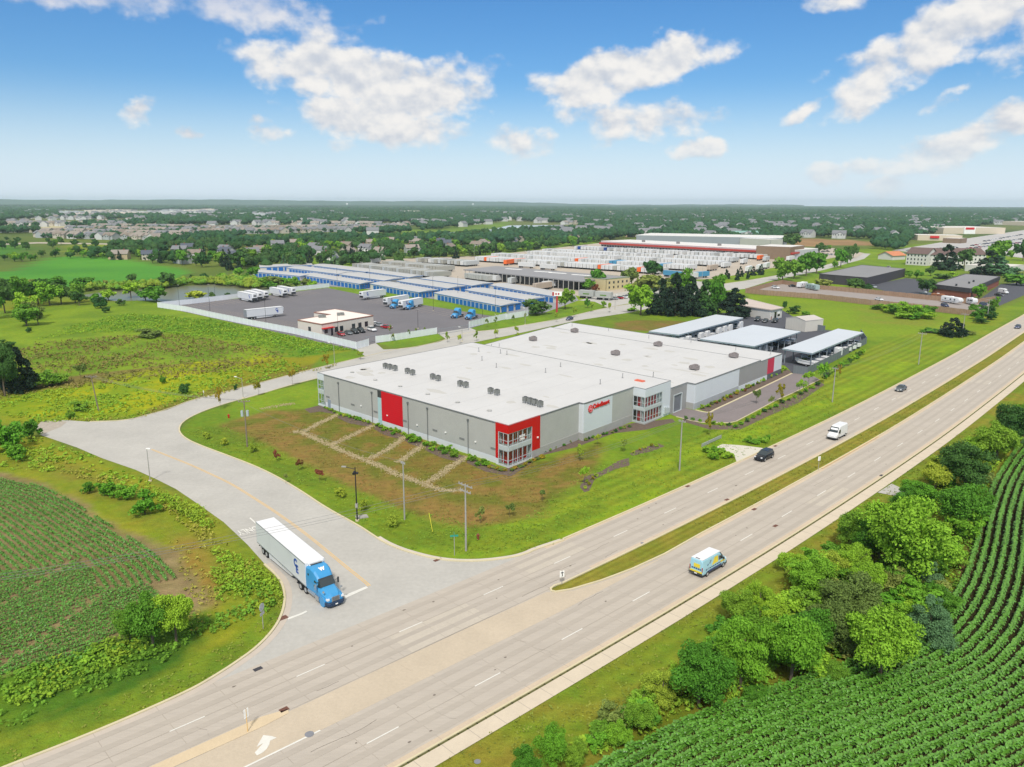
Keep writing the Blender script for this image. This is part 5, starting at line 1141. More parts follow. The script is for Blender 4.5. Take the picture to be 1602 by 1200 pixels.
TURF = M('turf_blades', lin((122,152,50)), .8, .3, .25, fine=.35, spec=.15, trans=.1, hue=.02); TURF2 = M('turf_blades_olive', lin((132,142,58)), .8, .3, .3, fine=.35, spec=.15, trans=.1, hue=.02)
def turf(name, polys_m, dens, mat, lb, seed, size=.17, h=.1):
    r = np.random.default_rng(seed); CC = []
    for P in polys_m:
        P = [(p[0], p[1]) for p in P]; x0, x1 = min(p[0] for p in P), max(p[0] for p in P); y0, y1 = min(p[1] for p in P), max(p[1] for p in P); n = int((x1-x0)*(y1-y0)*dens); X = r.uniform(x0, x1, n); Y = r.uniform(y0, y1, n); k = inpoly(X, Y, P) & (fbm(X, Y, 3, seed)+.6 > r.random(n)*1.3); CC.append(np.stack([X[k], Y[k]], 1))
    pts = np.concatenate(CC); n = len(pts); m = 3; C_ = np.repeat(np.concatenate([pts, np.zeros((n, 1))], 1), m, 0); C_[:, :2] += r.normal(size=(n*m, 2))*.12; C_[:, 2] = h*(.3+r.random(n*m)); Nn = r.normal(size=(n*m, 3))*.6; Nn[:, 2] = 1; Nn /= np.linalg.norm(Nn, axis=1)[:, None]
    V, F = leaves(r, C_, Nn, size); o = ob(name, npmesh(name, V, F, mat)); tag(o, lb, 'grass', kind='stuff')
turf('lawn_grass', [PL([(880,850),(760,872),(650,862),(562,817),(437,744),(312,692),(288,676),(345,664),(480,725),(640,800),(800,822),(930,730),(1050,690),(1180,650),(1300,590),(1330,640),(1200,696),(1075,756),(950,808)])], 3.2, TURF, 'mown grass of the lawn between the roads and the storage building', 81)
turf('basin_grass', [PL([(345,664),(498,642),(600,668),(720,716),(790,742),(900,708),(950,692),(930,730),(860,790),(800,820),(720,825),(640,800),(560,765),(480,725),(400,690)])], 3.0, M('turf_dry', lin((124,122,60)), .85, .3, .4, fine=.35, spec=.1, hue=.02), 'thin dry brown grass of the basin', 82, .15)
turf('verge_grass', [[RP(s, 19.9) for s in (-60, -20, 20, 60, 100, 150)]+[RP(s, 29) for s in (150, 100, 60, 20, -20, -60)], strip(4.7, 8.0, 62, 200), PL([(0,1170),(120,1120),(220,1075),(330,1020),(400,980),(425,940),(443,930),(443,955),(430,983),(401,1015),(328,1062),(218,1113),(19,1192)])], 3.6, TURF2, 'mown grass of the verges and the highway median', 83)
# ---------------------------------------------------------------- vehicles
def paint_m(name, c, rough=.35): return M(name, lin(c), rough, .04, .8, spec=.5)
P_BLUE = paint_m('truck_blue', (60,146,200)); P_WHITE = paint_m('vehicle_white', (222,224,226)); P_BLACK = paint_m('car_black', (26,30,36), .25); P_SILV = paint_m('car_silver', (150,156,162), .3); P_RED = paint_m('car_red', (160,20,36), .3); P_NAVY = paint_m('car_navy', (40,52,92), .3); P_GREY = paint_m('car_grey', (84,92,98), .3)
TYRE = M('tyre', lin((30,30,32)), .8, .1, 3); RIM = M('rim', lin((190,194,198)), .35, .05, 3, metal=.6); GLASSD = M('vehicle_glass', (.025, .04, .048), .08, .05, 1, spec=.8); CHROME = M('chrome', lin((190,194,198)), .2, .05, 2, metal=.8); LAMP = M('lamp_lens', lin((226,230,232)), .15, .03, 2, spec=.8); LAMPR = M('tail_lens', lin((150,16,20)), .25, .03, 2); UNDER = M('underbody', lin((36,38,42)), .8, .1, 2); DBLUE = M('bumper_dark', lin((38,58,84)), .5, .05, 1)
def loft(mb, st, r=.12):
    """stations (x, half width low, half width high, z0, z1[, zwaist])"""
    rings = []
    for s in st:
        x, wb, wt, z0, z1 = s[:5]; zm = s[5] if len(s) > 5 else (z0*.45+z1*.55); rr = min(r, (z1-z0)*.3, wt*.5)
        rings.append([(x, -wb*.94, z0), (x, -wb, z0+rr*.8), (x, -wb, zm), (x, -wt, z1-rr), (x, -wt+rr, z1), (x, wt-rr, z1), (x, wt, z1-rr), (x, wb, zm), (x, wb, z0+rr*.8), (x, wb*.94, z0)])
    n = 10; vs = [v for q in rings for v in q]; fs = [(i*n+j, i*n+(j+1) % n, (i+1)*n+(j+1) % n, (i+1)*n+j) for i in range(len(rings)-1) for j in range(n)]
    fs += [tuple(range(n-1, -1, -1)), tuple(range((len(rings)-1)*n, len(rings)*n))]
    if st[0][0] > st[-1][0]: fs = [f[::-1] for f in fs]
    return mb.add(vs, fs)
def wheel(t, x, y, r, w, name='wheel'):
    mb = MB(); mb.cyl((0, -w/2, 0), (0, w/2, 0), r, n=18); o = mb.obj(name, TYRE, t); o.location = (x, y, r)
    m2 = MB(); m2.cyl((0, -w/2-.015, 0), (0, w/2+.015, 0), r*.58, n=14); m2.obj('rim', RIM, o); return o
def tractor_parts(t, x0=0.0, mat=None):
    """sleeper tractor, nose towards +x, rear of frame at x0"""
    mat = mat or P_BLUE; X = lambda v: x0+v
    mb = MB(); loft(mb, [(X(2.0), 1.2, 1.12, .95, 3.75, 2.4), (X(2.15), 1.24, 1.16, .9, 3.85, 2.4), (X(3.2), 1.24, 1.15, .9, 3.92, 2.4), (X(3.9), 1.22, 1.1, .9, 3.7, 2.3), (X(4.45), 1.2, 1.02, .9, 3.25, 2.2), (X(4.8), 1.18, .98, .9, 2.85, 2.1)], .22); mb.obj('cab', mat, t)
    mb = MB(); loft(mb, [(X(4.8), 1.16, .98, .9, 2.12, 1.7), (X(5.2), 1.14, .92, .8, 2.08, 1.6), (X(6.0), 1.1, .80, .75, 1.92, 1.4), (X(6.7), 1.05, .66, .7, 1.7, 1.3), (X(6.95), .95, .52, .7, 1.42, 1.2)], .16)
    for s in (-1, 1): mb.cyl((X(5.9), s*.75, .62), (X(5.9), s*1.22, .62), .66, n=16)
    mb.obj('hood', mat, t)
    g = MB(); g.add([(X(5.33), -.98, 2.10), (X(5.33), .98, 2.10), (X(4.78), .90, 2.92), (X(4.78), -.90, 2.92)], [(0, 1, 2, 3)]); g.add([(X(5.3), .98, 2.06), (X(4.75), .9, 2.88), (X(4.6), 1.0, 2.8), (X(4.75), 1.17, 2.06)], [(0, 3, 2, 1)]); g.add([(X(5.3), -.98, 2.06), (X(4.75), -.9, 2.88), (X(4.6), -1.0, 2.8), (X(4.75), -1.17, 2.06)], [(0, 1, 2, 3)]); g.obj('windshield', GLASSD, t)
    fr_ = MB(); fr_.box(X(4.72), X(4.8), -.95, .95, 2.88, 2.98); fr_.obj('sun_visor', DARKM, t)
    for s in (-1, 1):
        m = MB(); m.add([(X(3.95), s*1.225, 1.95), (X(4.6), s*1.205, 1.95), (X(4.6), s*1.13, 2.6), (X(4.1), s*1.17, 2.7)], [(0, 1, 2, 3) if s < 0 else (3, 2, 1, 0)]); m.obj('side_window', GLASSD, t)
        m = MB(); m.cyl((X(2.75), s*1.2, 2.95), (X(2.75), s*1.245, 2.95), .15, n=10); m.obj('side_window', GLASSD, t)
        m = MB(); m.box(X(4.95), X(5.1), s*1.5-.09, s*1.5+.09, 1.9, 2.6); m.cyl((X(4.9), s*1.15, 2.3), (X(5.0), s*1.5, 2.4), .03); m.obj('mirror', DARKM if s > 0 else CHROME, t)
        m = MB(); m.cyl((X(6.3), s*.95, 1.75), (X(6.35), s*1.2, 2.0), .02); m.box(X(6.28), X(6.42), s*1.2-.1, s*1.2+.1, 1.9, 2.1); m.obj('hood_mirror', CHROME, t)
        m = MB(); m.box(X(6.62), X(6.98), s*.93-.16, s*.93+.16, 1.02, 1.26); m.obj('headlight', LAMP, t)
        m = MB(); m.cyl((X(2.5), s*1.0, .72), (X(4.3), s*1.0, .72), .33, n=12); m.box(X(4.3), X(5.2), s*1.0-.28, s*1.0+.28, .35, .95); m.obj('fuel_tank', CHROME, t)
    m = MB(); m.box(X(6.93), X(7.02), -.5, .5, .62, 1.38); m.obj('grille', CHROME, t)
    m = MB()
    for k in range(6): m.box(X(7.02), X(7.035), -.45, .45, .66+k*.12, .72+k*.12)
    m.obj('grille_bars', DARKM, t)
    m = MB(); loft(m, [(X(6.55), 1.22, 1.22, .32, .78), (X(7.0), 1.12, 1.12, .32, .76), (X(7.2), .85, .85, .34, .7)], .08); m.obj('bumper', DBLUE, t)
    m = MB(); m.box(X(7.19), X(7.22), -.16, .16, .42, .56); m.obj('licence_plate', LINEW, t)
    m = MB(); m.box(X(0), X(6.4), -.45, .45, .62, .92); m.box(X(.2), X(2.0), -1.2, 1.2, .95, 1.02); m.cyl((X(.9), 0, .95), (X(.9), 0, 1.18), .5, n=14); m.obj('chassis', UNDER, t)
    for s in (-1, 1):
        wheel(t, X(5.9), s*1.02, .5, .32)
        for x in (.45, 1.75): wheel(t, X(x), s*.92, .5, .56)
def trailer_parts(t, x0=0.0, reefer=True, logo=True, skirt=True, lean=None):
    """box trailer, front towards +x, rear doors at x0, 16.15 m long"""
    X = lambda v: x0+v; L = 16.15
    m = MB(); m.box(X(0), X(L), -1.3, 1.3, 1.12, 4.08); m.obj('trailer_body', M('trailer_white', lin((212,215,218)), .45, .03, .4, zl=[('h', 1.2, .03)]), t)
    m = MB(); m.box(X(.02), X(L-.02), -1.27, 1.27, 4.08, 4.11); m.obj('trailer_roof', M('trailer_roof', lin((222,223,224)), .5, .04, .3), t)
    m = MB()
    for s in (-1, 1): m.box(X(0), X(L), s*1.3-.02, s*1.3+.02, 1.08, 1.2); m.box(X(0), X(L), s*1.3-.025, s*1.3+.025, 4.0, 4.1)
    m.box(X(-.03), X(0), -1.3, 1.3, 1.1, 4.1); m.obj('edge_rail', M('rail_grey', lin((150,156,160)), .4, .1, 1, metal=.3), t)
    m = MB(); m.box(X(.4), X(14), -.5, .5, .85, 1.12); m.box(X(.02), X(.12), -1.1, 1.1, .5, .6); m.box(X(.02), X(.12), -.6, -.5, .5, 1.1); m.box(X(.02), X(.12), .5, .6, .5, 1.1); m.obj('trailer_frame', UNDER, t)
    for s in (-1, 1):
        for x in (2.0, 3.25): wheel(t, X(x), s*.98, .5, .56)
        m = MB(); m.box(X(12.6), X(12.8), s*.85-.08, s*.85+.08, .15, 1.12); m.box(X(12.5), X(12.9), s*.85-.15, s*.85+.15, .1, .15); m.obj('landing_leg', UNDER, t)
        if skirt:
            m = MB(); m.add([(X(4.2), s*1.26, .35), (X(11.2), s*1.1, .45), (X(12.2), s*1.0, .9), (X(12.2), s*1.26, 1.12), (X(4.2), s*1.28, 1.12)], [(0, 1, 2, 3, 4) if s < 0 else (4, 3, 2, 1, 0)]); m.obj('side_skirt', MATS['trailer_white'], t)
    if reefer:
        m = MB(); loft(m, [(X(L), 1.1, 1.05, 2.1, 3.95), (X(L+.45), 1.05, .95, 2.2, 3.9), (X(L+.6), .9, .8, 2.35, 3.75)], .15); m.box(X(L), X(L+.3), -1.0, 1.0, 3.9, 4.1); m.obj('cooling_unit', P_WHITE, t)
        m = MB(); m.box(X(L+.1), X(L+.52), -.75, .75, 3.9, 3.96); m.box(X(L+.55), X(L+.62), -.7, .7, 2.9, 3.6); m.obj('cooling_grille', DARKM, t)
        m = MB(); m.box(X(L), X(L+.08), -1.2, 1.2, 1.15, 2.1); m.obj('front_panel', DARKM, t)
    if logo:
        for s in (-1, 1):
            for ch, dx, dz in (('C', 0, .35), ('E', .38, -.35)):
                me = text_mesh(ch, 1.45, paint_m('logo_blue', (28,76,170)), 'logo', extrude=.008, bold=.07)
                o = ob('logo', me, t); o.matrix_basis = Matrix.Translation((X(13.3+(dx if s < 0 else -dx)), s*1.315, 2.75+dz)) @ Matrix.Rotation(0 if s < 0 else math.pi, 4, 'Z') @ Matrix.Rotation(math.pi/2, 4, 'X')
# the truck on the side road: trailer and tractor measured separately, one coupled vehicle
a = (G(402,817,4.1)+G(427,809,4.1))/2; b = (G(478,881,4.1)+G(506,874,4.1))/2; dt_ = (b-a); rt = math.atan2(dt_.y, dt_.x); mid = (a+b)/2
semi = thing('semi_truck', 'blue semi truck pulling a long white refrigerated trailer down the side road', 'truck', (mid.x, mid.y, .02), rt)
trailer_parts(semi, -16.15/2)
fr0 = (G(486.7,888.6,3.85)+G(509.7,881.4,3.85))/2; fr1 = (G(512.6,951.4,.35)+G(541,941,.35))/2; dd = fr1-fr0; r2 = math.atan2(dd.y, dd.x)
keep = len(KIDS[semi.name]); tractor_parts(semi, 0)
nose = Vector((fr1.x, fr1.y, .02)); org = nose-Vector((math.cos(r2), math.sin(r2), 0))*7.2
Mloc = semi.matrix_basis.inverted() @ (Matrix.Translation(org) @ Matrix.Rotation(r2, 4, 'Z'))
for c in KIDS[semi.name][keep:]: c.matrix_basis = Mloc @ c.matrix_basis
o = ob('roof_emblem', text_mesh('W', .62, LINEW, 'roof_emblem', extrude=.01, bold=.05), semi); o.matrix_basis = Mloc @ Matrix.Translation((3.95, 0, 3.74)) @ Matrix.Rotation(.55, 4, 'Y') @ Matrix.Rotation(math.pi/2, 4, 'Z')
# parked tractors and trailers in the yard
def yard_thing(name, builder, label, p0, p1, L, group=None, proto=None, cat=None):
    """p0 rear, p1 front ground points"""
    A_, B_ = G(*p0), G(*p1); d = (B_-A_).normalized(); m = (A_+B_)/2; rz = math.atan2(d.y, d.x)
    if proto is None:
        t = thing(name, label, cat, (m.x, m.y, .04), rz, group); builder(t, -L/2); return t
    return clone(proto, (m.x, m.y, .04), rz, label, group)
TR = yard_thing('parked_trailer', trailer_parts, 'white trailer with blue logo parked alone by the long fence', (385,500.5), (440,494.5), 16.15, None, None, 'trailer')
for lb, p0, p1 in [('white trailer parked alone beside the grass strip, left of the blue tractors', (610,463.5),(556,471)),('left of the two white trailers parked behind the blue tractors', (640,474),(600,481)),('right of the two white trailers parked behind the blue tractors', (663,478),(622,486.5)),
    ('leftmost white trailer of the row of three at the pond fence', (375,468.5),(400,474)),('middle white trailer of the row of three at the pond fence', (386,466.5),(408,472)),('rightmost white trailer of the row of three at the pond fence', (396,464.5),(418,470)),('left white trailer of the pair further along the pond fence', (424,461),(448,466.5)),('right white trailer of the pair further along the pond fence', (436,459),(461,464))]:
    yard_thing('parked_trailer', trailer_parts, lb, p0, p1, 16.15, None, TR)
TT = yard_thing('parked_tractor', lambda t, x: tractor_parts(t, x), 'blue sleeper tractor parked left, in front of the two white trailers', (628,479.5), (609,484), 7.2, None, None, 'truck')
for lb, p0, p1 in [('blue sleeper tractor parked right, in front of the two white trailers', (651,481),(631,486)),('blue sleeper tractor parked near the gate, the left one', (724,494.5),(706,499)),('blue sleeper tractor parked near the gate, the right one behind the fence', (746,496.5),(728,501))]:
    yard_thing('parked_tractor', None, lb, p0, p1, 7.2, None, TT)
def car(name, label, mat, kind='sedan', cat='car'):
    t = thing(name, label, cat)
    if kind == 'sedan': L, Wd, body, cab = 4.7, .9, [(-2.35, .75, .7, .35, .8), (-2.2, .86, .8, .25, .98), (-1.2, .9, .84, .22, 1.0), (.9, .9, .82, .22, .98), (1.9, .86, .78, .24, .82), (2.3, .72, .65, .3, .66)], [(-1.75, .80, .62, .93, 1.0), (-1.05, .82, .60, .93, 1.40), (.15, .82, .60, .93, 1.43), (1.1, .80, .66, .9, .98)]
    elif kind == 'suv': L, Wd, body, cab = 4.8, .95, [(-2.4, .85, .8, .4, 1.0), (-2.25, .92, .88, .3, 1.12), (-1.2, .95, .9, .28, 1.12), (1.0, .95, .88, .28, 1.10), (2.1, .9, .8, .3, .98), (2.4, .78, .7, .38, .75)], [(-2.3, .86, .70, 1.05, 1.15), (-1.9, .86, .68, 1.05, 1.68), (.2, .87, .68, 1.05, 1.74), (1.2, .84, .72, 1.02, 1.12)]
    mb = MB(); loft(mb, body, .14); mb.obj('body', mat, t, True)
    mb = MB(); loft(mb, cab, .10); mb.obj('windows', GLASSD, t)
    x0, x1 = cab[1][0], cab[2][0]; zt = cab[1][4]; w = cab[1][2]; mb = MB(); loft(mb, [(x0-.05, w+.01, w-.02, zt-.06, zt+.02), (x1+.05, w+.01, w-.02, cab[2][4]-.06, cab[2][4]+.02)], .04)
    for s in (-1, 1):
        for f in (.0, .5): 
            xa = x0+(x1-x0)*f; mb.box(xa-.04, xa+.04, s*w-.03, s*(w+.02)+.02, .95, zt)
    mb.obj('roof', mat, t)
    for s in (-1, 1):
        for x in (-L*.3, L*.3): wheel(t, x, s*(Wd-.1), .34 if kind == 'sedan' else .37, .24)
        mb = MB(); mb.box(L*.5-.32, L*.5-.04, s*.62-.14, s*.62+.14, .6 if kind == 'sedan' else .75, .76 if kind == 'sedan' else .92); mb.obj('headlight', LAMP, t)
        mb = MB(); mb.box(-L*.5+.02, -L*.5+.2, s*.68-.12, s*.68+.12, .7, .9); mb.obj('taillight', LAMPR, t)
        mb = MB(); mb.box(L*.12, L*.16, s*(Wd+.02), s*(Wd+.16), .95, 1.08); mb.obj('mirror', mat, t)
    mb = MB(); mb.box(L*.5-.06, L*.5-.01, -.25, .25, .42, .55); mb.obj('licence_plate', LINEW, t)
    return t
def van(name, label, mat, h=2.55, cat='van'):
    t = thing(name, label, cat); mb = MB()
    loft(mb, [(-2.95, .96, .84, .42, h-.12, 1.3), (-2.85, 1.0, .88, .38, h, 1.3), (.7, 1.0, .88, .38, h+.02, 1.3), (1.25, 1.0, .86, .38, h-.12, 1.3), (1.65, 1.0, .84, .38, h-.5, 1.3), (2.05, .99, .88, .38, 1.52, 1.15), (2.75, .93, .82, .38, 1.22, .95), (2.95, .8, .72, .42, .95)], .16); mb.obj('body', mat, t)
    g = MB(); g.add([(2.12, -.86, 1.52), (2.12, .86, 1.52), (1.36, .80, h-.18), (1.36, -.80, h-.18)], [(0, 1, 2, 3)]); g.obj('windshield', GLASSD, t)
    for s in (-1, 1):
        m = MB(); m.add([(.75, s*1.005, 1.42), (1.95, s*1.005, 1.42), (1.45, s*.95, 1.95), (.75, s*.95, 2.0)], [(0, 1, 2, 3) if s < 0 else (3, 2, 1, 0)]); m.obj('side_window', GLASSD, t)
        for x in (-1.85, 1.95): wheel(t, x, s*.9, .36, .26)
        m = MB(); m.box(2.62, 2.9, s*.74-.13, s*.74+.13, .85, 1.1); m.obj('headlight', LAMP, t)
        m = MB(); m.box(-2.99, -2.9, s*.9-.06, s*.9+.06, .9, 1.5); m.obj('taillight', LAMPR, t)
        m = MB(); m.box(1.6, 1.72, s*1.05, s*1.28, 1.35, 1.65); m.obj('mirror', DARKM, t)
    m = MB(); m.box(2.8, 3.0, -.9, .9, .38, .6); m.box(-3.02, -2.9, -.95, .95, .4, .65); m.box(-2.9, 2.8, -1.01, 1.01, .38, .5); m.obj('bumper', DARKM, t)
    return t
hd = lambda s: math.atan2((RP(s+1, 0)-RP(s-1, 0)).y, (RP(s+1, 0)-RP(s-1, 0)).x)
def on_road(o, px, py, t=None, rev=False, dz=.02):
    g = G(px, py); s, tt = ST(g); p = RP(s, tt if t is None else t, dz); o.location = p; o.rotation_euler = (0, 0, hd(s)+(math.pi if rev else 0)); return o
on_road(van('van', 'tall white panel van coming towards the camera on the far carriageway', P_WHITE, 2.65), 1309, 684, None, True)
wv = van('van', 'light blue van with yellow side lettering and white roof, driving away', paint_m('wrap_blue', (158,206,222)), 2.45); on_road(wv, 1108, 891)
YEL = paint_m('wrap_yellow', (226,206,60)); DKB = paint_m('wrap_dark_blue', (34,58,110)); GRB = paint_m('wrap_grey', (120,138,158))
def vq(pts, mat, nm, s=-1): m = MB(); m.add([(x, s*(1.012 if z < 1.35 else 1.012-(z-1.3)*.11), z) for x, z in pts], [tuple(range(len(pts))) if s < 0 else tuple(range(len(pts)-1, -1, -1))]); m.obj(nm, mat, wv)
m = MB(); m.box(-2.9, 1.3, -.84, .84, 2.45, 2.475); m.obj('roof_skin', P_WHITE, wv); m = MB(); m.box(-2.75, -2.6, -.3, .3, 2.475, 2.5); m.obj('brake_light_bar', DARKM, wv)
for s in (-1, 1):
    vq([(-.9, 1.25), (.62, 1.32), (.62, 2.15), (-.2, 2.15)], YEL, 'wrap_lettering', s); vq([(-2.0, .95), (-1.6, 1.0), (-.9, 2.0), (-1.2, 2.05)], GRB, 'wrap_lettering', s); vq([(-2.3, .9), (-2.1, .9), (-1.6, 1.7), (-1.8, 1.7)], DKB, 'wrap_lettering', s)
    vq([(-2.3, .52), (1.5, .52), (1.5, .8), (-1.6, .8)], DKB, 'wrap_lettering', s)
    for k in range(7): vq([(-1.4+k*.42, .95), (-1.1+k*.42, .95), (-1.1+k*.42, 1.12), (-1.4+k*.42, 1.12)], DKB, 'wrap_lettering', s)
    vq([(1.2, .95), (2.4, .95), (1.9, 1.2), (1.2, 1.25)], YEL, 'wrap_lettering', s)
m = MB(); m.box(-3.0, -2.965, -.55, .35, 1.35, 1.85); m.box(-3.0, -2.965, -.9, .9, .68, .9); m.obj('rear_lettering', YEL, wv); m = MB()
for k in range(5): m.box(-3.005, -2.97, -.75+k*.3, -.55+k*.3, 1.12, 1.26)
m.obj('rear_lettering', DKB, wv); m = MB(); m.box(-3.04, -3.02, -.2, .2, .5, .62); m.obj('licence_plate', LINEW, wv)
on_road(car('suv', 'black compact car entering the picture centre by the concrete access apron', P_BLACK, 'suv'), 1195, 718, None, True)
on_road(car('sedan', 'dark grey sedan coming towards the camera behind the white van', P_GREY), 1409, 611, None, True)
on_road(car('sedan', 'dark car farthest away on the highway at the right edge', P_NAVY), 1592, 513.5, None, True)
CARS = {}
def cp(kind, col, mat): 
    k = (kind, col); 
    if k not in CARS: CARS[k] = car('parked_'+('suv' if kind == 'suv' else 'car'), 'car', mat, kind)
    return CARS[k]
CM = {'black': P_BLACK, 'white': P_WHITE, 'silver': P_SILV, 'red': P_RED, 'navy': P_NAVY, 'grey': P_GREY}
def pcar(kind, col, px, py, dirpt, label, group=None, z=.06):
    g = G(px, py); d = G(*dirpt)-G(px, py); return place(cp(kind, col, CM[col]), (g.x, g.y, z), math.atan2(d.y, d.x), label, group)
for kind, col, x, y, dx, dy, lb in [('sedan','red',534,525,8,3,'red car parked first by the office awning'),('sedan','grey',545,523,8,3,'dark grey car parked second from the red one by the office'),('suv','black',555,521.5,8,3,'black SUV third in the row by the office'),('suv','black',565,520,8,3,'black SUV fourth in the row by the office'),('suv','white',582,518,9,2.5,'white SUV parked at the end of the row by the office'),
    ('sedan','white',586,509,-9,-3,'white car parked behind beside the office end wall'),('sedan','silver',594,511,9,2,'silver car parked between the white and the red car'),('sedan','red',605,514,9,1,'red car parked beside the kerbed island'),
    ('sedan','navy',891,500.5,-9,3,'dark blue car driving on the road behind the storage roof'),
    ('suv','black',1185,502,-6,4,'black car parked left of three by the white garage'),('sedan','black',1197,504,-6,4,'black car parked in the middle of three by the white garage'),('suv','black',1212,504.5,-6,4,'black pickup parked right of three by the white garage')]:
    pcar(kind, col, x, y, (x+dx, y+dy), lb)
# ---------------------------------------------------------------- poles, wires, signs
WOODP = M('pole_wood', lin((128,116,102)), .9, .15, 1.5); GREYP = M('pole_grey', lin((158,156,150)), .7, .1, 1.5); BLKP = M('pole_black', lin((34,34,38)), .5, .05, 1); WIRE = M('wire', lin((120,120,122)), .6, 0, 1); CERAM = M('insulator', lin((170,172,170)), .3, .05, 1)
ptops = {}
def pole(key, base, top_y, label, mat=WOODP, arms=(), r=.15, ang=None, xf=False, lean=(0, 0)):
    g = G(*base); d = ray(base[0], top_y); k = g.y/d.y; h = CAMH+d.z*k; t = thing('utility_pole', label, 'utility pole', (g.x, g.y, 0)); mb = MB(); L = Vector((lean[0], lean[1], h)); mb.cyl((0, 0, -.1), L, r, r*.65, n=9); mb.obj('pole', mat, t)
    a = ang if ang is not None else hd(60)+math.pi/2; u = Vector((math.cos(a), math.sin(a), 0)); pts = []
    for (dz, w) in arms:
        m = MB(); c = L*((h-dz)/h); mt = Matrix.Translation(c) @ Matrix.Rotation(a, 4, 'Z'); m.box(-w, w, -.06, .06, -.07, .07, mt); ca = m.obj('crossarm', mat, t)
        for x in (-w*.92, -w*.35, w*.5, w*.92):
            i_ = MB(); p = c+u*x; i_.cyl(p+Vector((0, 0, .07)), p+Vector((0, 0, .28)), .05, n=6); i_.obj('insulator', CERAM, ca)
            pts.append(Vector((g.x, g.y, 0))+p+Vector((0, 0, .28)))
    if not pts: pts = [Vector((g.x, g.y, 0))+L]
    if xf:
        for s in (-1, 1): m = MB(); c = Vector((0, 0, h-3.2))+u*s*.5; m.cyl(c, c+Vector((0, 0, 1.1)), .26, n=12); m.cyl(c+Vector((0, 0, 1.1)), c+Vector((0, 0, 1.25)), .06, n=6); m.obj('transformer', M('transformer_grey', lin((172,182,186)), .4, .05, 1), t)
    ptops[key] = (pts, h); return t
pole('a', (729,862), 757, 'grey wooden utility pole with double crossarm nearest the street corner', GREYP, ((.25, 1.4), (1.1, 1.1)))
pole('b', (633,813), 722, 'plain slim wooden pole standing on the brown basin edge', GREYP, ((.3, .5),), r=.13)
pole('c', (387,699), 626, 'dark utility pole with two grey transformers at the bend', WOODP, ((.3, 1.1),), xf=True, ang=.2)
pole('d', (154.5,643), 588, 'leaning dark utility pole on the meadow left of the side road', WOODP, ((.3, 1.2),), ang=.1, lean=(-1.0, .3))
pole('e', (1063,736), 657, 'pale utility pole on the lawn below the storage drive', GREYP, ((.3, .7),)); pole('f', (1302,629), 575, 'pale utility pole beside the highway at the end of the drive', GREYP, ((.3, .7),))
pole('g', (1437,570), 520, 'pale utility pole on the mown stripes beyond the canopies', GREYP, ((.4, 1.2),)); pole('h', (1505,528), 490, 'pale utility pole by the dark conifer near the highway', GREYP, ((.4, 1.2),)); pole('i', (1544,500), 468, 'pale utility pole at the corner of the wooden fence', GREYP, ((.4, 1.2),))
p_off = G(-150, 1055); ptops['z'] = ([Vector((p_off.x+dx*.3, p_off.y+dx, 9.2)) for dx in (-1.2, -.4, .5, 1.2)], 9)
wn_ = {'az': 'sagging wires from the corner pole out over the soybean field', 'ae': 'wires from the corner pole to the lawn pole', 'ef': 'wires between the two pale poles beside the drive', 'fg': 'wires from the drive pole to the striped-lawn pole', 'gh': 'wires from the striped-lawn pole to the conifer pole', 'hi': 'wires from the conifer pole to the fence corner pole', 'cd': 'wires from the transformer pole over the side road', 'bc': 'wire from the slim basin pole to the transformer pole'}
for ab, lb in wn_.items():
    A_, B_ = ptops[ab[0]][0], ptops[ab[1]][0]; n = min(len(A_), len(B_), 3 if ab != 'bc' else 1); mb = MB()
    for i in range(n):
        a_, b_ = A_[i], B_[i]; sag = (b_-a_).length*.02; m = 14; P = [a_.lerp(b_, k/m)-Vector((0, 0, sag*4*(k/m)*(1-k/m))) for k in range(m+1)]
        for p, q in zip(P, P[1:]): mb.cyl(p, q, .018, n=3, cap=False)
    tag(mb.obj('overhead_wires', WIRE), lb, 'wire')
def light(base, top_y, label, mat, arm=0, arm_ang=0, group=None, box=False, head=.35, r=.09):
    g = G(*base); d = ray(base[0], top_y); h = CAMH+d.z*g.y/d.y; t = thing('street_light', label, 'street light', (g.x, g.y, 0), 0, group); mb = MB(); mb.cyl((0, 0, 0), (0, 0, h), r, r*.6, n=8); mb.obj('pole', mat, t)
    u = Vector((math.cos(arm_ang), math.sin(arm_ang), 0))
    if arm: m = MB(); m.cyl((0, 0, h-.3), u*arm+Vector((0, 0, h)), .05, n=6); m.obj('arm', mat, t)
    m = MB(); m.box(-head, head, -.15, .15, -.06, .08, Matrix.Translation(u*max(arm, .25)+Vector((0, 0, h))) @ Matrix.Rotation(arm_ang, 4, 'Z')); m.obj('lamp_head', LINEW if mat is not BLKP else GREYP, t)
    m = MB(); m.cyl((0, 0, -.05), (0, 0, .22), .3, n=12); m.obj('footing', KERBM, t)
    return t, h
t, h = light((559,815), 731, 'black street light with camera boxes at the kerb of the side road', BLKP, 1.7, 3.0, r=.12)
m = MB()
for a in (0, 2.1, 4.2): m.cyl((math.cos(a)*.12, math.sin(a)*.12, h-.9), (math.cos(a)*.45, math.sin(a)*.45, h-.9), .2, n=8)
m.obj('camera_cluster', BLKP, t); m = MB(); m.box(-.18, .18, -.22, .22, 2.2, 2.8); m.obj('control_box', GREYP, t)
light((235,753), 702, 'pale street light post at the left edge of the side road', GREYP); light((380.5,623), 591, 'pale street light arching over the side road behind the transformer pole', GREYP, 2.2, 2.6)
light((523.5,571), 536, 'pale street light on the meadow side, left of the storage roof', GREYP, 1.5, 2.8); light((723,534), 512, 'pale street light by the second yard gate', GREYP, 1.2, 2.5)
light((821.5,508), 482, 'pale street light on the grass right of the white fence', GREYP, .6, 2.5); light((962,484), 461, 'pale street light at the office lot entrance', GREYP, .6, .5)
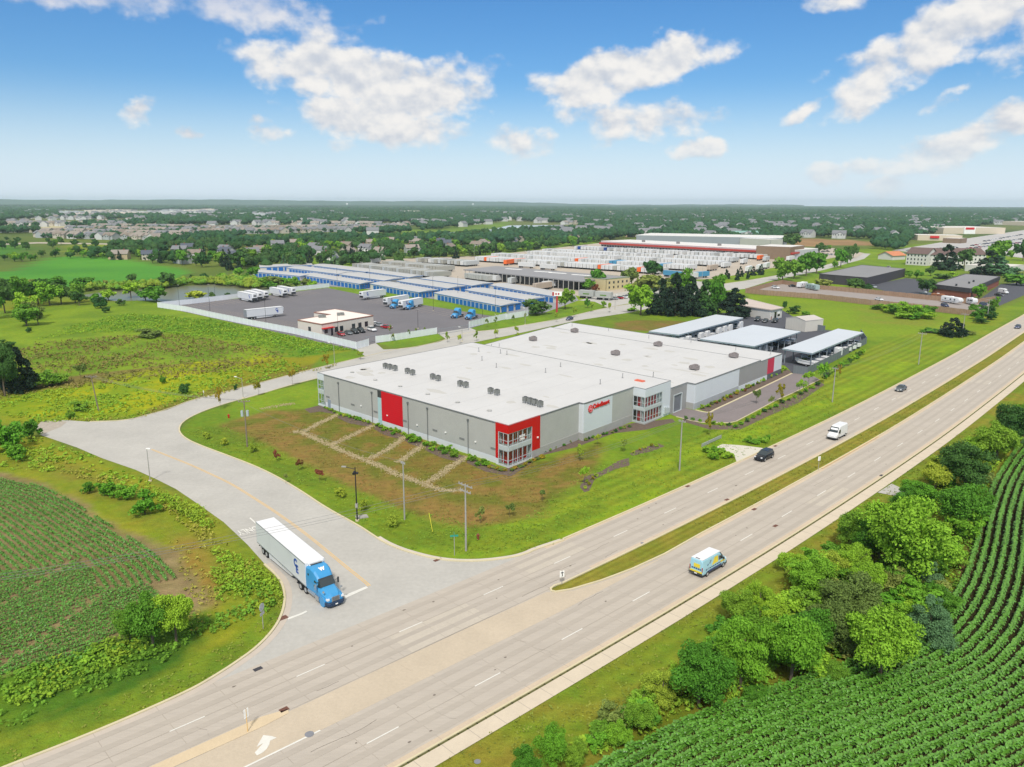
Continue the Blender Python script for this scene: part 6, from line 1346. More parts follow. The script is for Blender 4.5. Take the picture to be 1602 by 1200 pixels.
for px, y0, y1 in [(281,480,446),(329,491,445),(337,471,446),(416.5,511,465),(654,514,484),(530,538.5,494),(678,486,433),(755,497,478),(775,492,447),(716.5,470,432),(579,447,419),(528,449,419)]: light((px, y0), y1, 'slim black light pole of the truck yard', BLKP, 0, 0, 'yard light poles', r=.07)
for px, y0, y1 in [(742,414,386),(821,412,393),(848,416,397),(877,421,399),(909,402,388),(939,424,402),(958,410,390),(1006,432,407),(1020,412,393),(1080,431,409),(1098,444,413),(1027,420,399),(1172,425,407)]: light((px, y0), y1, 'tall slim light pole among the freight trailers', GREYP, 0, 0, 'freight yard light poles', r=.1)
# signs
def post_sign(base, top_y, label, plate, mat, cat='sign', w=.6, hh=.75, post=GREYP, face=None, prism=None):
    g = G(*base); d = ray(base[0], top_y); h = max(1.6, CAMH+d.z*g.y/d.y); t = thing(plate, label, cat, (g.x, g.y, 0)); m = MB(); m.cyl((0, 0, 0), (0, 0, h), .045, n=6); m.obj('post', post, t)
    a = face if face is not None else hd(0)+math.pi/2; M_ = Matrix.Translation((0, 0, h-hh/2)) @ Matrix.Rotation(a, 4, 'Z'); m = MB()
    if prism == 'oct': m.cyl(M_ @ Vector((0, -.02, 0)), M_ @ Vector((0, .02, 0)), w/2*1.05, n=8)
    else: m.box(-w/2, w/2, -.02, .02, -hh/2, hh/2, M_)
    m.obj('plate', mat, t); return t, h, M_
GRB_ = M('sign_back', lin((176,180,184)), .4, .05, 1, metal=.3)
t, h, M_ = post_sign((412,984), 944, 'back of the stop sign at the kerb of the corner bank', 'stop_sign', GRB_, w=.95, hh=.95, face=hd(0)+.6, prism='oct'); m = MB(); m.box(-.42, .42, -.02, .02, -.95, -.6, M_); m.obj('plate', GRB_, t)
t, h, M_ = post_sign((711,869), 837, 'green street name sign on a slim post at the corner lawn', 'street_sign', M('sign_green', lin((38,150,128)), .4, .05, 1), w=1.1, hh=.25, face=.2); m = MB(); m.box(-.5, .5, -.02, .02, .16, .38, M_ @ Matrix.Rotation(1.5, 4, 'Z')); m.obj('plate', MATS['sign_green'], t)
t, h, M_ = post_sign((879,914), 893, 'white keep-right sign with black arrow on the grass median nose', 'keep_right_sign', LINEW, w=.62, hh=.85, face=.35)
m = MB(); m.cyl(M_ @ Vector((-.12, -.03, .22)), M_ @ Vector((.02, -.03, .05)), .05, n=6); m.cyl(M_ @ Vector((.02, -.03, .08)), M_ @ Vector((.04, -.03, -.22)), .05, n=6); m.cyl(M_ @ Vector((-.05, -.03, .24)), M_ @ Vector((.16, -.03, .16)), .05, n=6); m.obj('arrow', P_BLACK, t)
t, h, M_ = post_sign((387.5,1145), 1109, 'narrow sign on a yellow-footed post on the concrete median', 'median_sign', LINEW, w=.5, hh=.9, face=hd(0)+.3, post=LINEY)
m = MB(); m.box(-.25, .25, .02, .03, -.45, .45, M_); m.obj('plate_back', P_BLACK, t)
post_sign((1280,736), 714, 'white sign on the grass median between the carriageways', 'median_sign', LINEW, w=.5, hh=.8, face=.35, post=GREYP)
post_sign((1508.5,548), 530, 'small white sign on the lawn beyond the conifer', 'road_sign', LINEW, w=.9, hh=.6, face=.35) if False else None
post_sign((319,621), 617, 'small white sign at the far kerb of the side road bend', 'road_sign', LINEW, w=.5, hh=.5)
for base, lb, c, s in [((748,844), 'dull red fire hydrant on the corner lawn', (128,70,50), 1.2), ((358,654), 'red fire hydrant on the lawn at the bend', (176,30,30), 1.2)]:
    g = G(*base); t = thing('fire_hydrant', lb, 'hydrant', (g.x, g.y, 0)); hm_ = M('hydrant_'+str(c[0]), lin(c), .5, .1, 1); m = MB(); m.cyl((0, 0, 0), (0, 0, .65*s), .14*s, n=10); m.cyl((0, 0, .65*s), (0, 0, .8*s), .14*s, .04, n=10); m.obj('barrel', hm_, t); m = MB(); m.cyl((-.25*s, 0, .5*s), (.25*s, 0, .5*s), .07*s, n=8); m.obj('outlet', hm_, t)
g = G(677,838); g2 = G(668,812, 0); m = MB(); m.cyl((0, 0, .6), ((g2.x-g.x)*.6, (g2.y-g.y)*.6, 2.0), .03, n=6); x = m.obj('guy_marker', M('marker_yellow', lin((226,214,60)), .5, .05, 1)); x.location = g; tag(x, 'leaning yellow guy wire marker on the corner lawn', 'marker')
g = G(566,809); t = thing('utility_box', 'low pale utility box lid beside the black street light', 'utility box', (g.x, g.y, 0), .4); m = MB(); m.box(-.9, .9, -.6, .6, 0, .12); m.box(-.75, .75, -.45, .45, .12, .2); m.obj('lid', GREYP, t)
g = G(538,800); 
DR = M('drain_rust', lin((112,78,66)), .7, .15, 2); DRK = M('drain_dark', lin((70,70,76)), .6, .15, 2)
for px, py, a, b, mt, lb in [(444.5,1110.5,.85,.6,DR,'rust-brown drain grate in the tan concrete median'),(403.5,1047,.9,.55,DRK,'dark drain grate beside the corner kerb of the highway'),(685,876,1.3,.5,DR,'rust-brown kerb inlet on the street corner lawn side'),(442.5,967,1.1,.8,DR,'rust-brown drain grate at the corner kerb near the stop sign'),(1213,823,1.0,.5,DR,'drain grate in the near kerb lane below the median sign'),(1379,744,1.0,.5,DRK,'dark drain grate in the near kerb lane by the side path'),(1137,782,1.0,.5,DR,'drain grate in the far carriageway median gutter'),(1076,761,1.0,.5,DR,'drain grate at the far kerb opposite the lawn'),(1213,698,1.0,.5,DR,'drain grate at the far kerb beside the black car'),(1180,797,1.0,.5,DR,'drain grate below the median kerb')]:
    g = G(px, py); x = MB(); x.box(-a/2, a/2, -b/2, b/2, .035, .05)
    for k in range(5): x.box(-a/2+.1, a/2-.1, -b/2+b*(k+.4)/5, -b/2+b*(k+.6)/5, .05, .065)
    o = x.obj('drain_grate', mt); o.location = (g.x, g.y, 0); o.rotation_euler[2] = hd(20); tag(o, lb, 'drain')
for px, py, r, lb in [(484,1149,.42,'round grey manhole cover beside the white turn-lane line'),(747,1192,.3,'small dark valve cover in the near lane'),(1005,850,.28,'small manhole cover in the far carriageway')]:
    g = G(px, py); x = MB(); x.cyl((0, 0, .03), (0, 0, .045), r, n=20); x.cyl((0, 0, .045), (0, 0, .05), r*.8, n=20); o = x.obj('manhole_cover', M('cover_grey', lin((128,130,136)), .6, .1, 2)); o.location = (g.x, g.y, 0); tag(o, lb, 'manhole cover')
st_ = MB()          # oil spots and small cracks on the carriageways
rr_ = random.Random(3)
for _ in range(60):
    s = rr_.uniform(-30, 160); t_0 = rr_.choice((-3, -1.6, 2, 10.6, 12, 15.2))+rr_.gauss(0, .4)
    if 4 < t_0 < 9 and s > 20: continue
    r0 = rr_.uniform(.06, .2); st_.flat([RP(s+math.cos(k)*r0*rr_.uniform(.6, 1.4), t_0+math.sin(k)*r0*rr_.uniform(.4, 1)) for k in (0, 1.05, 2.1, 3.14, 4.2, 5.2)], .0345)
for _ in range(26):
    s = rr_.uniform(-60, 150); t_0 = rr_.choice((-4.2, -2, 1, 3.5, 9.5, 11, 14, 16.5)); ln = rr_.uniform(2, 9); al = rr_.random() < .5; p_ = (s, t_0)
    for k in range(int(ln/.6)):
        q_ = (p_[0]+(.6 if al else rr_.gauss(0, .12)), p_[1]+(rr_.gauss(0, .08) if al else .5))
        if q_[1] > 17.3 or (3.9 < q_[1] < 9 and s > 22): break
        w_ = .022; st_.flat([RP(p_[0]-w_, p_[1]-w_), RP(q_[0]+w_, q_[1]-w_), RP(q_[0]+w_, q_[1]+w_), RP(p_[0]-w_, p_[1]+w_)], .0342); p_ = q_
st_.obj('road_stains', M('stain', lin((120,112,104)), .9, .2, 1))['kind'] = 'structure'
pt_ = MB(); done_ = set()
for _ in range(22):
    s = round(rr_.uniform(-16, 50))*5.5; a_ = rr_.choice(((-3.9, -.05), (.05, 4.3), (8.9, 13.3), (13.4, 16.8)))
    if (a_[0] > 5 and s < 62) or (round(s/5.5), a_) in done_: continue
    done_ |= {(round(s/5.5), a_), (round(s/5.5)-1, a_), (round(s/5.5)+1, a_)}
    n_ = rr_.choice((5.45, 10.95)); pt_.flat([RP(s+.03, a_[0]), RP(s+n_*.5, a_[0]), RP(s+n_, a_[0]), RP(s+n_, a_[1]), RP(s+n_*.5, a_[1]), RP(s+.03, a_[1])], .0285)
pt_.obj('slab_patches', M('patch_concrete', lin((184,176,163)), .85, .06, .2, fine=.05))['kind'] = 'structure'
tk = MB()
for t_0 in (-3.3, -1.5, 1.2, 3.0, 9.9, 11.7, 14.4, 16.2): 
    for s in range(-90, 300, 12):
        if t_0 > 9.2 or True: tk.quad(RP(s, t_0+.35, .0325), RP(s+12, t_0+.35, .0325), RP(s+12, t_0-.35, .0325), RP(s, t_0-.35, .0325))
tk.obj('tyre_tracks', M('worn_track', lin((171,163,152)), .85, .05, .1, fine=.05, stretch=(-R(45.6), .3, 2.5)))['kind'] = 'structure'
g1, g2 = G(1098,700), G(1128,686); t = thing('culvert_rail', 'low pale blue culvert rail on the lawn near the concrete apron', 'rail', g1); m = MB(); d = g2-g1; m.wall(Vector((0, 0, 0)), d, .1, .7, off=0, th=.12); m.obj('rail', GRB_, t); m = MB()
for k in (0, .33, .66, 1): m.cyl(d*k, d*k+Vector((0, 0, .8)), .07, n=6)
m.obj('rail_post', GREYP, t)
# red pylon sign
SIGNF = M('sign_faded_red', lin((176,58,62)), .5, .06, 1)
g = G(871,489.5); t = thing('pylon_sign', 'tall red pylon sign with a white board above the road', 'sign', (g.x, g.y, 0)); m = MB(); m.box(-.4, .4, -.35, .35, 0, 7.4); m.obj('pylon', SIGNF, t); m = MB(); m.box(-2.1, 2.1, -.3, .3, 7.4, 9.2); m.obj('sign_board', LINEW, t); m = MB(); m.box(-2.1, -1.3, -.34, -.3, 7.5, 9.1); m.box(-.8, -.1, -.34, -.3, 7.9, 8.7); m.box(.3, 1.0, -.34, -.3, 7.9, 8.7); m.obj('sign_face', SIGNF, t)
# ---------------------------------------------------------------- blue storage rows
BLUED = M('door_blue', lin((26,104,178)), .5, .08, .5, zl=[('z', .35, .12)]); BLUET = M('trim_blue', lin((60,130,196)), .5, .05, 1); SROOF = M('unit_roof', lin((182,182,180)), .5, .07, .15, zl=[('h', .6, .03)]); SWALL = M('unit_wall', lin((208,204,192)), .6, .05, .3); PILL = M('unit_pillar', lin((172,198,218)), .5, .04, 1)
def storage(p0, p1, pe, n, ne, label, h=3.1):
    a, b, e = G(*p0), G(*p1), G(*pe); d = (b-a).normalized(); dep = e-b; dep = dep-d*dep.dot(d)*.5; c4 = [a, b, b+dep, a+dep]; t = thing('storage_unit_row', label, 'storage building', a, 0, 'blue-doored storage rows'); Q = [p-a for p in c4]; cen = sum(Q, Vector())/4
    m = MB(); m.prism([q.lerp(cen, .01) for q in Q], 0, h-.15); m.obj('wall', SWALL, t)
    rv = [q+(q-cen).normalized()*.35 for q in Q]; m = MB(); mid0, mid1 = (rv[0]+rv[3])/2, (rv[1]+rv[2])/2; up = Vector((0, 0, h+.05)); ur = Vector((0, 0, h+.55))
    m.add([rv[0]+up, rv[1]+up, mid1+ur, mid0+ur, rv[2]+up, rv[3]+up], [(0, 1, 2, 3), (3, 2, 4, 5), (0, 3, 5), (1, 4, 2)]); m.obj('roof', SROOF, t)
    m = MB()
    for i in range(4):
        A_, B_ = rv[i], rv[(i+1) % 4]; m.wall(A_, B_, h-.22, h+.05, off=.02, th=.1)
    m.obj('eave_trim', BLUET, t)
    L = (Q[1]-Q[0]).length; w = L/n; dm = MB(); dm.wall(Vector((0, 0, 0)), d*(w*.74), .05, 2.45, off=.1, th=.1); me = dm.mesh('unit_door', BLUED)
    for k in range(n):
        if k in (0,) : continue
        ob('unit_door', me, t, Q[0]+d*(w*(k+.13)))
    pm2 = MB(); pm2.wall(d*-.14, d*.14, 0, 2.6, off=.05, th=.08); pme = pm2.mesh('pillar', PILL)
    for k in range(1, n): ob('pillar', pme, t, Q[0]+d*(w*k))
    if ne:
        dd2 = (Q[2]-Q[1]); L2 = dd2.length; dd2 /= L2; w2 = L2/ne; dm = MB(); dm.wall(Vector(), dd2*(w2*.7), .05, 2.5, off=.1, th=.1); me = dm.mesh('unit_door', BLUED)
        for k in range(ne): ob('unit_door', me, t, Q[1]+dd2*(w2*(k+.15)))
    return t
for args in [((470,437.5),(563,453),(578,448),17,6,'front storage row with blue doors ending left of the parked single trailer'),((579,452.5),(655,467),(680,461.5),14,6,'front storage row with blue doors behind the blue tractors'),((679,468),(783,489.5),(806,482),17,3,'front storage row with blue doors nearest the second gate'),
   ((448,426),(528,436.5),(546,432),16,5,'second storage row from the front at the far left'),((530,437),(601,447.5),(622,442),14,0,'second storage row, second block from the left'),((621,448),(700,460.5),(722,455),16,3,'second storage row, third block from the left'),((727,463),(824,480),(846,474),15,2,'second storage row behind the round dark tree'),
   ((487,422),(572,433),(590,429),17,6,'rearmost storage row at the left end'),((563,431),(640,442),(655,438),15,0,'rearmost storage row, second block'),((658,444),(738,456),(763,450),14,5,'rearmost storage row, third block'),((766,455),(866,474),(886,468),15,0,'rearmost storage row at the right by the red pylon'),
   ((407,425.5),(489,421.5),(500,417),9,0,'long storage building with large blue doors at the back left'),((392,432),(470,440),(486,436.5),12,0,'storage row half hidden by the trees at the pond')]: storage(*args)
# ---------------------------------------------------------------- freight trailers
def tmesh(nm, c, L=14.6, mark=None):
    m = MB(); m.box(0, L, -1.27, 1.27, 1.15, 4.05); m.mi = 1; m.box(-.04, 0, -1.2, 1.2, 1.2, 4.0) ; m.box(.05, L-.05, -1.25, 1.25, 4.05, 4.08); m.mi = 2
    for s in (-1, 1):
        for x in (1.2, 2.45, L-3): m.cyl((x, s*1.0-.25, .5), (x, s*1.0+.25, .5), .5, n=8)
    m.box(.5, L-1, -.4, .4, .8, 1.15); m.box(-.06, -.02, -.03, .03, 1.2, 4.0)
    ms = [M(nm, lin(c), .5, .06, .3, obvar=0), M(nm+'_end', lin(tuple(min(255, v*1.04) for v in c)), .5, .06, .4), UNDER]; me = m.mesh('freight_trailer', ms); return me
TM = {'w': tmesh('trailer_paint_white', (204,206,206)), 'v': tmesh('trailer_paint_offwhite', (190,192,190)), 'g': tmesh('trailer_paint_grey', (160,160,152)), 'l': tmesh('trailer_paint_silver', (180,184,184)), 'o': tmesh('trailer_paint_orange', (226,104,40)), 'b': tmesh('trailer_paint_blue', (74,142,178)), 'k': tmesh('trailer_paint_royal', (36,70,140)), 't': tmesh('trailer_paint_tan', (176,162,146)), 'G': tmesh('trailer_paint_pup', (170,172,168), 8.6)}
CN = {'w': 'white', 'v': 'off-white', 'g': 'grey', 'l': 'silver', 'o': 'orange', 'b': 'pale blue', 'k': 'royal blue', 't': 'tan', 'G': 'short grey'}
def trow(p0, p1, cols, place_, group, sp=3.45, skip=.0, rs=1, back=True, z=.05):
    a, b = G(*p0), G(*p1); d = (b-a); L = d.length; d /= L; n = int(L/sp); nn = Vector((-d.y, d.x, 0)); nn = nn if nn.y > 0 else -nn; rz = math.atan2(nn.y, nn.x); r = random.Random(rs); seen = {}
    for k in range(n):
        if r.random() < skip: continue
        c = cols[k % len(cols)] if len(cols) < 12 else r.choice(cols); p = a+d*(k*sp)+nn*r.uniform(-.5, .5); o = ob('freight_trailer', TM[c], None, (p.x, p.y, z), rz+r.gauss(0, .008)); tag(o, f'{CN[c]} trailer {place_}', 'trailer', group+' '+CN[c])
trow((552,421.5),(684,437), 'gglgGgglgg', 'in the long front row behind the storage units', 'front grey row', sp=3.2, rs=1)
trow((598,417.5),(690,427), 'ggglgg', 'in the second row behind the storage units', 'second grey row', sp=3.4, rs=2, skip=.1); trow((652,412),(735,418), 'lglgw', 'in the third row behind the storage units', 'third grey row', rs=3, skip=.1); trow((549,412.5),(588,414), 'gl', 'in the short row by the tree belt', 'short grey row', rs=4)
trow((728,438),(768,443), 'G', 'backed under the left part of the freight terminal eave', 'terminal row left', sp=3.0, rs=5)
trow((745,409.5),(1035,430.5), 'wvwwowvwgwwvwowwvw', 'in the front row of the big white trailer yard', 'yard front row', sp=3.3, skip=.04, rs=6)
trow((770,404),(1085,425), 'wvwwwvwlwwwvwowwvwwbw', 'in the second row of the big white trailer yard', 'yard second row', sp=3.35, skip=.06, rs=7)
trow((826,400),(1130,418.5), 'wvwwwwvwlwwwvwwwwow', 'in the third row of the big white trailer yard', 'yard third row', sp=3.4, skip=.08, rs=8)
trow((850,396.5),(1160,412), 'wwvwlwwvwwwvwww', 'in the fourth row of the big white trailer yard', 'yard fourth row', sp=3.5, skip=.1, rs=9)
trow((900,391.5),(1200,407), 'wvwwkwwlwwvww', 'at the docks of the long red-trimmed warehouse', 'dock row', sp=4.0, skip=.12, rs=10)
def tr1(c, p0, p1, lb, z=.05, L=14.6): 
    a, b = G(*p0), G(*p1); d = b-a; o = ob('freight_trailer', TM[c], None, (a.x, a.y, z), math.atan2(d.y, d.x)); tag(o, lb, 'trailer'); return o
for a in [('b',(1039,432.5),(1062,434.5),'pale blue trailer side-on in the yard corner, left one'),('w',(1062,434),(1083,436),'white trailers side-on between two pale blue ones'),('b',(1083,436),(1110,434),'pale blue trailer side-on at the right end of the yard corner'),
    ('w',(773,442),(806,438.5),'white trailer angled out of the terminal eave'),('l',(797,446),(820,441),'silver trailer angled out of the terminal, second from the white one'),('g',(816,444.5),(832,440),'grey trailer angled out of the terminal beside the silver one'),('l',(830,445),(850,441),'silver trailer angled out of the terminal, the right one'),
    ('t',(836,455.5),(876,450),'tan trailer in front of the white ones by the terminal'),('w',(850,452),(890,447.5),'white trailer next to the tan one by the terminal'),('w',(865,450.5),(905,446.5),'white trailer second from the tan one by the terminal'),
    ('t',(1108,424.5),(1150,417.5),'tan trailer at the right edge of the white yard'),('w',(1130,420),(1168,413.5),'white trailer at the right edge of the yard beside the tan one'),('w',(1160,414),(1182,408.5),'white trailer standing free right of the yard rows'),('o',(1186,408),(1200,404),'orange trailer at the right end of the docks'),('l',(1195,410),(1215,405),'silver trailer right of the orange one at the docks'),('w',(1232,409),(1254,405),'white trailer beside the tan end wall'),
    ('w',(1168,427),(1182,421),'white trailer behind the small pines, left'),('w',(1185,424),(1200,418),'white trailer behind the small pines, middle'),('w',(1196,421),(1212,415),'white trailer behind the small pines, right'),('w',(812,418.5),(840,420.5),'white tanker-like trailer parked alone behind the terminal'),('w',(846,421.5),(870,423.5),'white trailer parked alone behind the terminal, nearer the yard'),('o',(790,415.5),(800,414),'red-orange trailer alone behind the terminal')]: tr1(*a)
for k, (p0, p1) in enumerate((((907,466),(930,468)),((933,468.5),(957,470.5)))):
    a, b = G(*p0), G(*p1); d = b-a; o = ob('freight_trailer', TM['G'], None, (a.x, a.y, .06), math.atan2(d.y, d.x)); tag(o, ('left' if k == 0 else 'right')+' pale grey pup trailer with a green and yellow mark on the office lot', 'trailer')
    m = MB(); m.prism([(2.6, -1.29), (6.2, -1.29), (6.2, -1.3), (2.6, -1.3)], 2.1, 2.7); mk_ = m.obj('logo', M('logo_green', lin((96,132,60)), .5, 0, 1), o)
# ---------------------------------------------------------------- terminal, warehouses and other buildings
GROOF = M('terminal_roof', lin((140,140,142)), .7, .05, .1); TANW = M('tan_wall', lin((196,184,142)), .7, .05, .4); BRW = M('brown_brick', lin((132,112,92)), .85, .08, .4, zl=[('z', .3, .1)])
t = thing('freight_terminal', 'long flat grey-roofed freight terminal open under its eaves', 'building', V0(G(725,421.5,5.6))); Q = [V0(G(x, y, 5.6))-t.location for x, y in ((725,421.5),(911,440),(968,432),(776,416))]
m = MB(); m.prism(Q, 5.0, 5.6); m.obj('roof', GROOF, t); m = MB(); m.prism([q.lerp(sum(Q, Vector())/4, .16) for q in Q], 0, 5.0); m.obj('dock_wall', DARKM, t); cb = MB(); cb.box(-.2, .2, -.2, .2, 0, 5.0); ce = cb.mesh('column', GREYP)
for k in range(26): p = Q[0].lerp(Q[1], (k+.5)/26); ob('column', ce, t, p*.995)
for f in (.25, .5, .62, .8): p = Q[3].lerp(Q[2], f).lerp(Q[0].lerp(Q[1], f), .3); m = MB(); m.box(-6, 6, -1, 1, 0, .15); o = m.obj('skylight', LINEW, t); o.location = p+Vector((0, 0, 5.62)); o.rotation_euler[2] = -.6
def bwin(t, Q, i, n, z0, z1, f=.5, mat=None, m0=.04):
    A_, B_ = Q[i], Q[(i+1) % len(Q)]
    for k in range(n): win_part(t, A_, B_, m0+(1-2*m0)*(k+.5-f/2)/n, m0+(1-2*m0)*(k+.5+f/2)/n, z0, z1, mat)
t, Q = lowbuild('freight_office', 'tan two-tone freight office with square windows beside the grey pup trailers', 'building', para((948,455), (985,451), 16), 6.4, TANW, GROOF, M('green_coping', lin((120,140,110)), .6, .05, 1)); bwin(t, Q, 0, 5, 3.6, 4.9, .35); bwin(t, Q, 0, 5, 1.0, 2.2, .3)
WROOF = M('white_warehouse_roof', lin((216,214,210)), .6, .03, .05); 
t, Q = lowbuild('dock_warehouse', 'very long white-roofed warehouse with a red canopy over its docks', 'building', para((940,389), (1236,406.5), 48), 8.0, M('warehouse_grey', lin((178,182,184)), .6, .04, .1), WROOF, LINEW); m = MB(); m.wall(Q[0], Q[1], 4.9, 6.6, off=3.0, th=3.2); m.obj('dock_canopy', M('canopy_red', lin((176,60,50)), .6, .08, .1), t)
nD = 60; dm = MB(); d_ = (Q[1]-Q[0]).normalized(); dm.wall(Vector(), d_*2.6, .6, 4.0, off=.08, th=.1); me = dm.mesh('dock_door', DARKM)
for k in range(nD): ob('dock_door', me, t, Q[0].lerp(Q[1], (k+.3)/nD))
for f in (.2, .4, .62, .82): m = MB(); m.box(-1.5, 1.5, -1.5, 1.5, 0, 2); o = m.obj('rooftop_unit', MIDM, t); o.location = Q[0].lerp(Q[1], f).lerp(Q[3].lerp(Q[2], f), .35)+Vector((0, 0, 8))
t, Q = lowbuild('warehouse_end_block', 'tan brick end block with a red awning beside the long warehouse', 'building', para((1236,407), (1257,403.5), 30), 11, BRW, WROOF); m = MB(); m.wall(Q[0], Q[1], 4.8, 6.2, off=1.6, th=1.6); m.obj('awning', MATS['canopy_red'], t)
lowbuild('grey_warehouse', 'large low grey warehouse behind the red-trimmed one', 'building', para((995,381), (1222,386.5), 70), 10, M('warehouse_blue_grey', lin((150,156,162)), .6, .04, .1), WROOF, LINEW)
lowbuild('grey_warehouse', 'pale end wing of the large grey warehouse left of the round dark tree', 'building', para((1205,388), (1224,387), 40), 9, M('warehouse_pale', lin((190,190,180)), .6, .04, .1), WROOF)
DKW = M('charcoal_wall', lin((70,66,72)), .7, .08, .3, zl=[('h', 1.6, .2)]); DKR = M('grey_membrane', lin((134,134,136)), .8, .06, .1, fine=.05); RBR = M('red_brick', lin((142,84,70)), .85, .1, .6, zl=[('z', .3, .1)])
ZB = 5.4; t, Q = lowbuild('charcoal_building', 'charcoal flat-roofed building with loading bays behind the wooden fence', 'building', [V0(G(x, y, ZB)) for x, y in ((1282,428.4),(1357.4,434.5),(1416.7,420.4),(1348,414.4))], ZB, DKW, DKR, DKW)
for i in range(len(Q)):
    pass
mxi = max(range(4), key=lambda i: (Q[i]+Q[(i+1) % 4]).x-(Q[i]+Q[(i+1) % 4]).y*.4); bwin(t, Q, mxi, 5, .2, 3.6, .35, GSHUT); m = MB(); m.box(-.3, .3, -2, 2, 0, 6.2); o = m.obj('buttress', GREYP, t); o.location = Q[mxi].lerp(Q[(mxi+1) % 4], .42)+Vector((1, -1, 0))
t, Q = lowbuild('charcoal_building', 'charcoal-banded brick building with the parked white van at its right', 'building', [V0(G(x, y, ZB)) for x, y in ((1460,444.5),(1519,451.5),(1564,432.5),(1511,428.4))], ZB-1.9, RBR, DKR)
m = MB()
for i in range(4): m.wall(Q[i], Q[(i+1) % 4], ZB-2.1, ZB+.1, off=.35, th=.5)
m.obj('fascia_band', DKW, t); m = MB(); m.prism(Q, ZB-.4, ZB-.1); m.obj('roof', DKR, t)
for x, y in ((1496,447),(1516,443.5),(1523,441)): m = MB(); m.cyl((0, 0, 0), (0, 0, 1.0), .5, n=10); o = m.obj('roof_vent', DARKM, t); o.location = G(x, y, ZB)-t.location
def gable(name, label, cat, base, he, hr, wall, roof, group=None, axis=0, over=.5, nwin=0, storeys=1, winm=None):
    P = base; o0 = P[0].copy(); t = thing(name, label, cat, o0, 0, group); Q = [p-o0 for p in P]; m = MB(); m.prism(Q, -.2, he-.05)
    i = axis; a, b, c, d = Q[i], Q[(i+1) % 4], Q[(i+2) % 4], Q[(i+3) % 4]; H1 = (a+d)/2; H2 = (b+c)/2; Ze = Vector((0, 0, he-.05)); Zr = Vector((0, 0, hr-.05))
    m.add([a+Ze, d+Ze, H1+Zr], [(0, 2, 1)]); m.add([b+Ze, c+Ze, H2+Zr], [(0, 1, 2)]); m.obj('wall', wall, t)
    dx = (b-a).normalized()*over; dy = (d-a).normalized()*over; sl = Vector((0, 0, -(hr-he)*over/((d-a).length/2))); r = MB(); th = Vector((0, 0, .18)); Z0 = Vector((0, 0, he)); Z1 = Vector((0, 0, hr))
    A_, B_, C_, D_ = a-dx-dy+sl+Z0, b+dx-dy+sl+Z0, c+dx+dy+sl+Z0, d-dx+dy+sl+Z0; R1, R2 = H1-dx+Z1, H2+dx+Z1
    r.add([A_, B_, R2, R1, A_-th, B_-th, R2-th, R1-th], [(0, 1, 2, 3), (7, 6, 5, 4), (0, 4, 5, 1), (1, 5, 6, 2), (3, 7, 4, 0)]); r.add([D_, C_, R2, R1, D_-th, C_-th, R2-th, R1-th], [(3, 2, 1, 0), (4, 5, 6, 7), (1, 5, 4, 0), (2, 6, 5, 1), (0, 4, 7, 3)]); r.obj('roof', roof, t)
    if nwin:
        for s in range(storeys):
            for k in range(nwin):
                f = (k+.5)/nwin; win_part(t, a, b, f-.17/nwin, f+.17/nwin, 1.0+s*2.9, 2.5+s*2.9, winm)
    return t, Q
GARW = M('garage_white', lin((206,204,198)), .6, .05, .4); GARR = M('garage_roof', lin((196,182,172)), .6, .05, .3)
t, Q = lowbuild('white_garage', 'white garage building with a beige roof and open bays behind the canopies', 'building', [V0(G(x, y, 4.3)) for x, y in ((1160,477.5),(1206,484.5),(1224,481),(1168,467))], 4.3, GARW, GARR, GARR, over=.6)
ki = min(range(4), key=lambda i: (Q[i]+Q[(i+1) % 4]).y); win_part(t, Q[ki], Q[(ki+1) % 4], .34, .52, .1, 3.0, P_BLACK, name='bay_shade_panel'); win_part(t, Q[ki], Q[(ki+1) % 4], .62, .82, .9, 1.8, P_BLACK); win_part(t, Q[ki], Q[(ki+1) % 4], .62, .82, 2.0, 3.3, LINEW, name='bay_door'); win_part(t, Q[ki], Q[(ki+1) % 4], .02, .12, .0, 1.4, RBR, name='brick_base')  # open bay is a black panel, its interior shade put into the colour
gable('pale_shed', 'windowless pale metal shed standing on the green field', 'building', para((1228.5,514), (1259,519.5), 9.5), 4.3, 5.3, M('shed_metal', lin((204,200,190)), .6, .04, .4, zl=[('h', .5, .05)]), M('shed_roof', lin((190,184,178)), .6, .04, .3), axis=1, over=.1)
# hotel
HW = M('hotel_wall', lin((206,204,200)), .7, .05, .3); HR = M('hotel_roof', lin((104,86,82)), .8, .1, .3)
gable('hotel', 'three-storey white hotel with a brown roof, its left wing', 'building', para((1416.5,414), (1449,416), 17), 9.2, 13.5, HW, HR, 'white hotel wings', 0, .6, 6, 3); gable('hotel', 'three-storey white hotel with a brown roof, its long right wing', 'building', para((1450,415.5), (1541,415), 17), 8.6, 13, HW, HR, 'white hotel wings', 0, .6, 14, 3)
gable('hotel_annex', 'low annex with an orange tiled roof at the left end of the hotel', 'building', para((1396,407), (1416,406), 14), 4, 7, HW, M('orange_tiles', lin((196,128,92)), .8, .08, .4), None, 0, .8)
TS = M('store_tan', lin((208,194,172)), .7, .04, .1); TSR = M('store_roof', lin((214,210,202)), .6, .04, .05)
t, Q = lowbuild('department_store', 'long tan department store with a red entrance on the right horizon side', 'building', para((1475,366), (1572,366), 90), 10, TS, TSR); m = MB(); m.wall(Q[0].lerp(Q[1], .32), Q[0].lerp(Q[1], .5), 0, 11, off=2.5, th=2.5); m.obj('entrance_block', LINEW, t); m = MB(); m.wall(Q[0].lerp(Q[1], .34), Q[0].lerp(Q[1], .48), 7, 10.4, off=2.8, th=.3); m.obj('entrance_fascia', SIGNR, t)
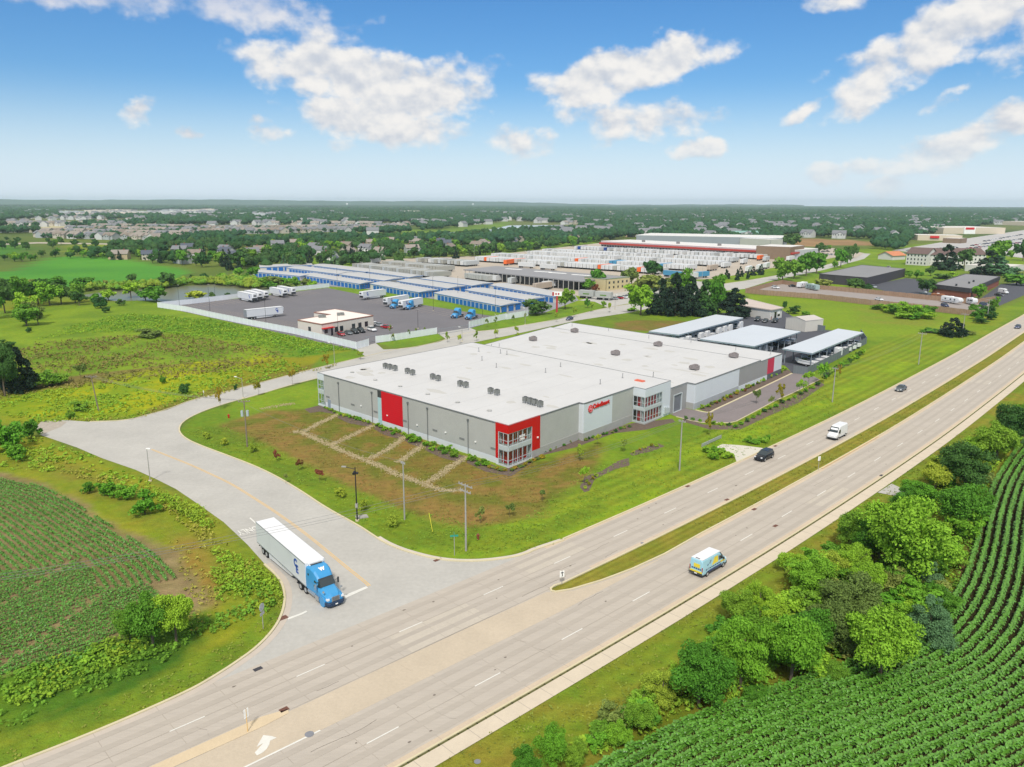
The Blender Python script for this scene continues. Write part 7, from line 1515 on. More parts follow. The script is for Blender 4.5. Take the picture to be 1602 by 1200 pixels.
t, Q = lowbuild('shop', 'low tan shop row with red awnings left of the department store', 'building', para((1435,376), (1505,377), 40), 7, TS, TSR); m = MB(); m.wall(Q[0].lerp(Q[1], .28), Q[0].lerp(Q[1], .48), 3.2, 6, off=1.5, th=1.5); m.obj('awning', SIGNR, t)
lowbuild('shop', 'low brown shop with an orange fascia beneath the department store', 'building', para((1502,381), (1512,380), 20), 6, BRW, TSR); lowbuild('shop', 'pale flat shop at the far right edge', 'building', para((1568,352), (1602,353), 60), 9, TS, TSR); lowbuild('shop', 'small low shop with a pale roof below the hotel conifers', 'building', para((1571,428), (1602,424), 26), 4.5, GARW, TSR)
t, Q = gable('school', 'long pavilion with a green metal roof and brick walls behind the warehouse', 'building', para((1144,374.5), (1187,374.5), 22), 4.5, 11, RBR, M('green_metal_roof', lin((128,166,158)), .5, .06, .2), None, 0, 2)
# ---------------------------------------------------------------- campers, boats, trucks on the fenced lot and under the canopies
def camper(label, p0, p1, L=10, mat=None, kind='camper', group=None, z=.06, h=3.1):
    a, b = G(*p0), G(*p1); d = b-a; m_ = (a+b)/2; t = thing(kind, label, kind.replace('_', ' '), (m_.x, m_.y, z), math.atan2(d.y, d.x), group); w = 1.25; mat = mat or P_WHITE
    m = MB(); loft(m, [(-L/2, w, w*.95, .7, h), (-L/2+.3, w, w*.95, .6, h+.1), (L*.3, w, w*.95, .6, h+.1), (L*.42, w, w*.9, .8 if kind != 'motorhome' else .5, h), (L/2, w*.95, w*.85, 1.6 if kind != 'motorhome' else .6, h-.5 if kind != 'motorhome' else h-1.1)], .2); m.obj('body', mat, t)
    for s in (-1, 1):
        for x in (-L*.3, -L*.02, L*.2): g_ = MB(); g_.box(x, x+.9, s*(w+.0)-.03, s*(w+.0)+.03, 1.7, 2.4); g_.obj('window', GLASSD, t)
        st__ = MB(); st__.box(-L*.45, L*.3, s*w-.02, s*w+.025, 1.1, 1.3); st__.obj('stripe', P_GREY, t)
        for x in (-L*.12, .0) if kind != 'motorhome' else (-L*.28, L*.32): wheel(t, x, s*(w-.15), .38, .24)
    if kind == 'motorhome': g_ = MB(); g_.box(L*.5-.35, L*.5-.1, -w*.8, w*.8, 1.5, 2.3); g_.obj('windshield', GLASSD, t)
    a_ = MB(); a_.box(-L*.1, L*.05, -.4, .4, h+.1, h+.35); a_.obj('air_conditioner', LINEW, t); return t
camper('white fifth-wheel camper standing by the far wooden fence', (1478,473), (1500,476.5), 11.5); camper('green and white motorhome parked at the left end of the fenced lot', (1278,455), (1263,452), 11, M('motorhome_green', lin((150,172,168)), .4, .06, 1), 'motorhome'); camper('white motorhome beside the green one on the fenced lot', (1248,451), (1262,449), 9, P_WHITE, 'motorhome')
camper('small grey camper by the far fence left of the rusty one', (1443,466.5), (1452,468), 7, P_GREY); camper('rusty orange trailer by the far fence beside the white camper', (1462,469), (1472,470), 6, M('rust_orange', lin((140,92,64)), .8, .2, 1)); camper('white delivery truck on the lawn before the hotel', (1488,422.5), (1504,421.5), 8.5, P_WHITE, 'motorhome')
bx = camper('small white cargo trailer near the right end of the fenced lot', (1516,476), (1524,477.5), 5, P_WHITE)
wv2 = van('van', 'white high-roof van parked beside the brick building', P_WHITE, 2.7); a_, b_ = G(1563,458.5), G(1576,460.5); wv2.location = ((a_.x+b_.x)/2, (a_.y+b_.y)/2, .06); wv2.rotation_euler[2] = math.atan2((b_-a_).y, (b_-a_).x)
for kind, c, x, y, dx, dy, lb in [('suv','white',1213,451.5,9,1,'white covered car on the fenced lot left end'),('sedan','white',1375,470,9,1.5,'white car left lying low on the fenced lot'),('suv','navy',1478,480,8,2,'bright blue pickup by the near wooden fence'),('suv','navy',1538,478,8,-1,'dark blue car at the right end of the fenced lot'),('sedan','black',1563,463,8,1,'dark car below the parked white van'),('sedan','white',1546,471,7,1,'white car half hidden by the small tree at the fence end'),('suv','silver',1367,450.5,8,2,'silver pickup beside the charcoal building bays'),('sedan','black',1240,449,8,0,'black car at the left end of the fenced lot')]: pcar(kind, c, x, y, (x+dx, y+dy), lb)
def boat(label, loc, rz, L=7, mat=None, group=None):
    t = thing('boat', label, 'boat', loc, rz, group); m = MB(); loft(m, [(-L/2, 1.1, 1.2, .7, 1.7), (0, 1.1, 1.25, .6, 1.8), (L*.3, .8, 1.0, .7, 1.95), (L/2, .1, .15, 1.3, 2.1)], .1); m.obj('hull', mat or P_WHITE, t); m = MB(); m.box(-.8, 1.0, -.8, .8, 1.8, 2.35); m.obj('windscreen', GLASSD, t); m = MB(); m.box(-L/2, L/2, -.5, .5, .4, .6); m.obj('trailer_frame', UNDER, t)
    for s in (-1, 1): wheel(t, -.8, s*1.0, .32, .2)
    return t
for (t_, Q, b), nm in ((can1, 'the canopy nearest the pines'), (can2, 'the wide middle canopy'), (can3, 'the canopy beside the highway fence')):
    ax_ = (Q[3]-Q[0]); L_ = ax_.length; ax_ /= L_; w_ = (Q[1]-Q[0]); r = random.Random(len(nm)); n_ = int(L_/4.6)
    for k in range(n_):
        for side, f in (('outer', .72),)+((('inner', .28),) if nm.startswith('the wide') else ()):
            p = Q[0]+ax_*((k+.5)/n_*L_)+w_*f+Vector((b.x, b.y, 0)); rz = math.atan2(w_.y, w_.x)+math.pi
            u = r.random()
            lbn = f'{"white camper" if u < .45 else "covered boat" if u < .8 else "dark pickup"} stored under {nm}'; gr = 'vehicles under '+nm
            if u < .45: t2 = thing('camper', lbn, 'camper', (p.x, p.y, .05), rz, gr+' campers'); src = None
            if u < .45:
                if 'camp' not in PROTO: PROTO['camp'] = camper('camper', (1,1000), (3,1000), 7.5, P_WHITE); used.discard(PROTO['camp'].name)
                bpy.data.objects.remove(t2); place(PROTO['camp'], (p.x, p.y, .05), rz, lbn, gr+' campers')
            elif u < .8:
                if 'boat' not in PROTO: PROTO['boat'] = boat('boat', (0, 0, 0), 0)
                place(PROTO['boat'], (p.x, p.y, .05), rz, lbn, gr+' boats')
            else: place(cp('suv', 'black', P_BLACK), (p.x, p.y, .05), rz, lbn, gr+' pickups')
# cars in distant lots
rr = random.Random(9); cks = [('sedan','white'),('suv','white'),('sedan','silver'),('suv','black'),('sedan','grey'),('sedan','red'),('suv','silver'),('sedan','navy')]
def simple_car(c):
    k = 'sc'+c
    if k not in PROTO:
        m = MB(); loft(m, [(-2.3, .85, .8, .3, .95), (-1.1, .9, .85, .25, 1.0), (.9, .9, .85, .25, .98), (2.3, .8, .7, .3, .75)], .12); m.mi = 1; loft(m, [(-1.8, .8, .62, .95, 1.05), (-1.0, .82, .62, .95, 1.45), (.2, .82, .62, .95, 1.45), (1.2, .8, .66, .92, 1.0)], .1); m.mi = 2
        for x in (-1.4, 1.4):
            for s in (-.85, .85): m.cyl((x, s-.1, .33), (x, s+.1, .33), .33, n=8)
        PROTO[k] = m.mesh('parked_car', [CM[c], GLASSD, TYRE])
    return PROTO[k]
def lot(p0, p1, n, lb, gr, rs=1):
    r = random.Random(rs); a, b = G(*p0), G(*p1); d = (b-a).normalized(); rz = math.atan2(d.y, d.x)+math.pi/2
    for k in range(n):
        c = r.choice(cks)[1]; p = a.lerp(b, (k+r.random()*.3)/n); o = ob('parked_car', simple_car(c), None, (p.x, p.y, .13), rz+r.choice((0, math.pi))); tag(o, f'{c} car parked {lb}', 'car', gr+' '+c)
for i, (a, b, n) in enumerate([((1405,398),(1480,393),16),((1420,393),(1500,388),16),((1490,392),(1600,380),18),((1520,385),(1602,374),16),((1540,378),(1602,367),12),((1240,400),(1320,399),12),((1230,396),(1300,394),10)]): lot(a, b, n, f'in {["the first","the second","the third","the fourth","the fifth","the nearer left","the farther left"][i]} line of the distant shop car park', f'lot line {i}', i)
lot((960,469), (1010,462), 7, 'on the freight office lot', 'office lot', 20); lot((1000,456), (1075,447), 9, 'under the trees of the freight office lot', 'office lot back', 21)
# ---------------------------------------------------------------- middle-distance trees
def TM_(px, py, w, h, sp, form, lb, gr=None, lod='m'): return T(px, py, w, h, sp, lod, form, lb, gr)
for a in [(1002,493,46,50,'b','tree','bright round tree on the lawn above the storage roof','q'),(1034,492,46,56,'p','cone','tall dark pine, first from the left of the pine group','q'),(1056,494,50,62,'p','cone','tall dark pine, second of the pine group','q'),(1080,494,46,58,'p','cone','tall dark pine, third of the pine group','q'),(1102,493,44,54,'d','cone','dark pine, fourth of the pine group','q'),(1122,494,34,54,'m','tree','leafy dark tree, fifth among the pine group','q'),(1146,495,56,42,'p','cone','dark spreading pine at the right end of the pine group','q'),(1065,470,34,48,'m','tree','green tree behind the pine group left','q'),(1118,474,40,44,'m','tree','green tree behind the pine group right','q'),
   (884,484,30,34,'m','tree','green tree right of the red pylon sign','q'),(838,492,46,26,'d','bush','large round dark tree at the end of the white fence','q'),(919,482,10,16,'m','tree','small green tree on the grass by the office lot','m'),(944,482,9,12,'m','tree','tiny green tree on the grass by the office lot','m'),(990,486,20,5,'b','bush','low clipped hedge under the bright round tree','m'),
   (918,455,22,20,'m','tree','green tree left of the tan freight office','m'),(935,452,26,32,'m','tree','taller green tree left of the tan freight office','m'),(932,455,14,12,'r','bush','russet shrub below the trees by the freight office','m'),(988,446,32,30,'o','tree','olive tree right of the freight office','m'),(1020,437,34,30,'d','tree','large dark tree before the blue trailers','m'),(1012,462,46,34,'o','tree','wide olive tree over the office lot','m'),(1045,462,36,30,'o','tree','wide olive tree over the office lot, right one','m'),(1075,470,28,34,'b','tree','bright tree behind the pines','m'),
   (1137,436,13,14,'p','cone','small cone-shaped pine, leftmost before the trailer yard','m'),(1153,438.5,8,16,'p','cone','small narrow pine, second before the trailer yard','m'),(1158,433,12,15,'p','cone','small pine, third before the trailer yard','m'),(1170,436,6,14,'p','cone','very narrow pine, fourth before the trailer yard','m'),(1178,431,11,13,'p','cone','small pine, fifth before the trailer yard','m'),(1190,430,12,15,'p','cone','small pine, rightmost before the trailer yard','m'),
   (1224,440,34,34,'m','tree','leafy street tree, first left of the wooden fence corner','q'),(1242,436,30,30,'m','tree','leafy street tree, second left of the wooden fence corner','m'),(1261,432,32,36,'m','tree','leafy street tree, third along the road','m'),(1277,428,30,32,'m','tree','leafy street tree, fourth along the road','m'),(1305,421,10,14,'m','tree','small tree left of the charcoal building','m'),(1315,419,22,28,'m','tree','tree at the left corner of the charcoal building','m'),(1326,412,14,26,'d','tree','dark slim tree behind the charcoal building','m'),(1335,404,12,22,'d','tree','dark slim tree further up the road','m'),
   (1288,448,26,12,'o','bush','olive bush at the foot of the charcoal wall','m'),(1338,452,26,16,'d','tree','dark tree at the corner of the charcoal building','m'),(1356,453,14,10,'d','bush','dark bush right of the corner tree','m'),(1372,436,8,10,'d','bush','small dark bush by the loading bays','m'),(1422,434,12,10,'m','tree','round small tree on the hotel lawn, left','m'),(1434,436,14,13,'m','tree','round small tree on the hotel lawn, second','m'),(1456,432,15,14,'d','tree','dark round tree on the hotel lawn','m'),(1472,436,26,8,'d','bush','dark spreading bushes on the hotel lawn','m'),(1490,434,14,9,'b','bush','bright bush on the hotel lawn','m'),
   (1450,460,26,22,'d','tree','dark rounded tree at the left wall of the brick building','q'),(1530,468,20,20,'b','tree','bright tree in front of the brick building','q'),(1480,422,44,32,'p','cone','tall dark conifer before the hotel','m'),(1508,419,22,26,'d','tree','dark tree before the hotel right wing','m'),(1563,414,36,34,'m','tree','big green tree at the right end of the hotel','m'),(1548,422,44,24,'p','cone','dark conifer right of the hotel','m'),(1562,430,50,24,'s','cone','blue conifer right of the hotel','m'),(1535,430,28,18,'p','cone','dark conifer behind the brick building','m'),(1600,408,20,30,'d','tree','dark tree cut by the right picture edge','m'),(1590,446,34,16,'m','bush','wide bush at the right edge of the brick building court','m'),
   (1240,386,32,20,'d','tree','round dark tree beside the grey warehouse end','m'),(1282,396,18,16,'d','tree','dark tree left of the road beyond the warehouse','m'),(1295,393,10,9,'m','tree','small tree right of the dark one','m'),
   (1490,526,38,26,'p','cone','dark conical evergreen standing near the highway','q'),(1475,522,24,8,'m','bush','low green growth left of the dark evergreen','q'),(1455,520,26,6,'m','bush','low scrub further left of the dark evergreen','m'),(1520,524,14,6,'o','bush','low scrub right of the dark evergreen','m'),(1243,491,22,14,'d','bush','dark bush on the green field behind the pale shed','q'),(1260,494,14,8,'m','bush','lighter bush next to the dark one on the green field','m'),(1228,482,8,12,'d','bush','dark shrub right of the white garage','m')]:
    TM_(*a[:6], a[6], None, a[7])
for i, (x, y, w, h) in enumerate([(1392,488,24,14),(1405,492,26,16),(1420,494,28,20),(1436,496,26,18),(1450,494,24,16),(1412,498,24,10),(1430,499,24,10),(1375,484,22,9),(1452,499,20,10)]): TM_(x, y, w*1.1, h, 'bmb'[i % 3], 'bush', f'{SPN["bmb"[i % 3]]} bush in the thicket at the wooden fence', 'thicket at the fence '+SPN["bmb"[i % 3]], 'q')
for i, (x, y, w, h) in enumerate([(1530,500,22,16),(1545,492,22,14),(1555,484,14,18),(1535,506,20,9),(1522,492,16,16),(1550,500,18,10)]): TM_(x, y, w, h, 'md'[i % 2], 'bush', f'{SPN["md"[i % 2]]} bush at the corner where the wooden fence meets the highway', 'corner bushes '+SPN["md"[i % 2]], 'q')
# grove and pond side on the left
for i, (x, y, w, h, sp) in enumerate([(8,490,32,46,'d'),(26,482,34,44,'m'),(44,498,28,34,'b'),(60,476,34,34,'d'),(52,500,20,26,'o'),(78,478,36,32,'b'),(96,476,32,30,'d'),(118,474,30,28,'m'),(42,510,34,28,'m'),(60,508,24,24,'o'),(10,470,26,30,'d'),(85,458,34,22,'m'),(124,478,22,20,'d'),(-10,500,30,44,'m')]): TM_(x, y, w, h, sp, 'tree', f'{SPN[sp]} tree in the grove at the left edge', 'left grove '+SPN[sp], 'q')
for a in [(158,482,20,18,'d','bush','dark round bush on the near pond bank'),(170,470,22,17,'b','tree','bright round tree on the near pond bank, left'),(205,466,26,22,'b','tree','bright round tree on the near pond bank, middle'),(150,474,16,14,'b','tree','small bright tree at the left of the pond'),(190,478,14,11,'d','bush','dark bush between the bright pond trees'),(166,489,12,9,'d','bush','small dark bush out on the meadow by the pond'),(245,472,36,24,'m','tree','wide green tree at the near end of the pond'),(228,470,24,18,'m','tree','green tree beside the wide one by the pond'),(305,468,34,14,'y','bush','yellow-green willow bush behind the white fence'),(332,466,10,10,'d','bush','dark small tree behind the white fence'),(357,463,9,6,'d','bush','tiny dark bush at the water edge behind the fence'),
          (264,450,28,22,'d','tree','dark tree on the far pond bank'),(300,434,8,5,'d','bush','tiny dark bush on the far bank, alone'),(320,440,14,13,'d','tree','dark small tree on the far pond bank'),(206,448,16,18,'d','tree','dark tree at the field edge beyond the pond'),(130,450,30,15,'m','tree','green tree at the field edge left of the pond'),(375,432,18,14,'b','tree','bright round tree on the bank left of the blue storage rows'),(395,436,22,18,'m','tree','round tree on the bank beside the blue storage rows')]: TM_(*a[:6], a[6])
for i, (x, y, w, h) in enumerate([(400,446,22,12),(415,448,24,16),(432,450,26,18),(448,450,24,16),(463,452,22,20),(478,450,20,14),(490,451,18,12),(380,442,18,12),(365,440,18,10),(348,438,18,11),(420,452,24,12),(445,455,26,12)]): TM_(x, y, w, h, 'bmo'[i % 3], 'tree', f'{SPN["bmo"[i % 3]]} tree in the leafy belt between pond and storage rows', 'pond belt '+SPN["bmo"[i % 3]])
def scat(poly, n, hm, sps, lb, gr, rs, lod='m', wf=(.75, 1.1), forms=('tree',), row=False):
    r = random.Random(rs); xs = [p[0] for p in poly]; ys = [p[1] for p in poly]; c = 0; k = 0
    while c < n and k < 9000:
        k += 1; x, y = r.uniform(min(xs), max(xs)), r.uniform(min(ys), max(ys))
        if not inpoly(np.array([x]), np.array([y]), poly)[0]: continue
        h = r.uniform(*hm); sp = r.choice(sps); f = r.choice(forms) if sp not in 'sp' else 'cone'
        T(x, y, h*r.uniform(*wf)*(.6 if f == 'cone' else 1), h, sp, lod, f, f'{SPN[sp]} {"conifer" if f == "cone" else "bush" if f == "bush" else "tree"} {lb}', f'{gr} {SPN[sp]}', metric=True); c += 1
scat([(0,452),(40,448),(130,452),(130,458),(40,456),(0,462)], 10, (5, 8), 'mob', 'in the hedge beyond the left grove', 'left hedge', 41); scat([(110,452),(205,446),(260,440),(390,436),(390,443),(330,444),(260,448),(180,452),(120,456)], 22, (3, 5), 'yobm', 'in the scrub along the far pond bank', 'far bank', 42, forms=('bush', 'tree'))
scat([(0,404),(60,398),(104,394),(180,399),(180,407),(104,404),(40,410),(0,414)], 24, (5, 8), 'mobd', 'in the hedge beyond the green soybean field', 'far field hedge', 43)
scat([(180,404),(300,408),(420,402),(440,424),(360,426),(290,417),(190,410)], 44, (8, 13), 'dmdp', 'in the dark belt below the left houses', 'left dark belt', 44)
scat([(425,404),(520,404),(640,408),(640,415),(560,420),(500,420),(440,424)], 34, (8, 13), 'dpds', 'in the evergreen belt behind the storage rows', 'middle dark belt', 45); scat([(640,400),(760,396),(880,384),(935,378),(935,381),(880,389),(760,401),(650,410)], 44, (7, 12), 'dpdm', 'in the long tree line above the trailer yard', 'yard tree line', 46)
scat([(380,380),(640,380),(900,370),(900,377),(640,394),(400,396)], 46, (7, 11), 'mdmb', 'among the middle houses', 'house trees', 47); scat([(0,376),(120,380),(260,384),(260,390),(120,390),(0,392)], 20, (6, 10), 'dmd', 'in the line of trees before the left townhouses', 'townhouse trees', 48)
# ---------------------------------------------------------------- houses
HWm = [M('house_cream', lin((190,182,166)), .7, .04, .4), M('house_white', lin((200,200,198)), .7, .04, .4), M('house_tan', lin((184,164,134)), .7, .04, .4), M('house_grey', lin((168,172,172)), .7, .04, .4)]; HRm = [M('roof_shingle_brown', lin((132,122,112)), .85, .1, .5), M('roof_shingle_grey', lin((120,122,126)), .85, .1, .5), M('roof_shingle_tan', lin((144,136,128)), .85, .1, .5), M('roof_shingle_slate', lin((84,90,102)), .85, .1, .5)]
HN = ['cream', 'white', 'tan', 'grey']; RNm = ['brown', 'grey', 'light brown', 'slate']
HP = {}
def house(wi, ri, loc, rz, label, group, sc=1):
    k = (wi, ri)
    if k not in HP:
        V_ = lambda *a: [Vector((x, y, 0)) for x, y in a]; t, Q = gable('house', 'house', 'house', V_((-7, -5), (7, -5), (7, 5), (-7, 5)), 5.4, 8.6, HWm[wi], HRm[ri], None, 0, .5, 4, 2); t.location = (0, 0, 0)
        for c in KIDS[t.name]: c.location = c.location+Vector((-7, -5, 0)) if False else c.location
        off = Vector((-7, -5, 0)); m = MB(); m.box(9.5, 17.5, -3.5, 6, -.2, 2.9); m.add([(9.5, -3.5, 2.9), (17.5, -3.5, 2.9), (13.5, -3.5, 5.3)], [(0, 1, 2)]); m.obj('garage', HWm[wi], t); m = MB(); m.add([(9.0, -4, 2.7), (9.0, 6.4, 2.7), (13.5, 6.4, 5.5), (13.5, -4, 5.5), (18.0, -4, 2.7), (18.0, 6.4, 2.7)], [(0, 3, 2, 1), (3, 4, 5, 2)]); m.obj('garage_roof', HRm[ri], t); m = MB(); m.box(11, 16, -3.56, -3.5, 0, 2.3); m.obj('garage_door', LINEW, t)
        m = MB(); m.box(3, 4, 4.6, 5.4, 7, 9.4); m.obj('chimney', RBR, t); m = MB(); m.box(2.2, 3.2, -.06, 0, 0, 2.2); m.obj('door', P_BLACK, t); HP[k] = t
    return place(HP[k], loc, rz, label, group, sc)
rh = random.Random(5)
spots = [(205,405),(222,407),(268,398),(284,394),(304,412),(322,404),(340,400),(352,408),(366,396),(382,402),(398,398),(425,388),(455,386),(512,398),(500,408),(545,400),(560,394),(583,400),(605,382),(640,384),(636,396),(712,386),(735,389),(757,386),(790,382),(705,394),(877,377),(893,378),(935,374),(988,371),(1025,364),(1010,366),(960,368),(480,392),(530,390),(575,386),(660,380),(685,384),(820,380),(845,378),(915,371)]
wd_ = ['behind the dark tree belt', 'among the trees of the middle distance', 'above the storage rows', 'above the trailer yard']
for i, (x, y) in enumerate(spots):
    wi, ri = rh.randrange(4), rh.randrange(4); g = G(x, y); 
    loc_ = 'left of the blue storage rows' if x < 400 else 'above the blue storage rows' if x < 660 else 'above the trailer yard'
    house(wi, ri, (g.x, g.y, 0), rh.choice((0, .4, -.5, 1.2, 2.6, 3.3)), f'{HN[wi]} house with a {RNm[ri]} roof among trees {loc_}', f'{HN[wi]} {RNm[ri]} houses {loc_}', .92)
def far_house_mesh(wi, ri):
    k = ('f', wi, ri)
    if k not in HP:
        m = MB(); m.box(-8, 8, -5.5, 5.5, -.2, 5.6); m.add([(-8, -5.5, 5.6), (-8, 5.5, 5.6), (-8, 0, 9)], [(0, 2, 1)]); m.add([(8, -5.5, 5.6), (8, 5.5, 5.6), (8, 0, 9)], [(0, 1, 2)]); m.box(-2, 5, -7.5, -5.5, -.2, 5); m.mi = 1; m.add([(-8.5, -6, 5.3), (8.5, -6, 5.3), (8.5, 0, 9.1), (-8.5, 0, 9.1), (8.5, 6, 5.3), (-8.5, 6, 5.3)], [(0, 1, 2, 3), (3, 2, 4, 5)]); m.add([(-2.5, -8, 4.9), (5.5, -8, 4.9), (1.5, -8, 7.2), (1.5, -2, 8)], [(0, 2, 3), (2, 1, 3)]); m.mi = 0; m.add([(-2, -7.6, 4.9), (5, -7.6, 4.9), (1.5, -7.6, 7)], [(0, 1, 2)]); m.mi = 2
        for x in (-6.5, -4, 0, 3, 6): m.box(x-.5, x+.5, -7.55 if -2 < x < 5 else -5.55, -7.5 if -2 < x < 5 else -5.5, 3.4, 4.8)
        HP[k] = m.mesh('townhouse', [HWm[wi], HRm[ri], DGL])
    return HP[k]
nh = 0
def hrow(p0, p1, n, lb, gr, rs, ris=(0, 1, 2, 2, 1), jit=3):
    global nh; r = random.Random(rs); a, b = G(*p0), G(*p1); d = b-a; rz = math.atan2(d.y, d.x)
    for k in range(n):
        if r.random() < .08: continue
        wi, ri = r.choice((0, 1, 1, 3, 0)), r.choice(ris); p = a.lerp(b, (k+.5)/n); o = ob('townhouse', far_house_mesh(wi, ri), None, (p.x+r.uniform(-3, 3), p.y+r.uniform(-jit, jit)*4, 0), rz+r.choice((0, 0, .1, 1.57)), (1.1, 1.1, 1.0)); tag(o, f'{HN[wi]} townhouse with a {RNm[ri]} roof {lb}', 'house', f'{gr} {HN[wi]} {RNm[ri]}'); nh += 1
for i, (a, b, n) in enumerate([((60,371),(280,377),20),((75,366),(290,371),18),((110,361),(300,365),16),((150,357),(330,360),14),((290,368),(400,364),14),((300,362),(400,360),12),((380,366),(600,361),24),((410,361),(640,357),20),((600,357),(650,351),6)]): hrow(a, b, n, ['in the nearest left street','in the second left street','in the third left street','in the fourth left street','on the rise behind the left trees','in the upper street behind the left trees','in the long pale terrace','in the terrace behind the long pale one','at the right end of the long pale terrace'][i], f'street {i}', i+3)
for i, (a, b, n) in enumerate([((880,352),(920,350),5),((930,355),(1000,358),7),((1015,357),(1085,352),7),((1160,362),(1190,361),4),((1235,349),(1290,352),7),((1290,356),(1325,358),5),((1335,352),(1390,356),6),((480,342),(560,343),7),((0,346),(60,350),6),((20,341),(180,343),12)]): hrow(a, b, n, 'glimpsed between far treetops '+['beyond the lake','right of the lake','behind the centre woods','behind the grey warehouse','left of the shops, near','left of the shops, middle','left of the shops, far','left of the lake','at the left picture edge','below the left business park'][i], f'far street {i}', i+33, jit=6)
for i, (a, b, n) in enumerate([((0,352),(120,354),14),((130,350),(300,351),18),((200,346),(420,349),20),((430,352),(600,353),14),((420,345),(640,347),16),((640,346),(760,343),10),((0,362),(55,364),6)]): hrow(a, b, n, 'in outer estates '+['at the far left edge','left of the business park','below the pale business roofs','above the long terrace','near the centre woods','left of the lake','behind the left field'][i], f'outer street {i}', i+60, jit=7)
# distant pale commercial roofs and towers
def shed(px, py, w, d, h, lb, gr, c=(206,206,202)):
    g = G(px, py); m = MB(); m.box(-w/2, w/2, 0, d, 0, h); m.box(-w/2-.5, w/2+.5, -.5, d+.5, h, h+.5); m.box(-w*.2, -w*.1, d*.3, d*.4, h+.5, h+2.5); o = m.obj('distant_warehouse', M('far_roof_%d' % c[0], lin(c), .6, .05, .01)); o.location = (g.x, g.y, 0); tag(o, lb, 'warehouse', gr)
r = random.Random(77)
for i in range(44): shed(r.uniform(-10, 400), r.choice((335, 336.5, 333, 338, 331)), r.uniform(40, 120), r.uniform(50, 120), r.uniform(6, 10), 'pale flat roof in the distant business park on the left', 'left business park', r.choice(((206,206,202),(190,194,196),(214,204,192))))
for i in range(16): shed(r.uniform(330, 420), r.choice((328, 329.5, 331)), r.uniform(60, 160), 120, 9, 'pale flat roof in the far business park left of centre', 'far business park', (214,204,192))
for i, (x, y, w) in enumerate([(1440,325.5,260),(1505,326.5,180),(1480,324.5,300),(1350,323,200),(1560,327.5,260),(1590,329,300),(1020,330,80),(1110,327,110),(640,335,70),(700,326,90),(960,337,60),(1205,330,90)]): shed(x, y, w, 120, 12, ['long pale roof far out on the right horizon','white roof left part of the right horizon','pale roof behind it on the right horizon','thin pale roof right of the horizon centre','white roof near the right picture edge','pale roof at the right picture edge','small white roof in the central woods','white roof in the distant central woods','white gable in the woods left of centre','thin white roof on the horizon left of centre','small pale roof in the woods near the centre','white roof in the woods right of centre'][i], None, (214,214,212))
for x, y, h, lb in [(1269,321,34,'white water tower on the horizon, left of three'),(1289,320.5,30,'white water tower on the horizon, middle of three'),(1442,323,36,'white water tower on the horizon, right of three'),(543,321,34,'pale water tower on the horizon left of centre'),(740,320.5,34,'white water tower on the horizon near the centre')]:
    g = G(x, y+2.5); t = thing('water_tower', lb, 'water tower', (g.x, g.y, 0)); m = MB(); m.cyl((0, 0, 0), (0, 0, h*.75), 3, 2.5, n=10); m.obj('stem', LINEW, t); m = MB(); loft(m, [(-12, 2, 2, h*.8, h), (-9, 9, 9, h*.7, h*1.1), (0, 12, 12, h*.66, h*1.2), (9, 9, 9, h*.7, h*1.1), (12, 2, 2, h*.8, h)], 3); m.obj('tank', LINEW, t)
# ---------------------------------------------------------------- far woodland (uncountable), hills
def lobes(name, P_, Wd, Hh, nl, mat, seed, lb, leafn=0, jit=.22, ls=1.9):
    r = np.random.default_rng(seed); n = len(P_); V = []; F = []
    for j in range(nl):
        an = r.random(n)*6.283; rad = (0 if j == 0 else .34)*Wd*(.6+.6*r.random(n)); s = (.36 if j == 0 else .24)*Wd*(.8+.4*r.random(n)); cz = Hh*((.60 if j == 0 else .5)+.18*r.random(n))
        c = np.stack([P_[:, 0]+np.cos(an)*rad, P_[:, 1]+np.sin(an)*rad, cz], 1); q = JV[None]*np.stack([s, s, np.minimum(s, Hh*.42)], 1)[:, None, :]*(1+r.normal(size=(n, len(JV), 1))*jit); V.append((c[:, None, :]+q).reshape(-1, 3)); F.append((JF[None]+(np.arange(n)*len(JV))[:, None, None]).reshape(-1, 3)+j*n*len(JV))
    V = np.concatenate(V); F = np.concatenate(F); V[:, 2] = np.maximum(V[:, 2], -.5)
    if leafn:
        idx = r.integers(0, n, n*leafn); d = r.normal(size=(n*leafn, 3)); d /= np.linalg.norm(d, axis=1)[:, None]; d[:, 2] = np.abs(d[:, 2])*.9; C_ = np.stack([P_[idx, 0], P_[idx, 1], Hh[idx]*.55], 1)+d*np.stack([Wd[idx]*.5, Wd[idx]*.5, Hh[idx]*.45], 1)*(.85+.2*r.random(n*leafn))[:, None]
        LV, LF = leaves(r, C_, d, ls); F = np.concatenate([as_quads(F)[:, [0, 1, 2, 2]], LF+len(V)])
        tri = F[:, 2] == F[:, 3]; a = F[tri][:, :3]; b = F[~tri]; F = np.concatenate([a, b[:, [0, 1, 2]], b[:, [0, 2, 3]]]); V = np.concatenate([V, LV])
    o = ob(name, npmesh(name, V, F, mat)); tag(o, lb, 'woodland', kind='stuff'); return o
FW = M('far_foliage', lin((50,84,54)), .9, .45, .06, fine=.25, spec=.1, hue=.035); FW2 = M('farther_foliage', lin((54,86,58)), .9, .3, .006, fine=.3, spec=.1, hue=.02)
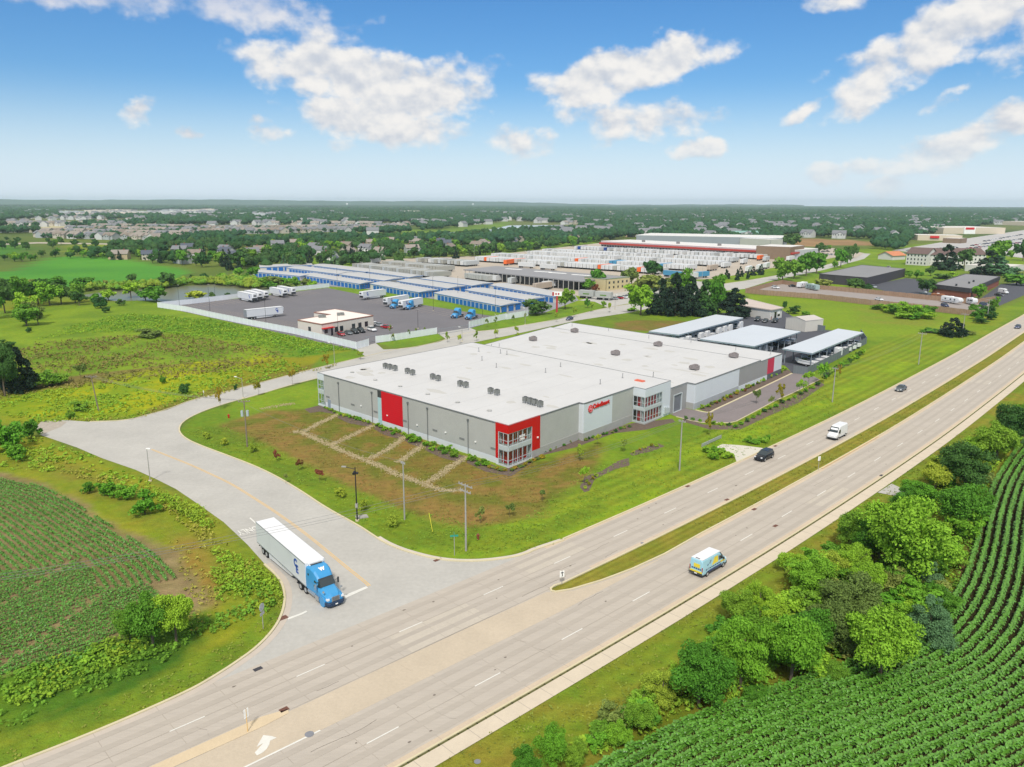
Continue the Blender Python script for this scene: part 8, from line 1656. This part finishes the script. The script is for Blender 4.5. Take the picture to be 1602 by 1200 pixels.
excl = [PL(p) for p in ([(645,373),(700,362),(795,350),(905,350),(910,360),(800,367),(740,374),(690,378)],[(600,368),(760,352),(800,345),(840,348),(790,372),(640,376)],[(-100,385),(260,380),(250,400),(-100,420)],[(60,356),(420,356),(640,350),(660,362),(420,368),(300,379),(60,378)],[(1400,400),(1602,404),(1800,380),(1700,350),(1560,352),(1480,362),(1430,374)],[(1220,370),(1372,376),(1360,400),(1225,404)],[(1416,417),(1545,417),(1545,405),(1416,405)],[(935,392),(1260,410),(1260,384),(995,373),(940,378)],[(90,340),(330,340),(340,329),(90,329)])]
rd = np.random.default_rng(21); HS = []
while len(HS) < 820:
    a = rd.uniform(-.62, .62); rr_2 = math.sqrt(rd.uniform(1100**2, 4200**2)); x, y = rr_2*math.sin(a), rr_2*math.cos(a)
    if vnoise(np.array([x]), np.array([y]), 260, 4)[0] < -.1 or any(inpoly(np.array([x]), np.array([y]), [(p[0], p[1]) for p in e])[0] for e in excl[:6]): continue
    HS.append((x, y))
HS = np.array(HS)
def see_houses(P):
    keep = np.ones(len(P), bool)
    for sx, sy in spots:
        g = G(sx, sy); r_ = math.hypot(g.x, g.y); ux, uy = -g.x/r_, -g.y/r_; dx = P[:, 0]-g.x; dy = P[:, 1]-g.y; al = dx*ux+dy*uy; la = np.abs(dx*uy-dy*ux); keep &= ~((al > -10) & (al < 75) & (la < 11))
    return P[keep]
def clearings(P):
    keep = np.ones(len(P), bool)
    for x, y in HS:
        r_ = math.hypot(x, y); ux, uy = -x/r_, -y/r_; dx = P[:, 0]-x; dy = P[:, 1]-y; al = dx*ux+dy*uy; la = np.abs(dx*uy-dy*ux); keep &= ~((al > -14) & (al < 75*r_/2000+25) & (la < 12))
    return P[keep]
def field(r0, r1, n, seed, thr, sc):
    r = np.random.default_rng(seed); az_ = r.uniform(-.70, .70, n); rr = np.sqrt(r.uniform(r0*r0, r1*r1, n)); X = rr*np.sin(az_); Y = rr*np.cos(az_); dn = fbm(X, Y, sc, seed); k = dn > thr-.45*np.clip((az_+.15)/.3, 0, 1)+.20*np.clip((-.10-az_)/.2, 0, 1); 
    if r0 < 5000:
        for e in excl: k &= ~inpoly(X, Y, [(p[0], p[1]) for p in e])
    return np.stack([X[k], Y[k]], 1)
P1 = field(700, 1750, 15000, 71, .0, 120); b1 = np.random.default_rng(1)
# keep clear of the yards in front
k = P1[:, 1] > np.interp(P1[:, 0], [-900, -350, 0, 120, 400, 1200], [820, 830, 900, 980, 760, 640]); P1 = clearings(P1[k])
lobes('near_woodland', P1, 8+5*b1.random(len(P1)), 8+5*b1.random(len(P1)), 4, FW, 3, 'tree cover between the far houses, too dense to count', 14)
P2 = clearings(field(1700, 3900, 30000, 72, -.2, 330)); lobes('woodland', P2, 12+8*b1.random(len(P2)), 9+6*b1.random(len(P2)), 3, FW, 4, 'continuous woodland in the far middle distance', 5)
P3_ = field(3800, 12500, 36000, 73, -.2, 900); lobes('far_woodland', P3_, 34+34*b1.random(len(P3_)), 9+7*b1.random(len(P3_)), 4, FW2, 5, 'hazy woodland reaching the horizon', 0)
P4 = []; r4 = np.random.default_rng(9); P_ = PL([(60,374),(290,376),(420,366),(640,360),(640,353),(420,358),(150,355)]); x4 = r4.uniform(min(p.x for p in P_), max(p.x for p in P_), 6000); y4 = r4.uniform(min(p.y for p in P_), max(p.y for p in P_), 6000); k = inpoly(x4, y4, [(p.x, p.y) for p in P_]); P4 = np.stack([x4[k], y4[k]], 1)[:1500]
lobes('garden_trees', P4, 5+4*r4.random(len(P4)), 4+4*r4.random(len(P4)), 4, FW, 8, 'small garden trees scattered between the townhouses', 10)
P_ = PL([(170,384),(300,382),(420,377),(640,373),(930,358),(940,374),(880,384),(640,398),(430,404),(300,404),(180,400)]); x4 = r4.uniform(min(p.x for p in P_), max(p.x for p in P_), 9000); y4 = r4.uniform(min(p.y for p in P_), max(p.y for p in P_), 9000); k = inpoly(x4, y4, [(p.x, p.y) for p in P_]) & (fbm(x4, y4, 45, 5) > -.25); P5 = np.stack([x4[k], y4[k]], 1)
HZ = np.array([[G(x, y).x, G(x, y).y] for x, y in spots]); dd_ = np.sqrt(((P5[:, None, :]-HZ[None])**2).sum(2)).min(1); P5 = see_houses(P5[dd_ > 11])[:850]
lobes('house_woodland', P5, 7+4*r4.random(len(P5)), 6+4*r4.random(len(P5)), 5, M('belt_foliage', lin((54,86,46)), .9, .4, .05, fine=.35, spec=.1, hue=.03), 18, 'massed trees between the middle-distance houses', 40)
m = MB(); n = 90; pr = []
for i in range(n+1):
    a = R(-40+60*i/n); hgt = 30+44*(1/(1+math.exp((i-62)/4.5)))+7*math.sin(i*.23+1)+3*math.sin(i*1.3)+2*math.sin(i*2.9); pr.append((a, max(hgt, 25)))
for (a0, h0), (a1, h1) in zip(pr, pr[1:]):
    f = lambda a, rr, z: (math.sin(a)*rr, math.cos(a)*rr, z)
    m.quad(f(a0, 11600, 0), f(a1, 11600, 0), f(a1, 12600, h1), f(a0, 12600, h0)); m.quad(f(a0, 12600, h0), f(a1, 12600, h1), f(a1, 13600, 0), f(a0, 13600, 0))
o = m.obj('hills', FW2, None, True); o['kind'] = 'structure'
def inpts(poly, n, seed, cap):
    r = np.random.default_rng(seed); P = [(p.x, p.y) for p in PL(poly)]; X = r.uniform(min(p[0] for p in P), max(p[0] for p in P), n); Y = r.uniform(min(p[1] for p in P), max(p[1] for p in P), n); k = inpoly(X, Y, P) & (fbm(X, Y, 14, seed) > -.35); return np.stack([X[k], Y[k]], 1)[:cap]
rq = np.random.default_rng(5)
Q1 = inpts([(110,457),(205,447),(262,443),(390,437),(425,445),(400,453),(330,445),(262,451),(180,455)], 9000, 31, 420); lobes('bank_scrub', Q1, 2.5+2.5*rq.random(len(Q1)), 2+2.2*rq.random(len(Q1)), 3, M('scrub_leaf', lin((112,142,48)), .85, .35, .12, fine=.3, spec=.1, hue=.04), 41, 'yellow-green scrub along the pond banks', 60, ls=.6)
Q2 = see_houses(inpts([(100,404),(180,398),(330,404),(440,396),(640,398),(640,408),(560,418),(440,424),(360,424),(290,414),(190,408)], 9000, 32, 300)); lobes('belt_trees', Q2, 6+3.5*rq.random(len(Q2)), 6+5*rq.random(len(Q2)), 4, M('belt_leaf', lin((54,86,44)), .85, .4, .1, fine=.3, spec=.1, hue=.03), 42, 'dense infill of the dark tree belt below the houses', 110, ls=.95)
Q3 = see_houses(inpts([(660,398),(760,393),(880,382),(935,375),(935,380),(880,387),(760,399),(660,408)], 9000, 33, 130)); lobes('belt_trees', Q3, 6+3*rq.random(len(Q3)), 6+4*rq.random(len(Q3)), 4, MATS['belt_leaf'], 43, 'dense infill of the tree line above the trailer yard', 90, ls=1.0)
# scattered roofs of the far suburbs, past the three hundred largest houses
vv, ff, mm, o0 = [], [], [], 0; srcs = [far_house_mesh(a, b) for a in (0, 1, 3) for b in (0, 1, 2)]
sv = [(np.array([v.co[:] for v in me.vertices]), [tuple(p.vertices) for p in me.polygons], [p.material_index for p in me.polygons]) for me in srcs[:3]]
cnt_ = 0
for x, y in HS:
    V_, F_, M_2 = sv[cnt_ % 3]; an = rd.uniform(0, 6.28); c, s = math.cos(an), math.sin(an); q = V_*np.array([1.1, 1.1, 1.0]); k2 = 1.25; q = np.stack([q[:, 0]*c-q[:, 1]*s+x, q[:, 0]*s+q[:, 1]*c+y, q[:, 2]*k2], 1); vv += [tuple(p) for p in q]; ff += [tuple(i+o0 for i in f) for f in F_]; mm += M_2; o0 += len(q); cnt_ += 1
me = bpy.data.meshes.new('far_suburb'); me.from_pydata(vv, [], ff); [me.materials.append(x_) for x_ in (HWm[1], HRm[1], DGL)]; me.polygons.foreach_set('material_index', mm); me.update(); tag(ob('far_suburb', me), 'hundreds of small roofs scattered among the trees of the far suburbs', 'houses', kind='stuff')
# ---------------------------------------------------------------- haze
m = MB(); m.box(-16500, 16500, -900, 14600, -1.5, 104); hm_ = bpy.data.materials.new('haze'); hm_.use_nodes = True; nt2 = hm_.node_tree; nt2.nodes.clear(); o_ = nt2.nodes.new('ShaderNodeOutputMaterial'); pv = nt2.nodes.new('ShaderNodeVolumePrincipled'); pv.inputs['Color'].default_value = (.74, .88, 1, 1); pv.inputs['Density'].default_value = HAZE_D = .00007; pv.inputs['Anisotropy'].default_value = .1; nt2.links.new(pv.outputs[0], o_.inputs['Volume'])
h_ = m.obj('haze', hm_); h_['kind'] = 'stuff'; h_['label'] = 'thin summer haze over the whole view'; h_['category'] = 'haze'
S.cycles.volume_bounces = 1
